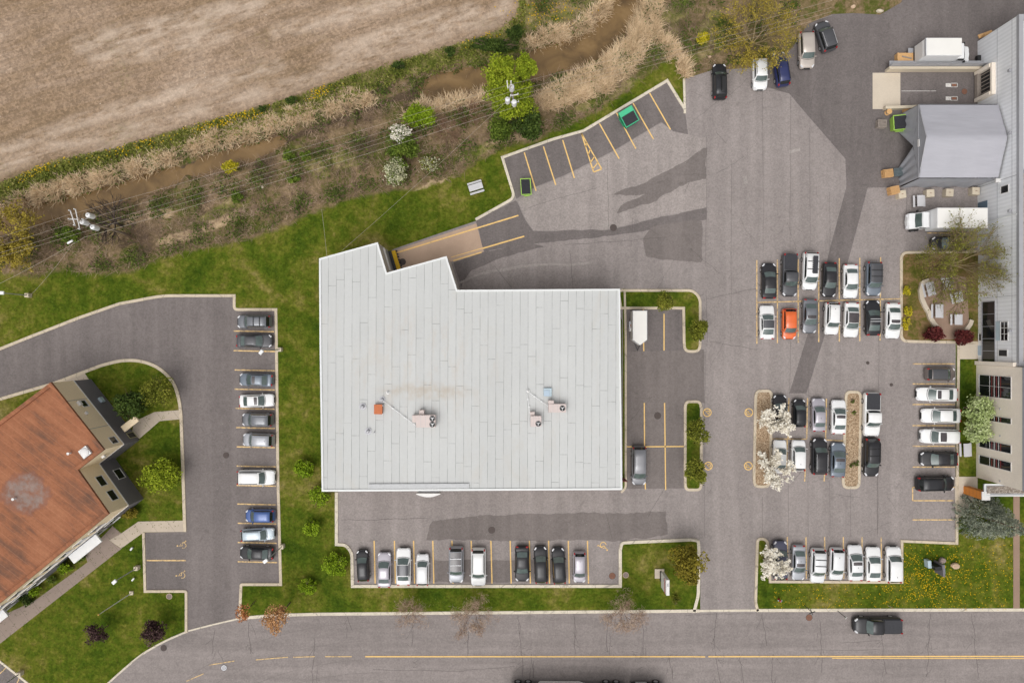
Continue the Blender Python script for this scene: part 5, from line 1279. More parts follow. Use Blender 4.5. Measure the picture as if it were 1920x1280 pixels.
# --- box trucks
def box_truck(loc, rz, L, Wd, Hb, label, cabL=2.6, ridges=False):
    t = thing("box_truck", loc, label, "truck", None, rz)
    q = MB(); q.box((0, 0, (Hb+.95)/2), (L, Wd, Hb-.95), 0, 0, .05)
    q.build("cargo_box", MAT['white_metal'], t, True)
    q = MB(); q.box((0, 0, Hb+.012), (L-.1, Wd-.1, .03), 0, 0, .01)
    if ridges:
        for i in range(12):
            for sg in (1, -1): q.box((-L/2+.3+i*(L-.6)/11, sg*(Wd/2-.12), Hb+.03), (.10, .12, .03))
    q.build("roof_panel", MAT['roof_white'], t, True)
    for sg in (1, -1):
        q = MB(); q.box((0, sg*(Wd/2-.02), .98), (L, .06, .08)); q.build("side_rail", MAT['coping_grey'], t, True)
    q = MB(); q.box((-L/2-.03, 0, 1.95), (.05, Wd*.92, 1.75)); q.build("rear_door", MAT['frame_white'], t, True)
    q = MB(); q.box((-L/2-.03, 0, Hb-.12), (.07, Wd, .18)); q.build("rear_frame", MAT['coping_grey'], t, True)
    q = MB(); q.box((-L/2-.35, 0, .62), (.65, Wd*.9, .10)); q.build("tail_lift", MAT['grey_metal'], t, True)
    q = MB(); q.box((L/2*.4, 0, .75), (L*1.15, .9, .3)); q.build("chassis", MAT['dark_metal'], t, True)
    x0 = L/2+.12; cw = min(2.05, Wd*.86)
    q = MB(); prof = [(x0, .45), (x0, 2.15), (x0+.25, 2.30), (x0+cabL*.40, 2.28), (x0+cabL*.66, 1.42), (x0+cabL*.95, 1.18), (x0+cabL, .95), (x0+cabL, .45)]
    ys = (-.5, -.47, 0, .47, .5); rows = []
    for y in ys: rows.append([(px_-(.10 if abs(y) > .49 else 0)*(px_-x0)/cabL-.12*abs(y)*2*(px_-x0)/cabL, y*cw, pz_-(.05 if abs(y) > .49 and pz_ > 1.2 else 0)) for px_, pz_ in prof])
    m_ = len(prof); vs = [v for r in rows for v in r]; fs = []
    for i in range(4):
        for k in range(m_): fs.append((i*m_+k, (i+1)*m_+k, (i+1)*m_+(k+1) % m_, i*m_+(k+1) % m_))
    q.add(vs, fs, 0, False); q.add(rows[0], [tuple(range(m_))]); q.add(rows[-1], [tuple(range(m_-1, -1, -1))]); q.build("cab", MAT['white_metal'], t, True)
    xa, za, xb, zb = x0+cabL*.43, 2.20, x0+cabL*.645, 1.46
    q = MB(); n_ = Vector((za-zb, 0, xb-xa)).normalized()*.02; ww = cw*.44
    vs = [(xa+n_.x, -ww*.96, za+n_.z), (xb+n_.x-.05, -ww, zb+n_.z), (xb+n_.x+.02, 0, zb+n_.z), (xb+n_.x-.05, ww, zb+n_.z), (xa+n_.x, ww*.96, za+n_.z), (xa+n_.x+.05, 0, za+n_.z)]
    q.add(vs, [(0, 1, 2, 5), (5, 2, 3, 4)]); q.build("windshield", MAT['screen'], t, True)
    for sg in (1, -1):
        q = MB(); q.box((x0+cabL*.32, sg*(cw/2+.0), 1.75), (cabL*.34, .05, .55)); q.build("side_window", MAT['side_glass'], t, True)
        q = MB(); q.box((x0+cabL*.55, sg*(cw/2+.22), 1.6), (.12, .3, .4), 0, 0, .03); q.build("mirror", MAT['trim'], t, True)
        q = MB(); q.box((x0+cabL-.04, sg*cw*.36, .85), (.14, .28, .18), 0, 0, .03); q.build("headlight", MAT['lamp'], t, True)
        for x in (x0+cabL*.55, -L*.26):
            q = MB(); q.tube((x, sg*(Wd/2-.38), .46), (x, sg*(Wd/2-.04), .46), .46, .44, 20); w_ = q.build("wheel", MAT['tyre'], t, True)
            q = MB(); q.tube((x, sg*(Wd/2-.05), .46), (x, sg*(Wd/2-.03), .46), .24, .22, 14); q.build("rim", MAT['rim'], w_, True)
    return t
bt1 = box_truck(((53.37+57.98)/2, 37.95, 0), 0, 4.61, 2.27, 3.5, "white box truck backed along the retaining wall at the top right", 2.45)
bt2 = box_truck(((54.69+61.27)/2, 15.9, 0), math.pi, 6.5, 2.6, 3.6, "white box truck with a ribbed roof parked below the picnic table, against the factory wall", 2.3, True)

# --- enclosed trailer
c0 = at(1197, 615, 1.0)
t = thing("cargo_trailer", (c0[0], c0[1], 0), "white enclosed cargo trailer with a pointed nose beside the main building", "trailer", None, -math.pi/2)
pl = [(-2.25, -.93), (1.55, -.93), (2.25, 0), (1.55, .93), (-2.25, .93)]
q = MB(); q.prism(pl, .45, 2.12, 0); q.build("box_body", MAT['frame_white'], t, True)
q = MB(); q.prism([(x*.985, y*.96) for x, y in pl], 2.12, 2.16); q.build("roof_panel", MAT['roof_white'], t, True)
q = MB(); q.strip(pl, .05, 2.125, 0, True); q.build("roof_trim", MAT['grey_metal'], t, True)
q = MB(); q.tube((1.5, -.6, .45), (3.0, 0, .45), .045); q.tube((1.5, .6, .45), (3.0, 0, .45), .045); q.tube((2.9, 0, .2), (2.9, 0, .75), .05); q.build("drawbar", MAT['dark_metal'], t, True)
for sg in (1, -1):
    q = MB(); q.tube((-.45, sg*.90, .33), (-.45, sg*1.12, .33), .33, .32, 18); w_ = q.build("wheel", MAT['tyre'], t, True)
    q = MB(); q.tube((-.45, sg*1.11, .33), (-.45, sg*1.13, .33), .18, .17, 12); q.build("rim", MAT['rim'], w_, True)
    q = MB(); q.box((-.45, sg*1.06, .72), (.95, .30, .05), 0, 0, .02); q.build("fender", MAT['grey_metal'], t, True)
q = MB(); q.box((-2.27, 0, 1.25), (.05, 1.7, 1.5)); q.build("rear_door", MAT['white_metal'], t, True)
t = thing("spare_wheel_carrier", (*xy(1182, 614), 0), "small white bin with a rusty lid standing against the cargo trailer", "bin")
q = MB(); q.box((.05, .1, .38), (.55, 1.25, .72), 0, 0, .05); q.build("bin_body", MAT['frame_white'], t, True); q = MB(); q.box((.05, .25, .76), (.38, .42, .05), .3, 0, .02); q.build("lid", MAT['rust'], t, True)
t.name = "storage_bin"

# --- semi-trailer lorry cut by the lower picture edge
c0 = at(1000, 1273); yS = c0[1]-1.25
t = thing("semi_truck", (at(1100, 0)[0], yS, 0), "long semi-trailer truck at the lower picture edge of the street", "truck")
def wx(px): return at(px, 0)[0]-at(1100, 0)[0]
q = MB(); q.box(((wx(956)+wx(1172))/2, 0, 2.6), (wx(1172)-wx(956), 2.5, 2.8), 0, 0, .05); q.build("trailer_box", MAT['white_metal'], t, True)
q = MB(); q.box(((wx(956)+wx(1172))/2, 0, 1.08), (wx(1172)-wx(956), 1.1, .22)); q.build("chassis", MAT['dark_metal'], t, True)
for sg in (1, -1):
    q = MB(); q.add([(wx(1006), sg*1.22, 1.15), (wx(1100), sg*1.22, 1.15), (wx(1085), sg*1.22, .35), (wx(1012), sg*1.22, .3)], [(0, 1, 2, 3) if sg < 0 else (3, 2, 1, 0)]); q.build("side_skirt", MAT['frame_white'], t, True)
    for px in (971, 990, 1135, 1154, 1228):
        q = MB(); q.tube((wx(px), sg*.75, .5), (wx(px), sg*1.25, .5), .5, .49, 22); w_ = q.build("wheel", MAT['tyre'], t, True)
        q = MB(); q.tube((wx(px), sg*1.24, .5), (wx(px), sg*1.27, .5), .29, .27, 16); q.build("rim", MAT['rim'], w_, True)
q = MB(); q.box(((wx(1180)+wx(1218))/2, 0, 2.0), (wx(1218)-wx(1180), 2.4, 2.9), 0, 0, .15); q.box((wx(1231), 0, 1.25), (1.7, 2.0, 1.3), 0, 0, .2); q.build("cab", PAINT['black'], t, True)
q = MB(); q.box((wx(1200), 1.0, .9), (1.6, .5, .6), 0, 0, .1); q.build("fuel_tank", MAT['rail'], t, True)
# ------------------------------------------------------------------ vegetation
def leaf_quads(C, size, up=0.35, aspect=0.62, r=rng):
    """a rhombus leaf (two triangles' worth) at each centre, randomly turned, facing more or less upwards"""
    n = len(C); nrm = r.normal(size=(n, 3)); nrm[:, 2] = np.abs(nrm[:, 2])+up; nrm /= np.linalg.norm(nrm, axis=1, keepdims=True)
    a = r.normal(size=(n, 3)); a -= (a*nrm).sum(1, keepdims=True)*nrm; a /= np.linalg.norm(a, axis=1, keepdims=True)+1e-9
    b_ = np.cross(nrm, a); s = (size*r.uniform(.6, 1.35, n))[:, None]
    V = np.stack([C-a*s, C-b_*s*aspect, C+a*s, C+b_*s*aspect], 1).reshape(-1, 3)
    return V, np.arange(4*n).reshape(n, 4)
def clump_points(c, rad, n, clumps, spread, r=rng, shell=0.55, flat_=1.0):
    d = r.normal(size=(clumps, 3)); d /= np.linalg.norm(d, axis=1, keepdims=True)
    K = d*(shell+(1-shell)*r.uniform(0, 1, (clumps, 1))**.5)*r.uniform(.55, 1.0, (clumps, 1))
    K *= (1-spread*.55)
    wts = r.uniform(.5, 1.5, clumps); idx = r.choice(clumps, n, p=wts/wts.sum())
    e = r.normal(size=(n, 3)); e /= np.linalg.norm(e, axis=1, keepdims=True)
    Pn = K[idx]+e*(spread*r.uniform(0.25, 1, (n, 1))**.6)*r.uniform(.8, 1.2, (n, 1))
    return np.array(c)+Pn*np.array(rad)
def limbs(base, c, rad, k, r0, seed, mat='bark'):
    r = random.Random(seed); q = MB(); top = Vector(c)
    fork = Vector(base).lerp(top, .45); q.tube(base, fork, r0, r0*.7, 7)
    for i in range(k):
        a = 2*math.pi*i/k+r.uniform(-.4, .4); e = Vector((c[0]+math.cos(a)*rad[0]*.7, c[1]+math.sin(a)*rad[1]*.7, c[2]+rad[2]*r.uniform(-.2, .6)))
        m_ = fork.lerp(e, .5)+Vector((r.uniform(-.2, .2), r.uniform(-.2, .2), .3)); q.tube(fork, m_, r0*.5, r0*.3, 5); q.tube(m_, e, r0*.3, r0*.08, 5)
        for j in range(3):
            e2 = e+Vector((r.uniform(-1, 1)*rad[0]*.3, r.uniform(-1, 1)*rad[1]*.3, r.uniform(-.2, .5)*rad[2])); q.tube(m_, e2, r0*.18, r0*.05, 4)
    q.tube(fork, top, r0*.6, r0*.2, 5)
    return q
def leafy(name, px, py, rpx, hgt, mat, label, cat='tree', n=1500, leaf=.17, clumps=16, spread=.42, ry=None, trunk=True, seed=1, group=None, rz=None, extra=None, up=.35, low=None, bark='bark'):
    """crown centre at the pixel; the crown's centre height decides where it stands on the ground"""
    r = np.random.default_rng(seed); rx = rpx/S; ryy = (ry or rpx)/S; rzz = rz if rz else min(rx, ryy)*.85
    zc = max(rzz*.75, hgt-rzz*.6) if low is None else low
    c = at(px, py, zc); t = thing(name, (c[0], c[1], .08), label, cat, group)
    C = clump_points(c, (rx, ryy, rzz), n, clumps, spread, r); C[:, 2] = np.maximum(C[:, 2], .12)
    V, Fq = leaf_quads(C, leaf, up, .62, r); np_mesh("crown", V, Fq, mat, t)
    if extra:
        m2, n2, s2 = extra
        C2 = clump_points(c, (rx*1.02, ryy*1.02, rzz*1.06), n2, clumps+6, spread, np.random.default_rng(seed)); V, Fq = leaf_quads(C2, s2, .5, .8, r); np_mesh("blossom", V, Fq, m2, t)
    q = limbs((c[0], c[1], .02), c, (rx, ryy, rzz), 6, max(.05, rx*.045), seed); q.build("trunk", MAT[bark], t)
    return t
G = lambda *st: st
L_bright = leafmat("bright_green_leaves", [(0, (.060,.105,.006)), (.35, (.150,.235,.010)), (.7, (.255,.365,.016)), (1, (.40,.50,.05))])
L_yel = leafmat("yellow_green_leaves", [(0, (0.072,0.109,0.009)), (.35, (0.181,0.239,0.014)), (.7, (0.304,0.370,0.023)), (1, (0.464,0.493,0.051))])
L_dark = leafmat("dark_green_leaves", [(0, (0.013,0.023,0.005)), (.4, (0.036,0.062,0.012)), (.75, (0.072,0.111,0.018)), (1, (0.130,0.169,0.039))])
L_olive = leafmat("olive_leaves", [(0, (.045,.056,.008)), (.4, (.125,.140,.016)), (.75, (.215,.225,.026)), (1, (.34,.31,.055))])
L_gold = leafmat("golden_olive_leaves", [(0, (0.065,0.058,0.009)), (.4, (0.167,0.138,0.017)), (.75, (0.275,0.225,0.026)), (1, (0.435,0.326,0.051))])
L_green = leafmat("mid_green_leaves", [(0, (0.026,0.046,0.007)), (.4, (0.075,0.116,0.014)), (.75, (0.142,0.196,0.026)), (1, (0.246,0.290,0.051))])
L_purple = leafmat("purple_leaves", [(0, (0.023,0.013,0.013)), (.5, (0.065,0.034,0.034)), (1, (0.156,0.098,0.085))])
L_maroon = leafmat("maroon_leaves", [(0, (0.029,0.005,0.005)), (.5, (0.085,0.016,0.016)), (1, (0.169,0.039,0.033))])
L_rust = leafmat("rust_leaves", [(0, (0.208,0.098,0.039)), (.5, (0.442,0.227,0.098)), (1, (0.676,0.403,0.195))])
L_red = leafmat("copper_leaves", [(0, (0.182,0.058,0.023)), (.5, (0.416,0.156,0.058)), (1, (0.624,0.312,0.130))])
L_pale = leafmat("pale_green_leaves", [(0, (0.145,0.196,0.051)), (.5, (0.377,0.457,0.174)), (1, (0.696,0.754,0.435))])
L_blos = leafmat("white_blossom", [(0, (.55,.48,.36)), (.4, (.80,.74,.62)), (1, (.93,.90,.82))])
L_cream = leafmat("cream_blossom", [(0, (0.260,0.270,0.130)), (.5, (0.460,0.450,0.270)), (1, (0.700,0.670,0.500))])
L_spruce = leafmat("blue_spruce_needles", [(0, (.045,.058,.042)), (.35, (.135,.160,.118)), (.65, (.26,.285,.215)), (1, (.48,.47,.34))])
L_yflow = leafmat("yellow_flower_leaves", [(0, (0.131,0.145,0.012)), (.45, (0.377,0.334,0.017)), (1, (0.812,0.638,0.043))])
L_bud = leafmat("budding_yellow_leaves", [(0, (.17,.13,.018)), (.5, (.35,.27,.035)), (1, (.52,.41,.09))])
L_budg = leafmat("budding_green_leaves", [(0, (0.080,0.085,0.010)), (.5, (0.175,0.185,0.020)), (1, (0.300,0.280,0.060))])

# clipped round shrubs on the lawn left of the main building
for i, (px, py, r_, lb, n_) in enumerate(((571,875,22,"bright green round shrub on the lawn, topmost of the five by the main building",1900),(597,930,22,"loose thin bright green shrub at the main building's lower left corner",950),(585,990,19,"compact bright green shrub in the middle of the lawn column beside the front row",1500),(627,1059,26,"largest bright green round shrub, beside the first parked car of the front row",2200),(577,1099,19,"bright green shrub lowest in the lawn column, near the street",1400))):
    leafy("round_shrub", px, py, r_, 1.9, L_bright, lb, 'shrub', n_, .13, 26, .34, seed=20+i, group='round green shrubs on the lawn')
# trees along the ditch
leafy("ditch_tree", 940,135, 34, 8, L_yel, "yellow-green leafy tree top at the ditch water, left of the muddy bend", 'tree', 4600, .14, 34, .30, ry=36, seed=31, low=6.0)
leafy("ditch_tree", 985,126, 24, 8, L_yel, "small yellow-green tree top above the utility pole", 'tree', 3200, .14, 26, .32, ry=27, seed=32, low=6.0)
leafy("ditch_tree", 962,182, 56, 7, L_yel, "broad yellow-green tree around the utility pole", 'tree', 9500, .14, 56, .27, ry=48, seed=33, low=4.6)
leafy("ditch_tree", 990,235, 34, 6, L_dark, "dark green tree below the utility pole", 'tree', 2600, .15, 22, .36, ry=30, seed=34, low=3.2)
leafy("ditch_tree", 940,240, 28, 5, L_green, "mid green bush left of the dark tree below the utility pole", 'bush', 2000, .14, 20, .36, ry=34, seed=35, low=2.4)
leafy("ditch_bush", 787,220, 37, 3.4, L_bright, "dense lime green bush by the ditch", 'bush', 3600, .13, 34, .34, ry=27, seed=36)
leafy("ditch_bush", 757,276, 38, 3.0, L_green, "mid green bush between the two white blossom bushes", 'bush', 2800, .14, 28, .36, ry=30, seed=37)
leafy("blossom_bush", 750,247, 24, 3.4, L_green, "white blossom bush touching the lime green bush", 'bush', 500, .13, 18, .36, ry=18, seed=38, extra=(L_blos, 900, .11))
leafy("blossom_bush", 742,320, 28, 3.2, L_green, "cream blossom bush with drooping shape above the lawn", 'bush', 700, .13, 20, .36, ry=30, seed=39, extra=(L_cream, 1500, .11))
leafy("blossom_bush", 803,306, 20, 2.2, L_olive, "sparse pale blossom bush right of the cream blossom bush", 'bush', 160, .13, 12, .4, ry=18, seed=40, extra=(L_cream, 260, .10))
leafy("ditch_bush", 432,312, 18, 2.2, L_yflow, "small yellow bush beside the ditch water", 'bush', 700, .12, 16, .36, ry=15, seed=41)
leafy("ditch_bush", 540,293, 13, 2.2, L_green, "small green bush under the power lines, left of a pair", 'bush', 600, .13, 12, .36, ry=15, seed=42)
leafy("ditch_bush", 573,291, 12, 2.0, L_green, "small green bush under the power lines, right of a pair", 'bush', 520, .13, 12, .36, ry=14, seed=43)
leafy("ditch_bush", 445,370, 13, 1.4, L_green, "low green bush in the scrub above the lawn", 'bush', 420, .13, 10, .36, seed=44)
leafy("ditch_bush", 550,335, 16, 1.4, L_green, "low green patch bush under the green pair by the power lines", 'bush', 480, .13, 10, .36, ry=10, seed=45)
leafy("ditch_bush", 130,440, 24, 2.4, L_green, "mid green bush below the left utility pole", 'bush', 1200, .14, 18, .36, ry=18, seed=46)
leafy("ditch_bush", 30,255, 1, 1.0, L_green, "x", 'bush', 4, .05, 2, .3, seed=46) if False else None
leafy("field_bush", 548,188, 15, 1.6, L_dark, "dark green clump on the field edge right of the yellow flowers", 'bush', 700, .12, 12, .36, ry=9, seed=47)
leafy("field_bush", 490,205, 10, 1.3, L_dark, "small dark clump on the field edge among the yellow flowers", 'bush', 420, .12, 10, .36, ry=7, seed=48)
leafy("field_bush", 748,123, 15, 1.5, L_dark, "dark green clump on the field edge at the top middle", 'bush', 600, .12, 10, .36, ry=9, seed=49)
leafy("field_bush", 845,95, 13, 1.6, L_dark, "dark clump beside the wide dark hedge of the field edge", 'bush', 600, .12, 10, .36, ry=11, seed=50)
leafy("field_hedge", 930,85, 58, 2.0, L_dark, "wide dark green hedge mound at the field corner", 'hedge', 3000, .13, 40, .30, ry=14, seed=51)
leafy("field_hedge", 968,62, 22, 2.2, L_dark, "dark green bush at the right end of the hedge mound", 'bush', 1200, .13, 16, .36, ry=18, seed=52)
# west building planting
leafy("dark_tree", 243,757, 34, 4.6, L_dark, "dark leafy tree against the dark office wall", 'tree', 3000, .16, 26, .36, ry=32, seed=60)
leafy("garden_tree", 293,733, 36, 4.2, L_olive, "olive small-leaved tree next to the dark tree", 'tree', 1500, .13, 26, .36, ry=34, seed=61)
leafy("garden_tree", 300,890, 39, 3.6, L_yel, "yellow-green round bush on the lawn between the office and the lot", 'bush', 3400, .15, 32, .34, ry=38, seed=62)
leafy("wall_shrub", 245,963, 20, 1.4, L_gold, "golden shrub at the office corner by the path", 'shrub', 900, .12, 14, .36, ry=13, seed=63)
leafy("wall_shrub", 122,1066, 16, 1.5, L_bright, "bright yellow-green shrub in the narrow bed by the office front", 'shrub', 800, .12, 12, .36, ry=14, seed=64)
leafy("wall_shrub", 66,1112, 18, 1.4, L_bright, "bright shrub lowest in the bed along the office front", 'shrub', 800, .12, 12, .36, ry=14, seed=65)
leafy("wall_shrub", 48,1124, 15, 1.6, L_dark, "dark shrub left of the lowest bright shrub by the office", 'shrub', 700, .12, 12, .36, ry=15, seed=66)
leafy("wall_shrub", 96,1088, 12, 1.0, L_green, "low green shrub between the two bright shrubs by the office", 'shrub', 400, .12, 10, .36, ry=8, seed=67)
leafy("wall_shrub", 150,1048, 13, 1.0, L_green, "low green shrub under the long white canopy", 'shrub', 400, .12, 10, .36, ry=8, seed=68)
leafy("plum_tree", 180,1188, 25, 3.6, L_purple, "sparse purple-leaved tree on the office lawn, farther from the road", 'tree', 1000, .13, 16, .36, ry=23, seed=69)
leafy("plum_tree", 288,1185, 28, 3.6, L_purple, "dense purple-leaved tree at the street corner", 'tree', 1900, .13, 24, .36, ry=25, seed=70)
# street trees in young copper leaf
leafy("copper_tree", 455,1150, 16, 5.0, L_red, "small copper-leaved tree at the drive mouth", 'tree', 420, .11, 14, .4, ry=20, seed=71)
leafy("copper_tree", 518,1160, 29, 6.5, L_rust, "larger rust-leaved tree overhanging the street", 'tree', 1600, .11, 26, .36, ry=33, seed=72)
leafy("corner_tree", 1289,1057, 39, 5.0, L_gold, "golden olive tree at the driveway corner of the sign lawn", 'tree', 3400, .15, 32, .34, ry=38, seed=73)
leafy("sign_shrub", 1267,1125, 12, 1.0, L_olive, "small olive shrub low on the sign lawn", 'shrub', 200, .11, 10, .36, seed=74)
# island trees
for i, (px, py, rx_, ry_, lb) in enumerate(((1246,567,22,21,"olive green small tree over the top lawn island beside the trailer bay"),(1309,620,23,24,"olive green small tree at the right end of the trailer island"),(1309,808,22,30,"olive green tree in the upper half of the narrow lawn island"),(1306,882,24,29,"olive green tree at the lower end of the narrow lawn island"))):
    leafy("island_tree", px, py, rx_, 4.2, L_olive, lb, 'tree', 1900, .14, 20, .38, ry=ry_, seed=80+i, group='young trees on the lawn islands')
leafy("pale_tree", 1838,768, 34, 4.4, L_pale, "pale green tree by the cream wall, upper of two", 'tree', 2600, .16, 36, .32, ry=33, seed=90)
leafy("pale_tree", 1833,808, 29, 3.6, L_pale, "pale green tree by the cream wall, lower of two", 'tree', 2000, .16, 30, .32, ry=27, seed=91)
leafy("maroon_shrub", 1753,626, 23, 1.8, L_maroon, "maroon spiky shrub at the left of the patio entrance", 'shrub', 1900, .16, 22, .36, ry=17, seed=92)
leafy("maroon_shrub", 1806,632, 21, 1.8, L_maroon, "maroon spiky shrub at the right of the patio entrance", 'shrub', 1700, .16, 20, .36, ry=17, seed=93)
for i, (px, py, rr_, lb) in enumerate(((1700,545,8,"yellow flowering shrub left of the picnic tables, uppermost of three"),(1702,585,10,"yellow flowering shrub beside the white sedan, middle of three"),(1700,606,9,"yellow flowering shrub in the patio bed, lowest of three"))):
    leafy("yellow_shrub", px, py, rr_, .9, L_yflow, lb, 'shrub', 420, .11, 10, .38, ry=rr_*1.5, seed=95+i, group='yellow shrubs in the patio bed')
for i, (px, py, rr_, lb) in enumerate(((1598,752,5,"green weed at the top of the right gravel island"),(1601,774,5,"green weed in the upper part of the right gravel island"),(1605,868,7,"largest green weed in the right gravel island"),(1597,872,5,"small green weed beside the largest one in the gravel island"))):
    leafy("gravel_weed", px, py, rr_, .4, L_green, lb, 'plant', 70, .10, 6, .4, seed=99+i, group='weeds in the gravel island')

# ---- branching trees (bare or budding)
L_twg = leafmat("red_brown_twig_ends", [(0, (.20,.13,.09)), (.5, (.38,.265,.19)), (1, (.56,.43,.32))])
def twig_cloud(t, n, size, seed, mat):
    tr = [c for c in t.children if c.name.startswith("trunk")][0]; me = tr.data; co = np.empty(len(me.vertices)*3, dtype=np.float32); me.vertices.foreach_get("co", co); co = co.reshape(-1, 3)+np.array(t.location)
    top = co[co[:, 2] > co[:, 2].max()*.35]; rr = np.random.default_rng(seed); C = top[rr.integers(0, len(top), n)]+rr.normal(size=(n, 3))*.22
    V, Fq = leaf_quads(C, size, .2, .07, rr); np_mesh("twigs", V, Fq, mat, t)
def branch_tree(name, base_px, H_, spread, mat, label, seed, levels=4, kids=4, group=None, lean=(0, 0), leaves=None, r0=.16, z_fork=.25, up=.5):
    r = random.Random(seed); c = at(*base_px, 0); t = thing(name, (c[0], c[1], .05), label, 'tree', group)
    q = MB(); tips = []
    def grow(p, d, L, rad, lev):
        mid = p+d*L*.5+Vector((r.uniform(-1, 1), r.uniform(-1, 1), r.uniform(-.3, .6)))*L*.07; e = mid+(d+Vector((r.uniform(-1, 1), r.uniform(-1, 1), .15))*.12).normalized()*L*.5
        n_ = 5 if lev < 2 else 3
        q.tube(p, mid, rad, rad*.8, n_, 0, False); q.tube(mid, e, rad*.8, rad*.5, n_, 0, False)
        if lev >= 2: tips.append((mid, e))
        if lev >= levels: return
        for i in range(kids+(1 if lev == 1 else 0)):
            a = r.uniform(0, 2*math.pi); u = d.orthogonal().normalized(); v = d.cross(u); s = r.uniform(.35, .85)
            nd = (d+(u*math.cos(a)+v*math.sin(a))*s); nd.x *= 1; nd.z += .10; nd.normalize()
            st = mid.lerp(e, r.uniform(-.3, 1.0)); grow(st, nd, L*r.uniform(.55, .82), rad*.5, lev+1)
    base = Vector((c[0], c[1], 0)); d0 = Vector((lean[0], lean[1], 1)).normalized(); fork = base+d0*H_*z_fork; q.tube(base, fork, r0, r0*.8, 7)
    for i in range(kids+3):
        a = 2*math.pi*i/(kids+3)+r.uniform(-.3, .3); nd = Vector((math.cos(a)*spread+lean[0]*.6, math.sin(a)*spread+lean[1]*.6, up+r.uniform(0, .6))).normalized()
        grow(fork+d0*r.uniform(-.3, .8), nd, H_*.36, r0*.55, 1)
    q.build("trunk", MAT[mat], t)
    if leaves:
        lm, per, sz = leaves; rr = np.random.default_rng(seed); A = np.array([tuple(a) for a, _ in tips]); B_ = np.array([tuple(b_) for _, b_ in tips])
        k = rr.integers(0, len(A), per); f = rr.uniform(0, 1.1, (per, 1)); C = A[k]+(B_[k]-A[k])*f+rr.normal(size=(per, 3))*.13
        V, Fq = leaf_quads(C, sz, .3, .6, rr); np_mesh("crown", V, Fq, lm, t)
    return t
for (bx, by, hh, sp_, lb, sd_, n_) in ((774,1133,4.2,.58,"small bare twiggy street tree, left of three",3,1300),(890,1136,5.0,.68,"largest bare twiggy street tree, in the middle of three",4,2300),(1164,1134,5.0,.68,"bare twiggy street tree by the sign lawn, right of three",5,2200)):
    t = branch_tree("bare_tree", (bx, by), hh, sp_, 'bark_red', lb, sd_, 5, 3, 'bare trees along the street', (0, 0), None, .06, .25, .6); twig_cloud(t, n_, .26, sd_, L_twg)
branch_tree("budding_willow", (1402,92), 8.5, 1.0, 'bark_olive', "large budding olive-yellow willow at the scrub corner above the white SUV", 6, 4, 5, None, (.02,.0), (L_bud, 6500, .095), .17, .12, .45)
leafy("scrub_bush", 1318,72, 15, 1.8, L_yflow, "small yellow-green bush left of the big budding willow", 'bush', 800, .12, 14, .36, ry=13, seed=110)
branch_tree("budding_willow", (55,448), 7.5, 1.0, 'bark_olive', "mustard yellow budding tree cut by the left picture edge", 8, 4, 5, None, (-.1,-.02), (L_bud, 9500, .12), .16, .15, .5)
branch_tree("patio_tree", (1768,497), 9.0, 1.15, 'bark_olive', "wide spreading half-bare tree with olive buds over the picnic patio", 9, 4, 6, None, (.12,.0), (L_budg, 5200, .10), .20, .14, .45)
branch_tree("bare_tree", (232,425), 6.0, .95, 'bark_dark', "dark bare tree leaning over the ditch right of the left utility pole", 10, 4, 4, None, (-.25,.25), None, .2, .2, .4)
branch_tree("bare_tree", (265,455), 4.0, 1.1, 'bark', "brown leafless bush at the scrub tip above the lawn", 12, 4, 5, None, (0,0), None, .07, .05, .4)
branch_tree("bare_tree", (690,285), 3.0, 1.1, 'bark', "grey leafless bush left of the green and blossom bushes", 13, 4, 5, None, (0,0), None, .06, .05, .4)
branch_tree("bare_tree", (840,250), 3.2, 1.1, 'bark_red', "reddish leafless bush right of the lime green bush", 14, 4, 5, None, (0,0), None, .06, .05, .4)
branch_tree("bare_tree", (880,215), 3.0, 1.1, 'bark_red', "reddish leafless bush against the yellow-green tree by the pole", 15, 4, 5, None, (0,0), None, .06, .05, .4)
branch_tree("bare_tree", (500,320), 2.6, 1.1, 'bark', "grey leafless bush between the yellow bush and the green pair", 16, 4, 5, None, (0,0), None, .05, .05, .4)
branch_tree("bare_tree", (655,225), 2.6, 1.1, 'bark', "grey leafless bush on the ditch bank under the power lines", 17, 4, 4, None, (0,0), None, .05, .05, .4)

# white blossom trees on the islands: arching twigs with flower clusters
def blossom_tree(base_px, label, seed, H_, spread, n_, lean):
    t = branch_tree("blossom_tree", base_px, H_, spread, 'bark', label, seed, 3, 3, 'white blossom trees', lean, None, .10, .2, .45)
    tr = [c for c in t.children if c.name.startswith("trunk")][0]; me = tr.data; n0 = len(me.vertices); co = np.empty(n0*3, dtype=np.float32); me.vertices.foreach_get("co", co); co = co.reshape(-1, 3)+np.array(t.location)
    top = co[co[:, 2] > H_*.42]; rr = np.random.default_rng(seed); k = rr.integers(0, len(top), 170); K = top[k]+rr.normal(size=(170, 3))*.12
    C = K[rr.integers(0, 170, n_)]+rr.normal(size=(n_, 3))*np.array([.14, .14, .12]); V, Fq = leaf_quads(C, .125, .8, .85, rr); np_mesh("blossom", V, Fq, L_blos, t)
    return t
blossom_tree((1440,785), "white blossom tree over the upper end of the left gravel island", 61, 4.6, .62, 2100, (.14,.0))
blossom_tree((1436,872), "white blossom tree over the lower end of the left gravel island", 62, 4.6, .66, 2600, (.14,-.08))
blossom_tree((1431,1046), "white blossom tree on the narrow lawn beside the dark navy car", 63, 4.2, .50, 2300, (.10,-.02))

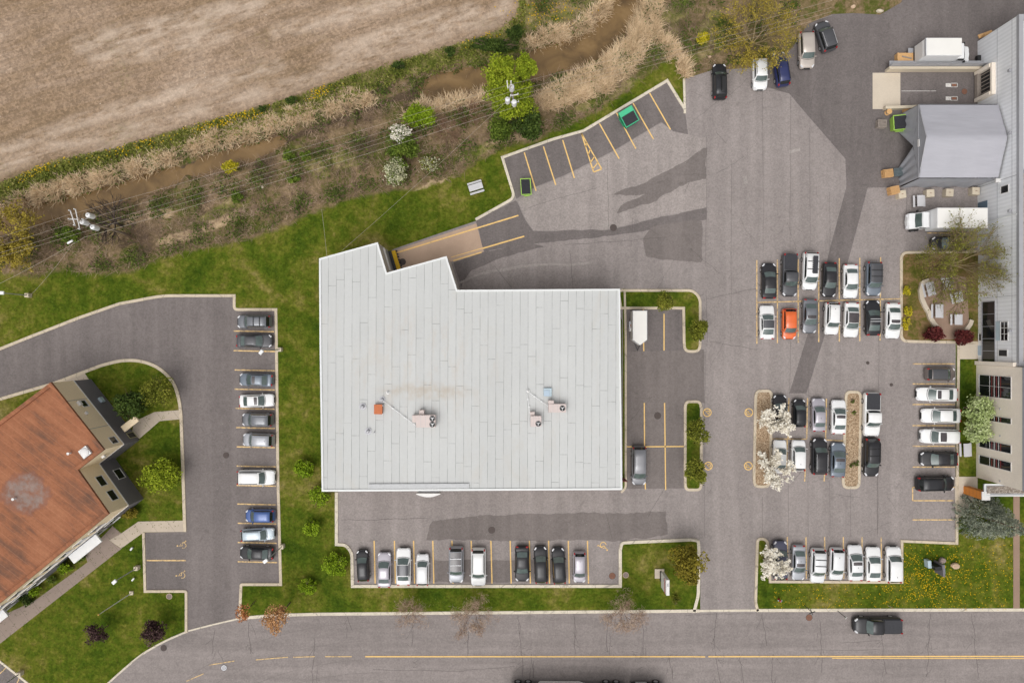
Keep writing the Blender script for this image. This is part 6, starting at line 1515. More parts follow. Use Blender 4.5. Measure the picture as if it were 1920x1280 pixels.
# blue spruce: whorled boughs on a leaning-looking cone, tip towards the picture edge
c = at(1828, 962); t = thing("blue_spruce", (c[0], c[1], .05), "large blue-green spruce at the right edge below the entrance canopy", 'tree')
HS = 9.5; r = np.random.default_rng(5); Cs = []
for lev in range(26):
    z = .5+lev/26*(HS-.7); R_ = 3.5*(1-z/HS)**.85+.10; nb = max(5, int(19*R_/3.3))
    for k_ in range(nb):
        a = 2*math.pi*(k_+lev*.37)/nb+r.uniform(-.12, .12); Lb = R_*r.uniform(.78, 1.1); m_ = int(26*Lb/2.5)+7
        u = r.uniform(.25, 1, m_)**.55; w_ = .26*(1.15-u*.55)
        rad_ = u*Lb; zz = z-.35*u*u*Lb*.35+.12*np.sin(u*3); ang_ = a+r.normal(size=m_)*w_/np.maximum(.5, rad_)*.75
        Cs.append(np.stack([c[0]+np.cos(ang_)*rad_, c[1]+np.sin(ang_)*rad_, zz+r.normal(size=m_)*.10], 1))
Cs = np.concatenate(Cs); V, Fq = leaf_quads(Cs, .125, .5, .45, r); np_mesh("crown", V, Fq, L_spruce, t)
q = MB(); q.tube((c[0], c[1], 0), (c[0], c[1], HS-.2), .22, .03, 8); q.build("trunk", MAT['bark'], t)

# ---- uncountable growth: reeds, scrub twigs, hedge weeds, dandelions
def scatter(zone_fn, n, box, r):
    out = []; tot = 0
    while tot < n:
        m_ = n*3; px = r.uniform(box[0], box[2], m_); py = r.uniform(box[1], box[3], m_); k = r.uniform(0, 1, m_) < zone_fn(px, py)
        P_ = np.stack([px[k], py[k]], 1); out.append(P_); tot += len(P_)
    P_ = np.concatenate(out)[:n]; return P_
def gxy(P_): return (P_[:, 0]-960)/S, (640-P_[:, 1])/S
def gz(px, py):
    d = ldist(px, py, DITCH)/S; return .08-1.45*sm(1.6, -.5, d)*(1-.62*(sm(505, 545, px)-sm(770, 815, px)))
def blades(P_, hgt, wid, lean, r, z0=0.0):
    x, y = gxy(P_); n = len(x); z = gz(P_[:, 0], P_[:, 1])+z0; a = r.uniform(0, 2*np.pi, n); l = lean*r.uniform(.2, 1, n); h = hgt*r.uniform(.5, 1.2, n); fa = r.uniform(0, 2*np.pi, n)
    fa = a+np.pi/2+r.normal(size=n)*.3; b0 = np.stack([x-np.cos(fa)*wid, y-np.sin(fa)*wid, z], 1); b1 = np.stack([x+np.cos(fa)*wid, y+np.sin(fa)*wid, z], 1); tp = np.stack([x+np.cos(a)*l, y+np.sin(a)*l, z+h], 1)
    return np.stack([b0, b1, tp], 1).reshape(-1, 3), np.arange(3*n).reshape(n, 3)
def zstraw(px, py):
    s_ = np.zeros_like(px)
    for L in STRAW[:6]: s_ = np.maximum(s_, np.clip(.5-ldist(px, py, L)/12, 0, 1))
    s_ = s_*np.clip(np.sin(px*.055+py*.09)*np.sin(px*.13-py*.05)*1.2+.55+(px > 1000)*.35, 0.03, 1)
    return s_*(ldist(px, py, DITCH) > -4)*(sdist(px, py, LOT) > 3)
r = np.random.default_rng(77)
L_reed = leafmat("dry_reed", [(0, (.34,.24,.13)), (.4, (.60,.44,.27)), (.8, (.80,.63,.42)), (1, (.88,.73,.53))])
V, Fq = blades(scatter(zstraw, 26000, (0, 0, 1320, 430), r), .85, .065, 1.35, r); tag(np_mesh("dry_reeds", V, Fq, L_reed), "tan dry reeds lining both banks of the ditch", "reeds", None, "stuff")
def zscrub(px, py):
    lw = sdist(px, py, LAWN); f = sdist(px, py, FIELD); d = ldist(px, py, DITCH)
    s_ = np.clip((lw+4)/14, 0, 1)*np.clip((f-26)/20, 0, 1)*(sdist(px, py, LOT) > 6)*np.maximum(np.clip((d+6)/10, 0, 1), .8*(np.abs(px-655) < 150)+.30*(px < 330))
    return s_*(np.sin(px*.05+py*.08)*np.sin(px*.021-py*.06)*.5+.6)
L_twig = leafmat("scrub_twigs", [(0, (0.050,0.035,0.024)), (.4, (0.170,0.115,0.075)), (.75, (0.360,0.255,0.175)), (1, (0.580,0.450,0.330))])
P_ = scatter(zscrub, 18000, (0, 0, 1340, 520), r); V, Fq = blades(P_, .35, .026, 1.5, r, .12); tag(np_mesh("scrub_twigs", V, Fq, L_twig), "tangle of brown leafless twigs over the rough ground along the ditch", "scrub", None, "stuff")
L_weed = leafmat("scrub_weeds", [(0, (0.026,0.041,0.009)), (.45, (0.072,0.104,0.017)), (.8, (0.138,0.167,0.032)), (1, (0.246,0.246,0.072))])
def zweed(px, py): return zscrub(px, py)*(np.sin(px*.035-py*.05+1)*np.sin(px*.06+py*.03)*.9+.12).clip(0, 1)
P_ = scatter(zweed, 17000, (0, 0, 1500, 520), r); x, y = gxy(P_); V, Fq = leaf_quads(np.stack([x, y, gz(P_[:, 0], P_[:, 1])+r.uniform(.1, .6, len(x))], 1), .14, .5, .6, r)
tag(np_mesh("scrub_weeds", V, Fq, L_weed), "green weeds scattered through the scrub along the ditch", "weeds", None, "stuff")
def zhedge(px, py):
    f = sdist(px, py, FIELD); return np.clip(f/10, 0, 1)*np.clip((44-f)/18, 0, 1)*(np.sin(px*.06+py*.11)*np.sin(px*.023+2)*.45+.6)*(px < 985)
P_ = scatter(zhedge, 9500, (0, 0, 985, 420), r); x, y = gxy(P_); V, Fq = leaf_quads(np.stack([x, y, gz(P_[:, 0], P_[:, 1])+r.uniform(.1, .9, len(x))], 1), .15, .5, .6, r)
L_marg = leafmat("field_margin_weeds", [(0, (.036,.052,.009)), (.35, (.110,.135,.020)), (.7, (.21,.22,.042)), (1, (.42,.35,.14))])
tag(np_mesh("field_margin_weeds", V, Fq, L_marg), "rough green weeds along the edge of the ploughed field", "weeds", None, "stuff")
m_, nt_, b_ = M("yellow_petals", .8, 0, .1); b_.inputs["Base Color"].default_value = (.62, .40, .012, 1)
def zflow(px, py):
    f = sdist(px, py, FIELD); a = np.exp(-((px-430)/60)**2)+np.exp(-((px-85)/40)**2)*.7+np.exp(-((px-600)/25)**2)*.8+np.exp(-((px-250)/60)**2)*.3+np.exp(-((px-900)/30)**2)*.4
    return np.clip(f/6, 0, 1)*np.clip((24-f)/8, 0, 1)*a.clip(0, 1)*(px < 985)
P_ = scatter(zflow, 520, (0, 0, 985, 400), r); x, y = gxy(P_); Vf, Ff = leaf_quads(np.stack([x, y, gz(P_[:, 0], P_[:, 1])+r.uniform(.6, 1.1, len(x))], 1), .085, 1.5, .9, r)
P_ = scatter(lambda px, py: np.exp(-((px-1025)/45)**2-((py-20)/22)**2), 260, (900, -10, 1160, 70), r); x, y = gxy(P_); V2, F2 = leaf_quads(np.stack([x, y, 0*x+.25], 1), .085, 1.5, .9, r)
tag(np_mesh("wild_mustard", np.concatenate([Vf, V2]), np.concatenate([Ff, F2+len(Vf)]), m_), "yellow wild flowers along the field edge", "flowers", None, "stuff")
def zdand(px, py):
    inside = (((px > 1450) & (py > 1096) & (py < 1143)) | ((px > 1694) & (px < 1897) & (py > 1020) & (py < 1143)))
    return inside*(np.exp(-((px-1735)/70)**2-((py-1085)/38)**2)*.9+.16)*(np.sin(px*.11+py*.05)*np.sin(px*.04-py*.13)*.5+.6)
P_ = scatter(zdand, 1500, (1420, 1010, 1900, 1145), r); x, y = gxy(P_); V, Fq = leaf_quads(np.stack([x, y, 0*x+.13], 1), .062, 2.0, .9, r)
tag(np_mesh("dandelions", V, Fq, m_), "yellow dandelions dotted over the lower right lawn", "flowers", None, "stuff")
P_ = scatter(lambda px, py: (sdist(px, py, LAWN) < -8)*(np.minimum.reduce([sdist(px, py, q_) for q_ in (WEST, STREET, LOT)]) > 8)*((px < 590) | (px > 690) | (py < 440) | (py > 940))*.6, 9000, (0, 380, 1290, 1280), r)
L_tuft = leafmat("lawn_tufts", [(0, (0.030,0.060,0.006)), (.5, (0.075,0.115,0.012)), (.85, (0.140,0.155,0.025)), (1, (0.260,0.220,0.070))])
x, y = gxy(P_); V, Fq = leaf_quads(np.stack([x, y, 0*x+.13], 1), .085, 1.2, .35, r); tag(np_mesh("lawn_tufts", V, Fq, L_tuft), "uneven grass tufts all over the mown lawns", "grass", None, "stuff")
# ------------------------------------------------------------------ rooftop gear
def hvac(px, py, L, Wd, Hh, fans, ext, label):
    c = at(px, py, ZR+Hh); t = thing("rooftop_unit", (c[0], c[1], ZR), label, "air conditioner", "air handling units on the main roof")
    q = MB(); q.box((0, 0, Hh/2+.1), (L, Wd, Hh-.2), 0, 0, .03); q.build("housing", MAT['hvac'], t, True)
    q = MB(); q.box((0, 0, .1), (L*.95, Wd*.92, .2)); q.build("base_rail", MAT['coping_grey'], t, True)
    q = MB()
    for i in range(1, 4): q.box((-L/2+L*i/4, 0, Hh+.004), (.02, Wd*.98, .012))
    q.build("panel_seam", MAT['grey_metal'], t, True)
    for (fx, fy, fr_) in fans:
        q = MB(); q.disc((fx, fy, Hh+.012), fr_, 22); f_ = q.build("fan_well", MAT['black'], t, True)
        q = MB(); q.strip([(fx+fr_*math.cos(a*.2618), fy+fr_*math.sin(a*.2618)) for a in range(24)], .05, Hh+.03, 0, True)
        q.strip([(fx+fr_*.55*math.cos(a*.2618), fy+fr_*.55*math.sin(a*.2618)) for a in range(24)], .02, Hh+.028, 0, True)
        q.build("grille_ring", MAT['dark_metal'], f_, True)
        q = MB()
        for k in range(3):
            a = .5+k*2.094; q.add([(fx, fy, Hh+.016), (fx+fr_*.8*math.cos(a-.22), fy+fr_*.8*math.sin(a-.22), Hh+.016), (fx+fr_*.8*math.cos(a+.22), fy+fr_*.8*math.sin(a+.22), Hh+.022)], [(0, 1, 2)])
        q.disc((fx, fy, Hh+.024), .09, 10); q.build("fan_blade", MAT['rail'], f_, True)
    for (ex, ey, el, ew, eh) in ext:
        q = MB(); q.box((ex, ey, eh/2), (el, ew, eh), 0, 0, .03); q.build("intake_hood", MAT['hvac'], t, True)
    return t
hvac(798,789.5, 2.35, 1.50, 1.25, ((.82,.34,.33),(.82,-.37,.33)), ((-.55,1.0,.62,.62,.85),(-1.42,.25,.55,.85,.8)), "large twin-fan rooftop unit left of the middle of the main roof")
hvac(1005,789.5, 1.32, 1.30, 1.1, ((.28,-.28,.32),), ((-.42,.86,.55,.5,.8),), "small square single-fan rooftop unit on the main roof")
hvac(1045,765, 2.15, 1.05, 1.1, ((.62,.0,.32),), ((-.75,.68,.68,.5,1.0),), "oblong single-fan rooftop unit, rightmost on the main roof")
def roof_pipe(pts, label):
    c = at(*pts[0], ZR+.15); t = thing("conduit_pipe", (c[0], c[1], ZR), label, "pipe", "white conduits on the main roof")
    q = MB()
    for a, b_ in zip(pts[:-1], pts[1:]): q.tube(at(*a, ZR+.18), at(*b_, ZR+.18), .035, None, 6)
    q.build("tube", MAT['white_metal'], t)
    for f_ in (.3, .65): 
        a, b_ = at(*pts[0], ZR+.1), at(*pts[1], ZR+.1); q = MB(); q.box((a[0]+(b_[0]-a[0])*f_, a[1]+(b_[1]-a[1])*f_, ZR+.07), (.2, .2, .15)); q.build("support_block", MAT['coping_white'], t)
roof_pipe(((717,750),(781,799)), "white conduit running to the twin-fan rooftop unit"); roof_pipe(((990,734),(1029,762)), "white conduit running to the oblong rooftop unit"); roof_pipe(((988,736),(994,777)), "white conduit running to the small square rooftop unit")
def roof_vent(px, py, rr, hh, mat, label, cap=True):
    c = at(px, py, ZR); t = thing("roof_vent", (c[0], c[1], ZR), label, "vent", "vents on the main roof")
    q = MB(); q.tube((0, 0, 0), (0, 0, hh), rr*.6, rr*.5, 12); q.build("pipe", MAT[mat], t, True); q = MB(); q.disc((0, 0, .02), rr*1.35, 16, 0, .02); q.build("flashing", MAT['grey_metal'] if mat != 'frame_white' else MAT['coping_white'], t, True)
    if cap: q = MB(); q.ball((0, 0, hh), rr*.75, 10, 0, .45); q.build("cap", MAT[mat], t, True)
roof_vent(680,762,.33,.35,'grey_metal',"grey round roof vent at the far left of the main roof"); roof_vent(690.5,808,.32,.35,'grey_metal',"grey round roof vent below the boundary of stains, left of the twin-fan unit")
roof_vent(717,749,.30,.25,'grey_metal',"grey roof vent at the end of the long white conduit"); roof_vent(727,736,.16,.45,'frame_white',"small white vent pipe beside the brown stain"); roof_vent(990,733,.17,.4,'frame_white',"small white vent pipe where two conduits meet"); roof_vent(702,810,.07,.3,'black',"tiny black pipe beside the lower grey vent",False)
c = at(709,767,ZR+.5); t = thing("roof_hatch", (c[0], c[1], ZR), "orange roof hatch on the main roof", "hatch")
q = MB(); q.box((0, 0, .25), (.95, 1.15, .5), 0, 0, .03); q.build("curb", MAT['orange_box'], t, True); q = MB(); q.box((0, 0, .53), (1.0, 1.2, .06), 0, 0, .02); q.build("lid", MAT['orange_box'], t, True); q = MB(); q.box((.56, .45, .25), (.12, .12, .5)); q.build("hinge_post", MAT['grey_metal'], t, True)
c = at(1027,735,ZR+.3); t = thing("roof_hatch", (c[0], c[1], ZR), "blue-grey square hatch near the oblong rooftop unit", "hatch")
q = MB(); q.box((0, 0, .15), (1.0, 1.0, .3), 0, 0, .03); q.build("curb", MAT['teal_grey'], t, True); q = MB(); q.box((-.12, -.12, .33), (.72, .72, .06), 0, 0, .02); q.build("lid", MAT['blue_pale'], t, True)
# west roof
c = at(161,847,ZW); t = thing("skylight", (c[0], c[1], ZW-.06), "square white skylight on the brown roof", "skylight", None, math.radians(38))
q = MB(); q.box((0, 0, .15), (1.15, 1.15, .35)); q.build("curb", MAT['coping_white'], t, True); q = MB(); q.ball((0, 0, .3), .6, 12, 0, .3); q.build("dome", MAT['frame_white'], t, True)
def wvent(px, py, label): 
    c = at(px, py, ZW); t = thing("roof_vent", (c[0], c[1], ZW-.06), label, "vent"); q = MB(); q.tube((0, 0, 0), (0, 0, .5), .10, .09, 10); q.build("pipe", MAT['white_metal'], t, True); q = MB(); q.disc((0, 0, .56), .17, 12, 0, .06); q.build("cap", MAT['frame_white'], t, True)
wvent(132,849, "small white vent pipe left of the skylight on the brown roof"); wvent(29,934, "white vent pipe in the grey stain of the brown roof")

# ------------------------------------------------------------------ yard furniture
def picnic(px, py, rz, label, L=1.75, scale=1.0):
    c = at(px, py, .6); t = thing("picnic_table", (c[0], c[1], .10), label, "picnic table", "grey picnic tables", math.radians(rz))
    q = MB(); q.box((0, 0, .72), (.84*scale, L, .06), 0, 0, .02); q.build("table_top", MAT['table'], t, True)
    for sg in (1, -1): q = MB(); q.box((sg*.68*scale, 0, .43), (.27, L*1.02, .05), 0, 0, .015); q.build("bench", MAT['table'], t, True)
    for y in (-L*.33, L*.33):
        q = MB(); q.box((0, y, .40), (1.5*scale, .07, .06)); q.tube((-.3, y, .70), (-.62, y, .0), .035, None, 6); q.tube((.3, y, .70), (.62, y, .0), .035, None, 6); q.build("leg_frame", MAT['dark_metal'], t, True)
    return t
picnic(892,351, 107, "picnic table alone on the lawn above the main building", 1.9)
picnic(1724,377, 2, "picnic table on the asphalt between concrete blocks and a box truck", 1.5)
picnic(1742,542, 14, "picnic table by the curved seat wall, upper left on the patio", 1.8)
picnic(1776,532, 95, "picnic table under the patio tree, topmost on the patio", 1.4); picnic(1795,557, 15, "picnic table turned slightly at the right side of the patio", 1.4)
picnic(1758,583, 0, "picnic table squarely in the middle of the patio", 1.8); picnic(1794,599, 0, "picnic table lowest on the patio, near the right maroon shrub", 1.4)
picnic(1811,843, 2, "picnic table on the lawn strip under the pale green trees", 1.75)

def dumpster(px, py, rz, L, Wd, Hh, body, rim, label, deep=0.0):
    c = at(px, py, Hh*.6); t = thing("dumpster", (c[0], c[1], 0), label, "dumpster", None, math.radians(rz))
    q = MB(); v = []
    for z, kx, ky in ((.12, .86, .92), (Hh*.72, 1, 1)): v += [(-L/2*kx, -Wd/2*ky, z), (L/2*kx, -Wd/2*ky, z), (L/2*kx, Wd/2*ky, z), (-L/2*kx, Wd/2*ky, z)]
    v += [(-L/2, -Wd/2, Hh*.78), (L/2, -Wd/2, Hh*.78), (L/2, Wd/2, Hh), (-L/2, Wd/2, Hh)]
    q.add(v, [(3, 2, 1, 0)]+[(k+i, k+(i+1) % 4, k+4+(i+1) % 4, k+4+i) for k in (0, 4) for i in range(4)]+[(8, 9, 10, 11)]); q.build("bin_body", body, t, True)
    sl = (Hh*.22)/Wd
    def zt(y): return Hh*.89+sl*y
    y0, y1 = -Wd/2+.08, Wd/2-deep
    q = MB(); v = [(-L/2+.08, y0, zt(y0)+.03), (L/2-.08, y0, zt(y0)+.03), (L/2-.08, y1-.04, zt(y1)+.03), (-L/2+.08, y1-.04, zt(y1)+.03)]; q.add(v+[(x, y, z-.05) for x, y, z in v], [(0, 1, 2, 3), (4, 5, 1, 0), (5, 6, 2, 1), (6, 7, 3, 2), (7, 4, 0, 3)])
    for i in range(1, 11): x = -L/2+.08+(L-.16)*i/11; q.add([(x-.03, y0+.03, zt(y0)+.035), (x+.03, y0+.03, zt(y0)+.035), (x+.03, y1-.08, zt(y1)+.035), (x-.03, y1-.08, zt(y1)+.035), (x, y0+.03, zt(y0)+.075), (x, y1-.08, zt(y1)+.075)], [(0, 4, 5, 3), (4, 1, 2, 5), (0, 1, 4), (3, 5, 2)])
    q.build("lid", MAT['lid'], t, True)
    if deep > .2: q = MB(); v = [(-L/2+.02, y1, zt(y1)+.02), (L/2-.02, y1, zt(y1)+.02), (L/2-.02, Wd/2-.02, zt(Wd/2)+.02), (-L/2+.02, Wd/2-.02, zt(Wd/2)+.02)]; q.add(v, [(0, 1, 2, 3)]); q.build("rear_lid", rim, t, True)
    q = MB(); q.strip([(-L/2, -Wd/2), (L/2, -Wd/2), (L/2, Wd/2), (-L/2, Wd/2)], .09, 0, 0, True); q.v = [(x, y, zt(max(-Wd/2, min(Wd/2, y)))+.025) for x, y, z in q.v]; q.build("rim_edge", rim, t, True)
    for sg in (1, -1): q = MB(); q.box((sg*(L/2+.06), -.05, Hh*.48), (.14, Wd*.6, .16), 0, 0, .02); q.build("lift_pocket", body, t, True)
    for sx in (1, -1):
        for sy in (1, -1): q = MB(); q.tube((sx*L*.36-.04, sy*Wd*.34, .09), (sx*L*.36+.04, sy*Wd*.34, .09), .09, None, 10); q.build("caster", MAT['black'], t, True)
    return t
dumpster(1178,221, 31, 1.95, 2.05, 1.6, MAT['dump_green'], MAT['dump_green_pale'], "dark green dumpster in the upper angled bays", .62)
dumpster(986,351, 94, 2.1, 1.3, 1.05, MAT['dump_lime'], MAT['dump_lime'], "low lime green dumpster at the left end of the angled bays")
dumpster(1689,231, -87, 1.9, 2.2, 1.5, MAT['dump_lime'], MAT['dump_lime'], "lime green dumpster beside the tarpaulin shelter", .0)
def block(px, py, rz, label):
    c = at(px, py, .8); t = thing("concrete_block", (c[0], c[1], 0), label, "concrete block", "concrete ballast blocks", math.radians(rz))
    q = MB(); q.box((0, 0, .42), (1.02, 1.02, .84), 0, 0, .05); q.build("block_body", MAT['block'], t, True); q = MB(); q.tube((-.12, 0, .83), (0, 0, .93), .03, None, 6); q.tube((0, 0, .93), (.12, 0, .83), .03, None, 6); q.build("lifting_loop", MAT['rust'], t, True)
block(1692,364, 8, "cream concrete block half under the wooden pallets"); block(1745,362, 3, "cream concrete block above the picnic table beside the shelter wall"); block(1781,361, -4, "cream concrete block in the middle of the shelter wall"); block(1830,358, -3, "cream concrete block nearest the factory wall")

def pallet_mesh(nm, L, Wd, mat):
    q = MB()
    for i in range(7): q.box((-L/2+.06+(L-.12)*i/6, 0, .13), (.10, Wd, .015))
    for y in (-Wd/2+.05, 0, Wd/2-.05): q.box((0, y, .07), (L, .08, .09))
    for i in range(3): q.box((-L/2+.06+(L-.12)*i/2, 0, .014), (.10, Wd, .015))
    return q.mesh(nm, [MAT[mat]])
PM = {m_: pallet_mesh("wooden_pallet", 1.15, 1.02, m_) for m_ in ('wood', 'wood_grey', 'plastic_slate')}
def pallets(px, py, n_, mat, rz, top, low, seed=1, z0=0.0):
    r_ = random.Random(seed); c = at(px, py, z0+n_*.145)
    for i in range(n_):
        o = bpy.data.objects.new("wooden_pallet" if mat != 'plastic_slate' else "plastic_pallet", PM[mat]); COL.objects.link(o)
        o.location = (c[0]+r_.uniform(-.03, .03), c[1]+r_.uniform(-.03, .03), z0+i*.146); o.rotation_euler = (0, 0, math.radians(rz+r_.uniform(-3, 3)))
        if i == n_-1: tag(o, top, "pallet", "pallets stacked in the loading yard")
        else: tag(o, low, "pallet", low[:40].strip())
pallets(1667,324, 6, 'wood', 4, "pale wooden pallet on top of the stack beside the slate plastic pallets", "wooden pallet inside the stack beside the slate plastic pallets", 1)
pallets(1685,322, 5, 'plastic_slate', 2, "slate plastic pallet on top of its stack at the shelter's front flap", "slate plastic pallet inside the stack at the shelter's front flap", 2)
pallets(1679,356, 7, 'wood', 10, "pale wooden pallet on top of the stack over a concrete block", "wooden pallet inside the stack over a concrete block", 3)
pallets(1655,231, 5, 'wood_grey', -2, "weathered grey pallet on top of the stack left of the lime dumpster", "weathered grey pallet inside the stack left of the lime dumpster", 4)
pallets(1703,208, 3, 'wood', 4, "wooden pallet on the low wall end above the lime dumpster", "wooden pallet under another above the lime dumpster", 5)
t = thing("cable_drum", (*xy(1663,212), 0), "small wooden cable drum beside the pallets above the lime dumpster", "drum")
q = MB(); q.tube((0, 0, .55), (0, 0, .62), .36, None, 16); q.build("flange", MAT['wood'], t, True); q = MB(); q.tube((0, 0, 0), (0, 0, .07), .36, None, 16); q.build("flange", MAT['wood'], t, True); q = MB(); q.tube((0, 0, .07), (0, 0, .55), .2, None, 14); q.build("core", MAT['wood_grey'], t, True)
c = at(1697,108,.7); t = thing("plywood_crate", (c[0], c[1], 0), "pale plywood crate behind the white box truck at the top right", "crate")
q = MB(); q.box((0, 0, .42), (2.1, 1.15, .75), 0, 0, .02); q.build("box_body", MAT['wood'], t, True); q = MB(); q.box((.15, -.05, .84), (1.3, .16, .08), -.22); q.build("loose_plank", MAT['wood_grey'], t, True)
q = MB()
for x in (-.95, 0, .95): q.box((x, 0, .42), (.09, 1.18, .78))
q.build("batten", MAT['wood'], t, True)
t = thing("timber_frame", (*xy(1848,70), 0), "pine timber frame leaning at the factory's top corner", "timber", None, .35)
q = MB(); q.box((0, .2, .6), (1.4, .10, .12)); q.box((-.6, .2, .45), (.12, .12, .9)); q.box((.6, .2, .45), (.12, .12, .9)); q.box((0, .35, .1), (1.9, .5, .14)); q.build("beam", MAT['wood'], t, True)
c = xy(1836, 113); t = thing("black_cart", (c[0]-.3, c[1], 0), "black wheeled cart at the dock beside the wall rail", "cart")
q = MB(); q.box((0, 0, .45), (.7, .8, .5), 0, 0, .05); q.build("tub", MAT['black'], t, True); q = MB(); q.tube((.3, .35, .5), (.5, .45, 1.0), .03); q.tube((.3, -.35, .5), (.5, -.45, 1.0), .03); q.tube((.5, .45, 1.0), (.5, -.45, 1.0), .03); q.build("handle", MAT['teal_grey'], t, True)

# ------------------------------------------------------------------ poles and lamps
def post_lamp(px, py, tx, ty, hgt, label, kind='lamp_post', arm=None, square=True):
    """base pixel and head pixel; the head's true ground offset from the base gives the arm"""
    c = at(px, py); h = at(tx, ty, hgt); t = thing(kind, (c[0], c[1], .08), label, "lamp post", "lamp posts around the lots" if kind == 'lamp_post' else None)
    q = MB(); q.box((0, 0, .35), (.55, .55, .75), 0, 0, .05); q.build("base", MAT['block'], t, True)
    dx, dy = h[0]-c[0], h[1]-c[1]; d = math.hypot(dx, dy)
    q = MB(); q.tube((0, 0, .6), (0, 0, hgt-.1), .075, .05, 8); q.build("pole", MAT['grey_metal'], t, True)
    if d > .25: q = MB(); q.tube((0, 0, hgt-.1), (dx, dy, hgt), .045, .035, 6); q.build("arm", MAT['grey_metal'], t, True)
    q = MB(); q.box((dx, dy, hgt+.02), (.62, .42, .16), math.atan2(dy, dx), 0, .05); q.build("lamp_head", MAT['white_metal'], t, True)
    return t
post_lamp(527,655, 490,660, 6.6, "lamp post at the lawn edge in the upper left lot")
post_lamp(531,1022, 498,1051, 6.0, "lamp post leaning over the black sedan at the bottom of the left lot")
post_lamp(260,1062, 215,1090, 5.2, "lamp post on the office lawn beside the accessible bays")
post_lamp(57,554, 4,549, 5.0, "lamp post at the left picture edge above the drive")
post_lamp(42,1259, -4,1296, 5.0, "lamp post at the corner lot in the lower left")
c = at(248,1110); t = thing("flagpole", (c[0], c[1], .08), "bare white flagpole with a gold ball on the office lawn", "flagpole")
q = MB(); q.box((0, 0, .12), (.5, .5, .25), 0, 0, .04); q.build("base", MAT['block'], t, True); q = MB(); q.tube((0, 0, .2), (0, 0, 7.3), .06, .035, 8); q.build("pole", MAT['white_metal'], t, True); q = MB(); q.ball((0, 0, 7.38), .11, 10); q.build("ball_finial", MAT['gold'], t, True)
def lawn_light(px, py, label): 
    c = at(px, py); t = thing("lawn_floodlight", (c[0], c[1], .1), label, "floodlight", None, .9); q = MB(); q.box((0, 0, .22), (.45, .2, .25), 0, 0, .03); q.build("housing", MAT['white_metal'], t, True); q = MB(); q.tube((0, 0, 0), (0, 0, .15), .04); q.build("stake", MAT['grey_metal'], t, True)
lawn_light(249,1027, "small white floodlight near the footpath on the office lawn"); lawn_light(252,1084, "small white floodlight between the lamp post and the flagpole")

def utility_pole(bx, by, tx, ty, hgt, label, cans, arms):
    c = at(bx, by); tp = at(tx, ty, hgt); t = thing("utility_pole", (c[0], c[1], 0), label, "utility pole", "utility poles along the ditch")
    dx, dy = tp[0]-c[0], tp[1]-c[1]
    q = MB(); q.tube((0, 0, 0), (dx, dy, hgt), .17, .11, 10); q.build("pole", MAT['wood_pole'], t, True)
    def on(z): return (dx*z/hgt, dy*z/hgt)
    for (ox, oy, z) in cans:
        o = on(z); q = MB(); q.tube((o[0]+ox, o[1]+oy, z-.55), (o[0]+ox, o[1]+oy, z+.45), .30, None, 16); q.ball((o[0]+ox, o[1]+oy, z+.45), .30, 12, 0, .35); cn = q.build("transformer", MAT['white_metal'], t, True)
        q = MB(); q.tube((o[0]+ox*1.0, o[1]+oy, z+.5), (o[0]+ox, o[1]+oy, z+.8), .05); q.build("bushing", MAT['white_metal'], cn, True)
        q = MB(); q.tube((o[0], o[1], z), (o[0]+ox, o[1]+oy, z), .05); q.build("bracket", MAT['grey_metal'], t, True)
    for (ax, ay, bx_, by_, z) in arms:
        o = on(z); q = MB(); q.tube((o[0]+ax, o[1]+ay, z), (o[0]+bx_, o[1]+by_, z), .06, None, 6); am = q.build("crossarm", MAT['frame_white'], t, True)
        for f_ in (0, 1): q = MB(); q.tube((o[0]+ax+(bx_-ax)*f_, o[1]+ay+(by_-ay)*f_, z), (o[0]+ax+(bx_-ax)*f_, o[1]+ay+(by_-ay)*f_, z+.3), .09, .06, 8); q.build("insulator", MAT['white_metal'], am, True)
    return t, (c[0]+dx, c[1]+dy)
poleA, pA = utility_pole(967,222, 958,162, 12.0, "utility pole with three grey transformers in the yellow-green tree", ((-.55,-.75,9.3),(.25,-1.05,9.3),(.05,.15,11.0)), ((-.35,-.15,-.45,.55,11.9),(.05,-.15,.0,.55,11.9),(-.1,-.6,.75,-.45,10.6),(-.1,-.9,.75,-.8,9.0)))
poleB, pB = utility_pole(243,441, 147,410, 11.7, "leaning utility pole with grey transformers at the left", ((.75,.55,10.6),(.05,-.25,10.6),(.95,-.75,10.0)), ((-1.0,.95,-.45,-.75,11.6),(-.4,1.1,.1,-1.2,11.6),(-1.3,.05,.3,.0,11.2)))
def wire(P0, P1, sag, label, rad=.011, name="power_line", n_=14, grp="overhead power lines"):
    a, b_ = Vector(P0), Vector(P1); q = MB(); prev = a
    for i in range(1, n_+1):
        u = i/n_; p_ = a.lerp(b_, u); p_.z -= 4*sag*u*(1-u); q.tube(prev, p_, rad, None, 4, 0, False); prev = p_
    o = q.build(name, MAT['wire']); tag(o, label, "wire", grp); return o
spans = (("topmost", (125,404), (955,159), 11.9), ("second", (133,419), (958,172), 11.4), ("third", (142,431), (965,180), 10.8), ("fourth", (150,437), (969,187), 9.6))
for nm_, a, b_, z in spans:
    wire(at(*a, z), at(*b_, z), .7, nm_+" overhead wire between the two utility poles, counted from the ditch")
    wire(at(-160, a[1]+84+(a[0])*.02, z), at(*a, z), .4, nm_+" overhead wire left of the left utility pole, counted from the ditch")
    wire(at(*b_, z), at(1560, b_[1]-158, z), .6, nm_+" overhead wire right of the transformer pole, counted from the ditch")
wire(at(158,445,8.5), at(968,200,8.5), .8, "lowest thicker communication cable between the two utility poles", .015)
wire(at(158,445,8.5), at(-60,560,7.5), .5, "communication cable falling left of the left utility pole", .014)
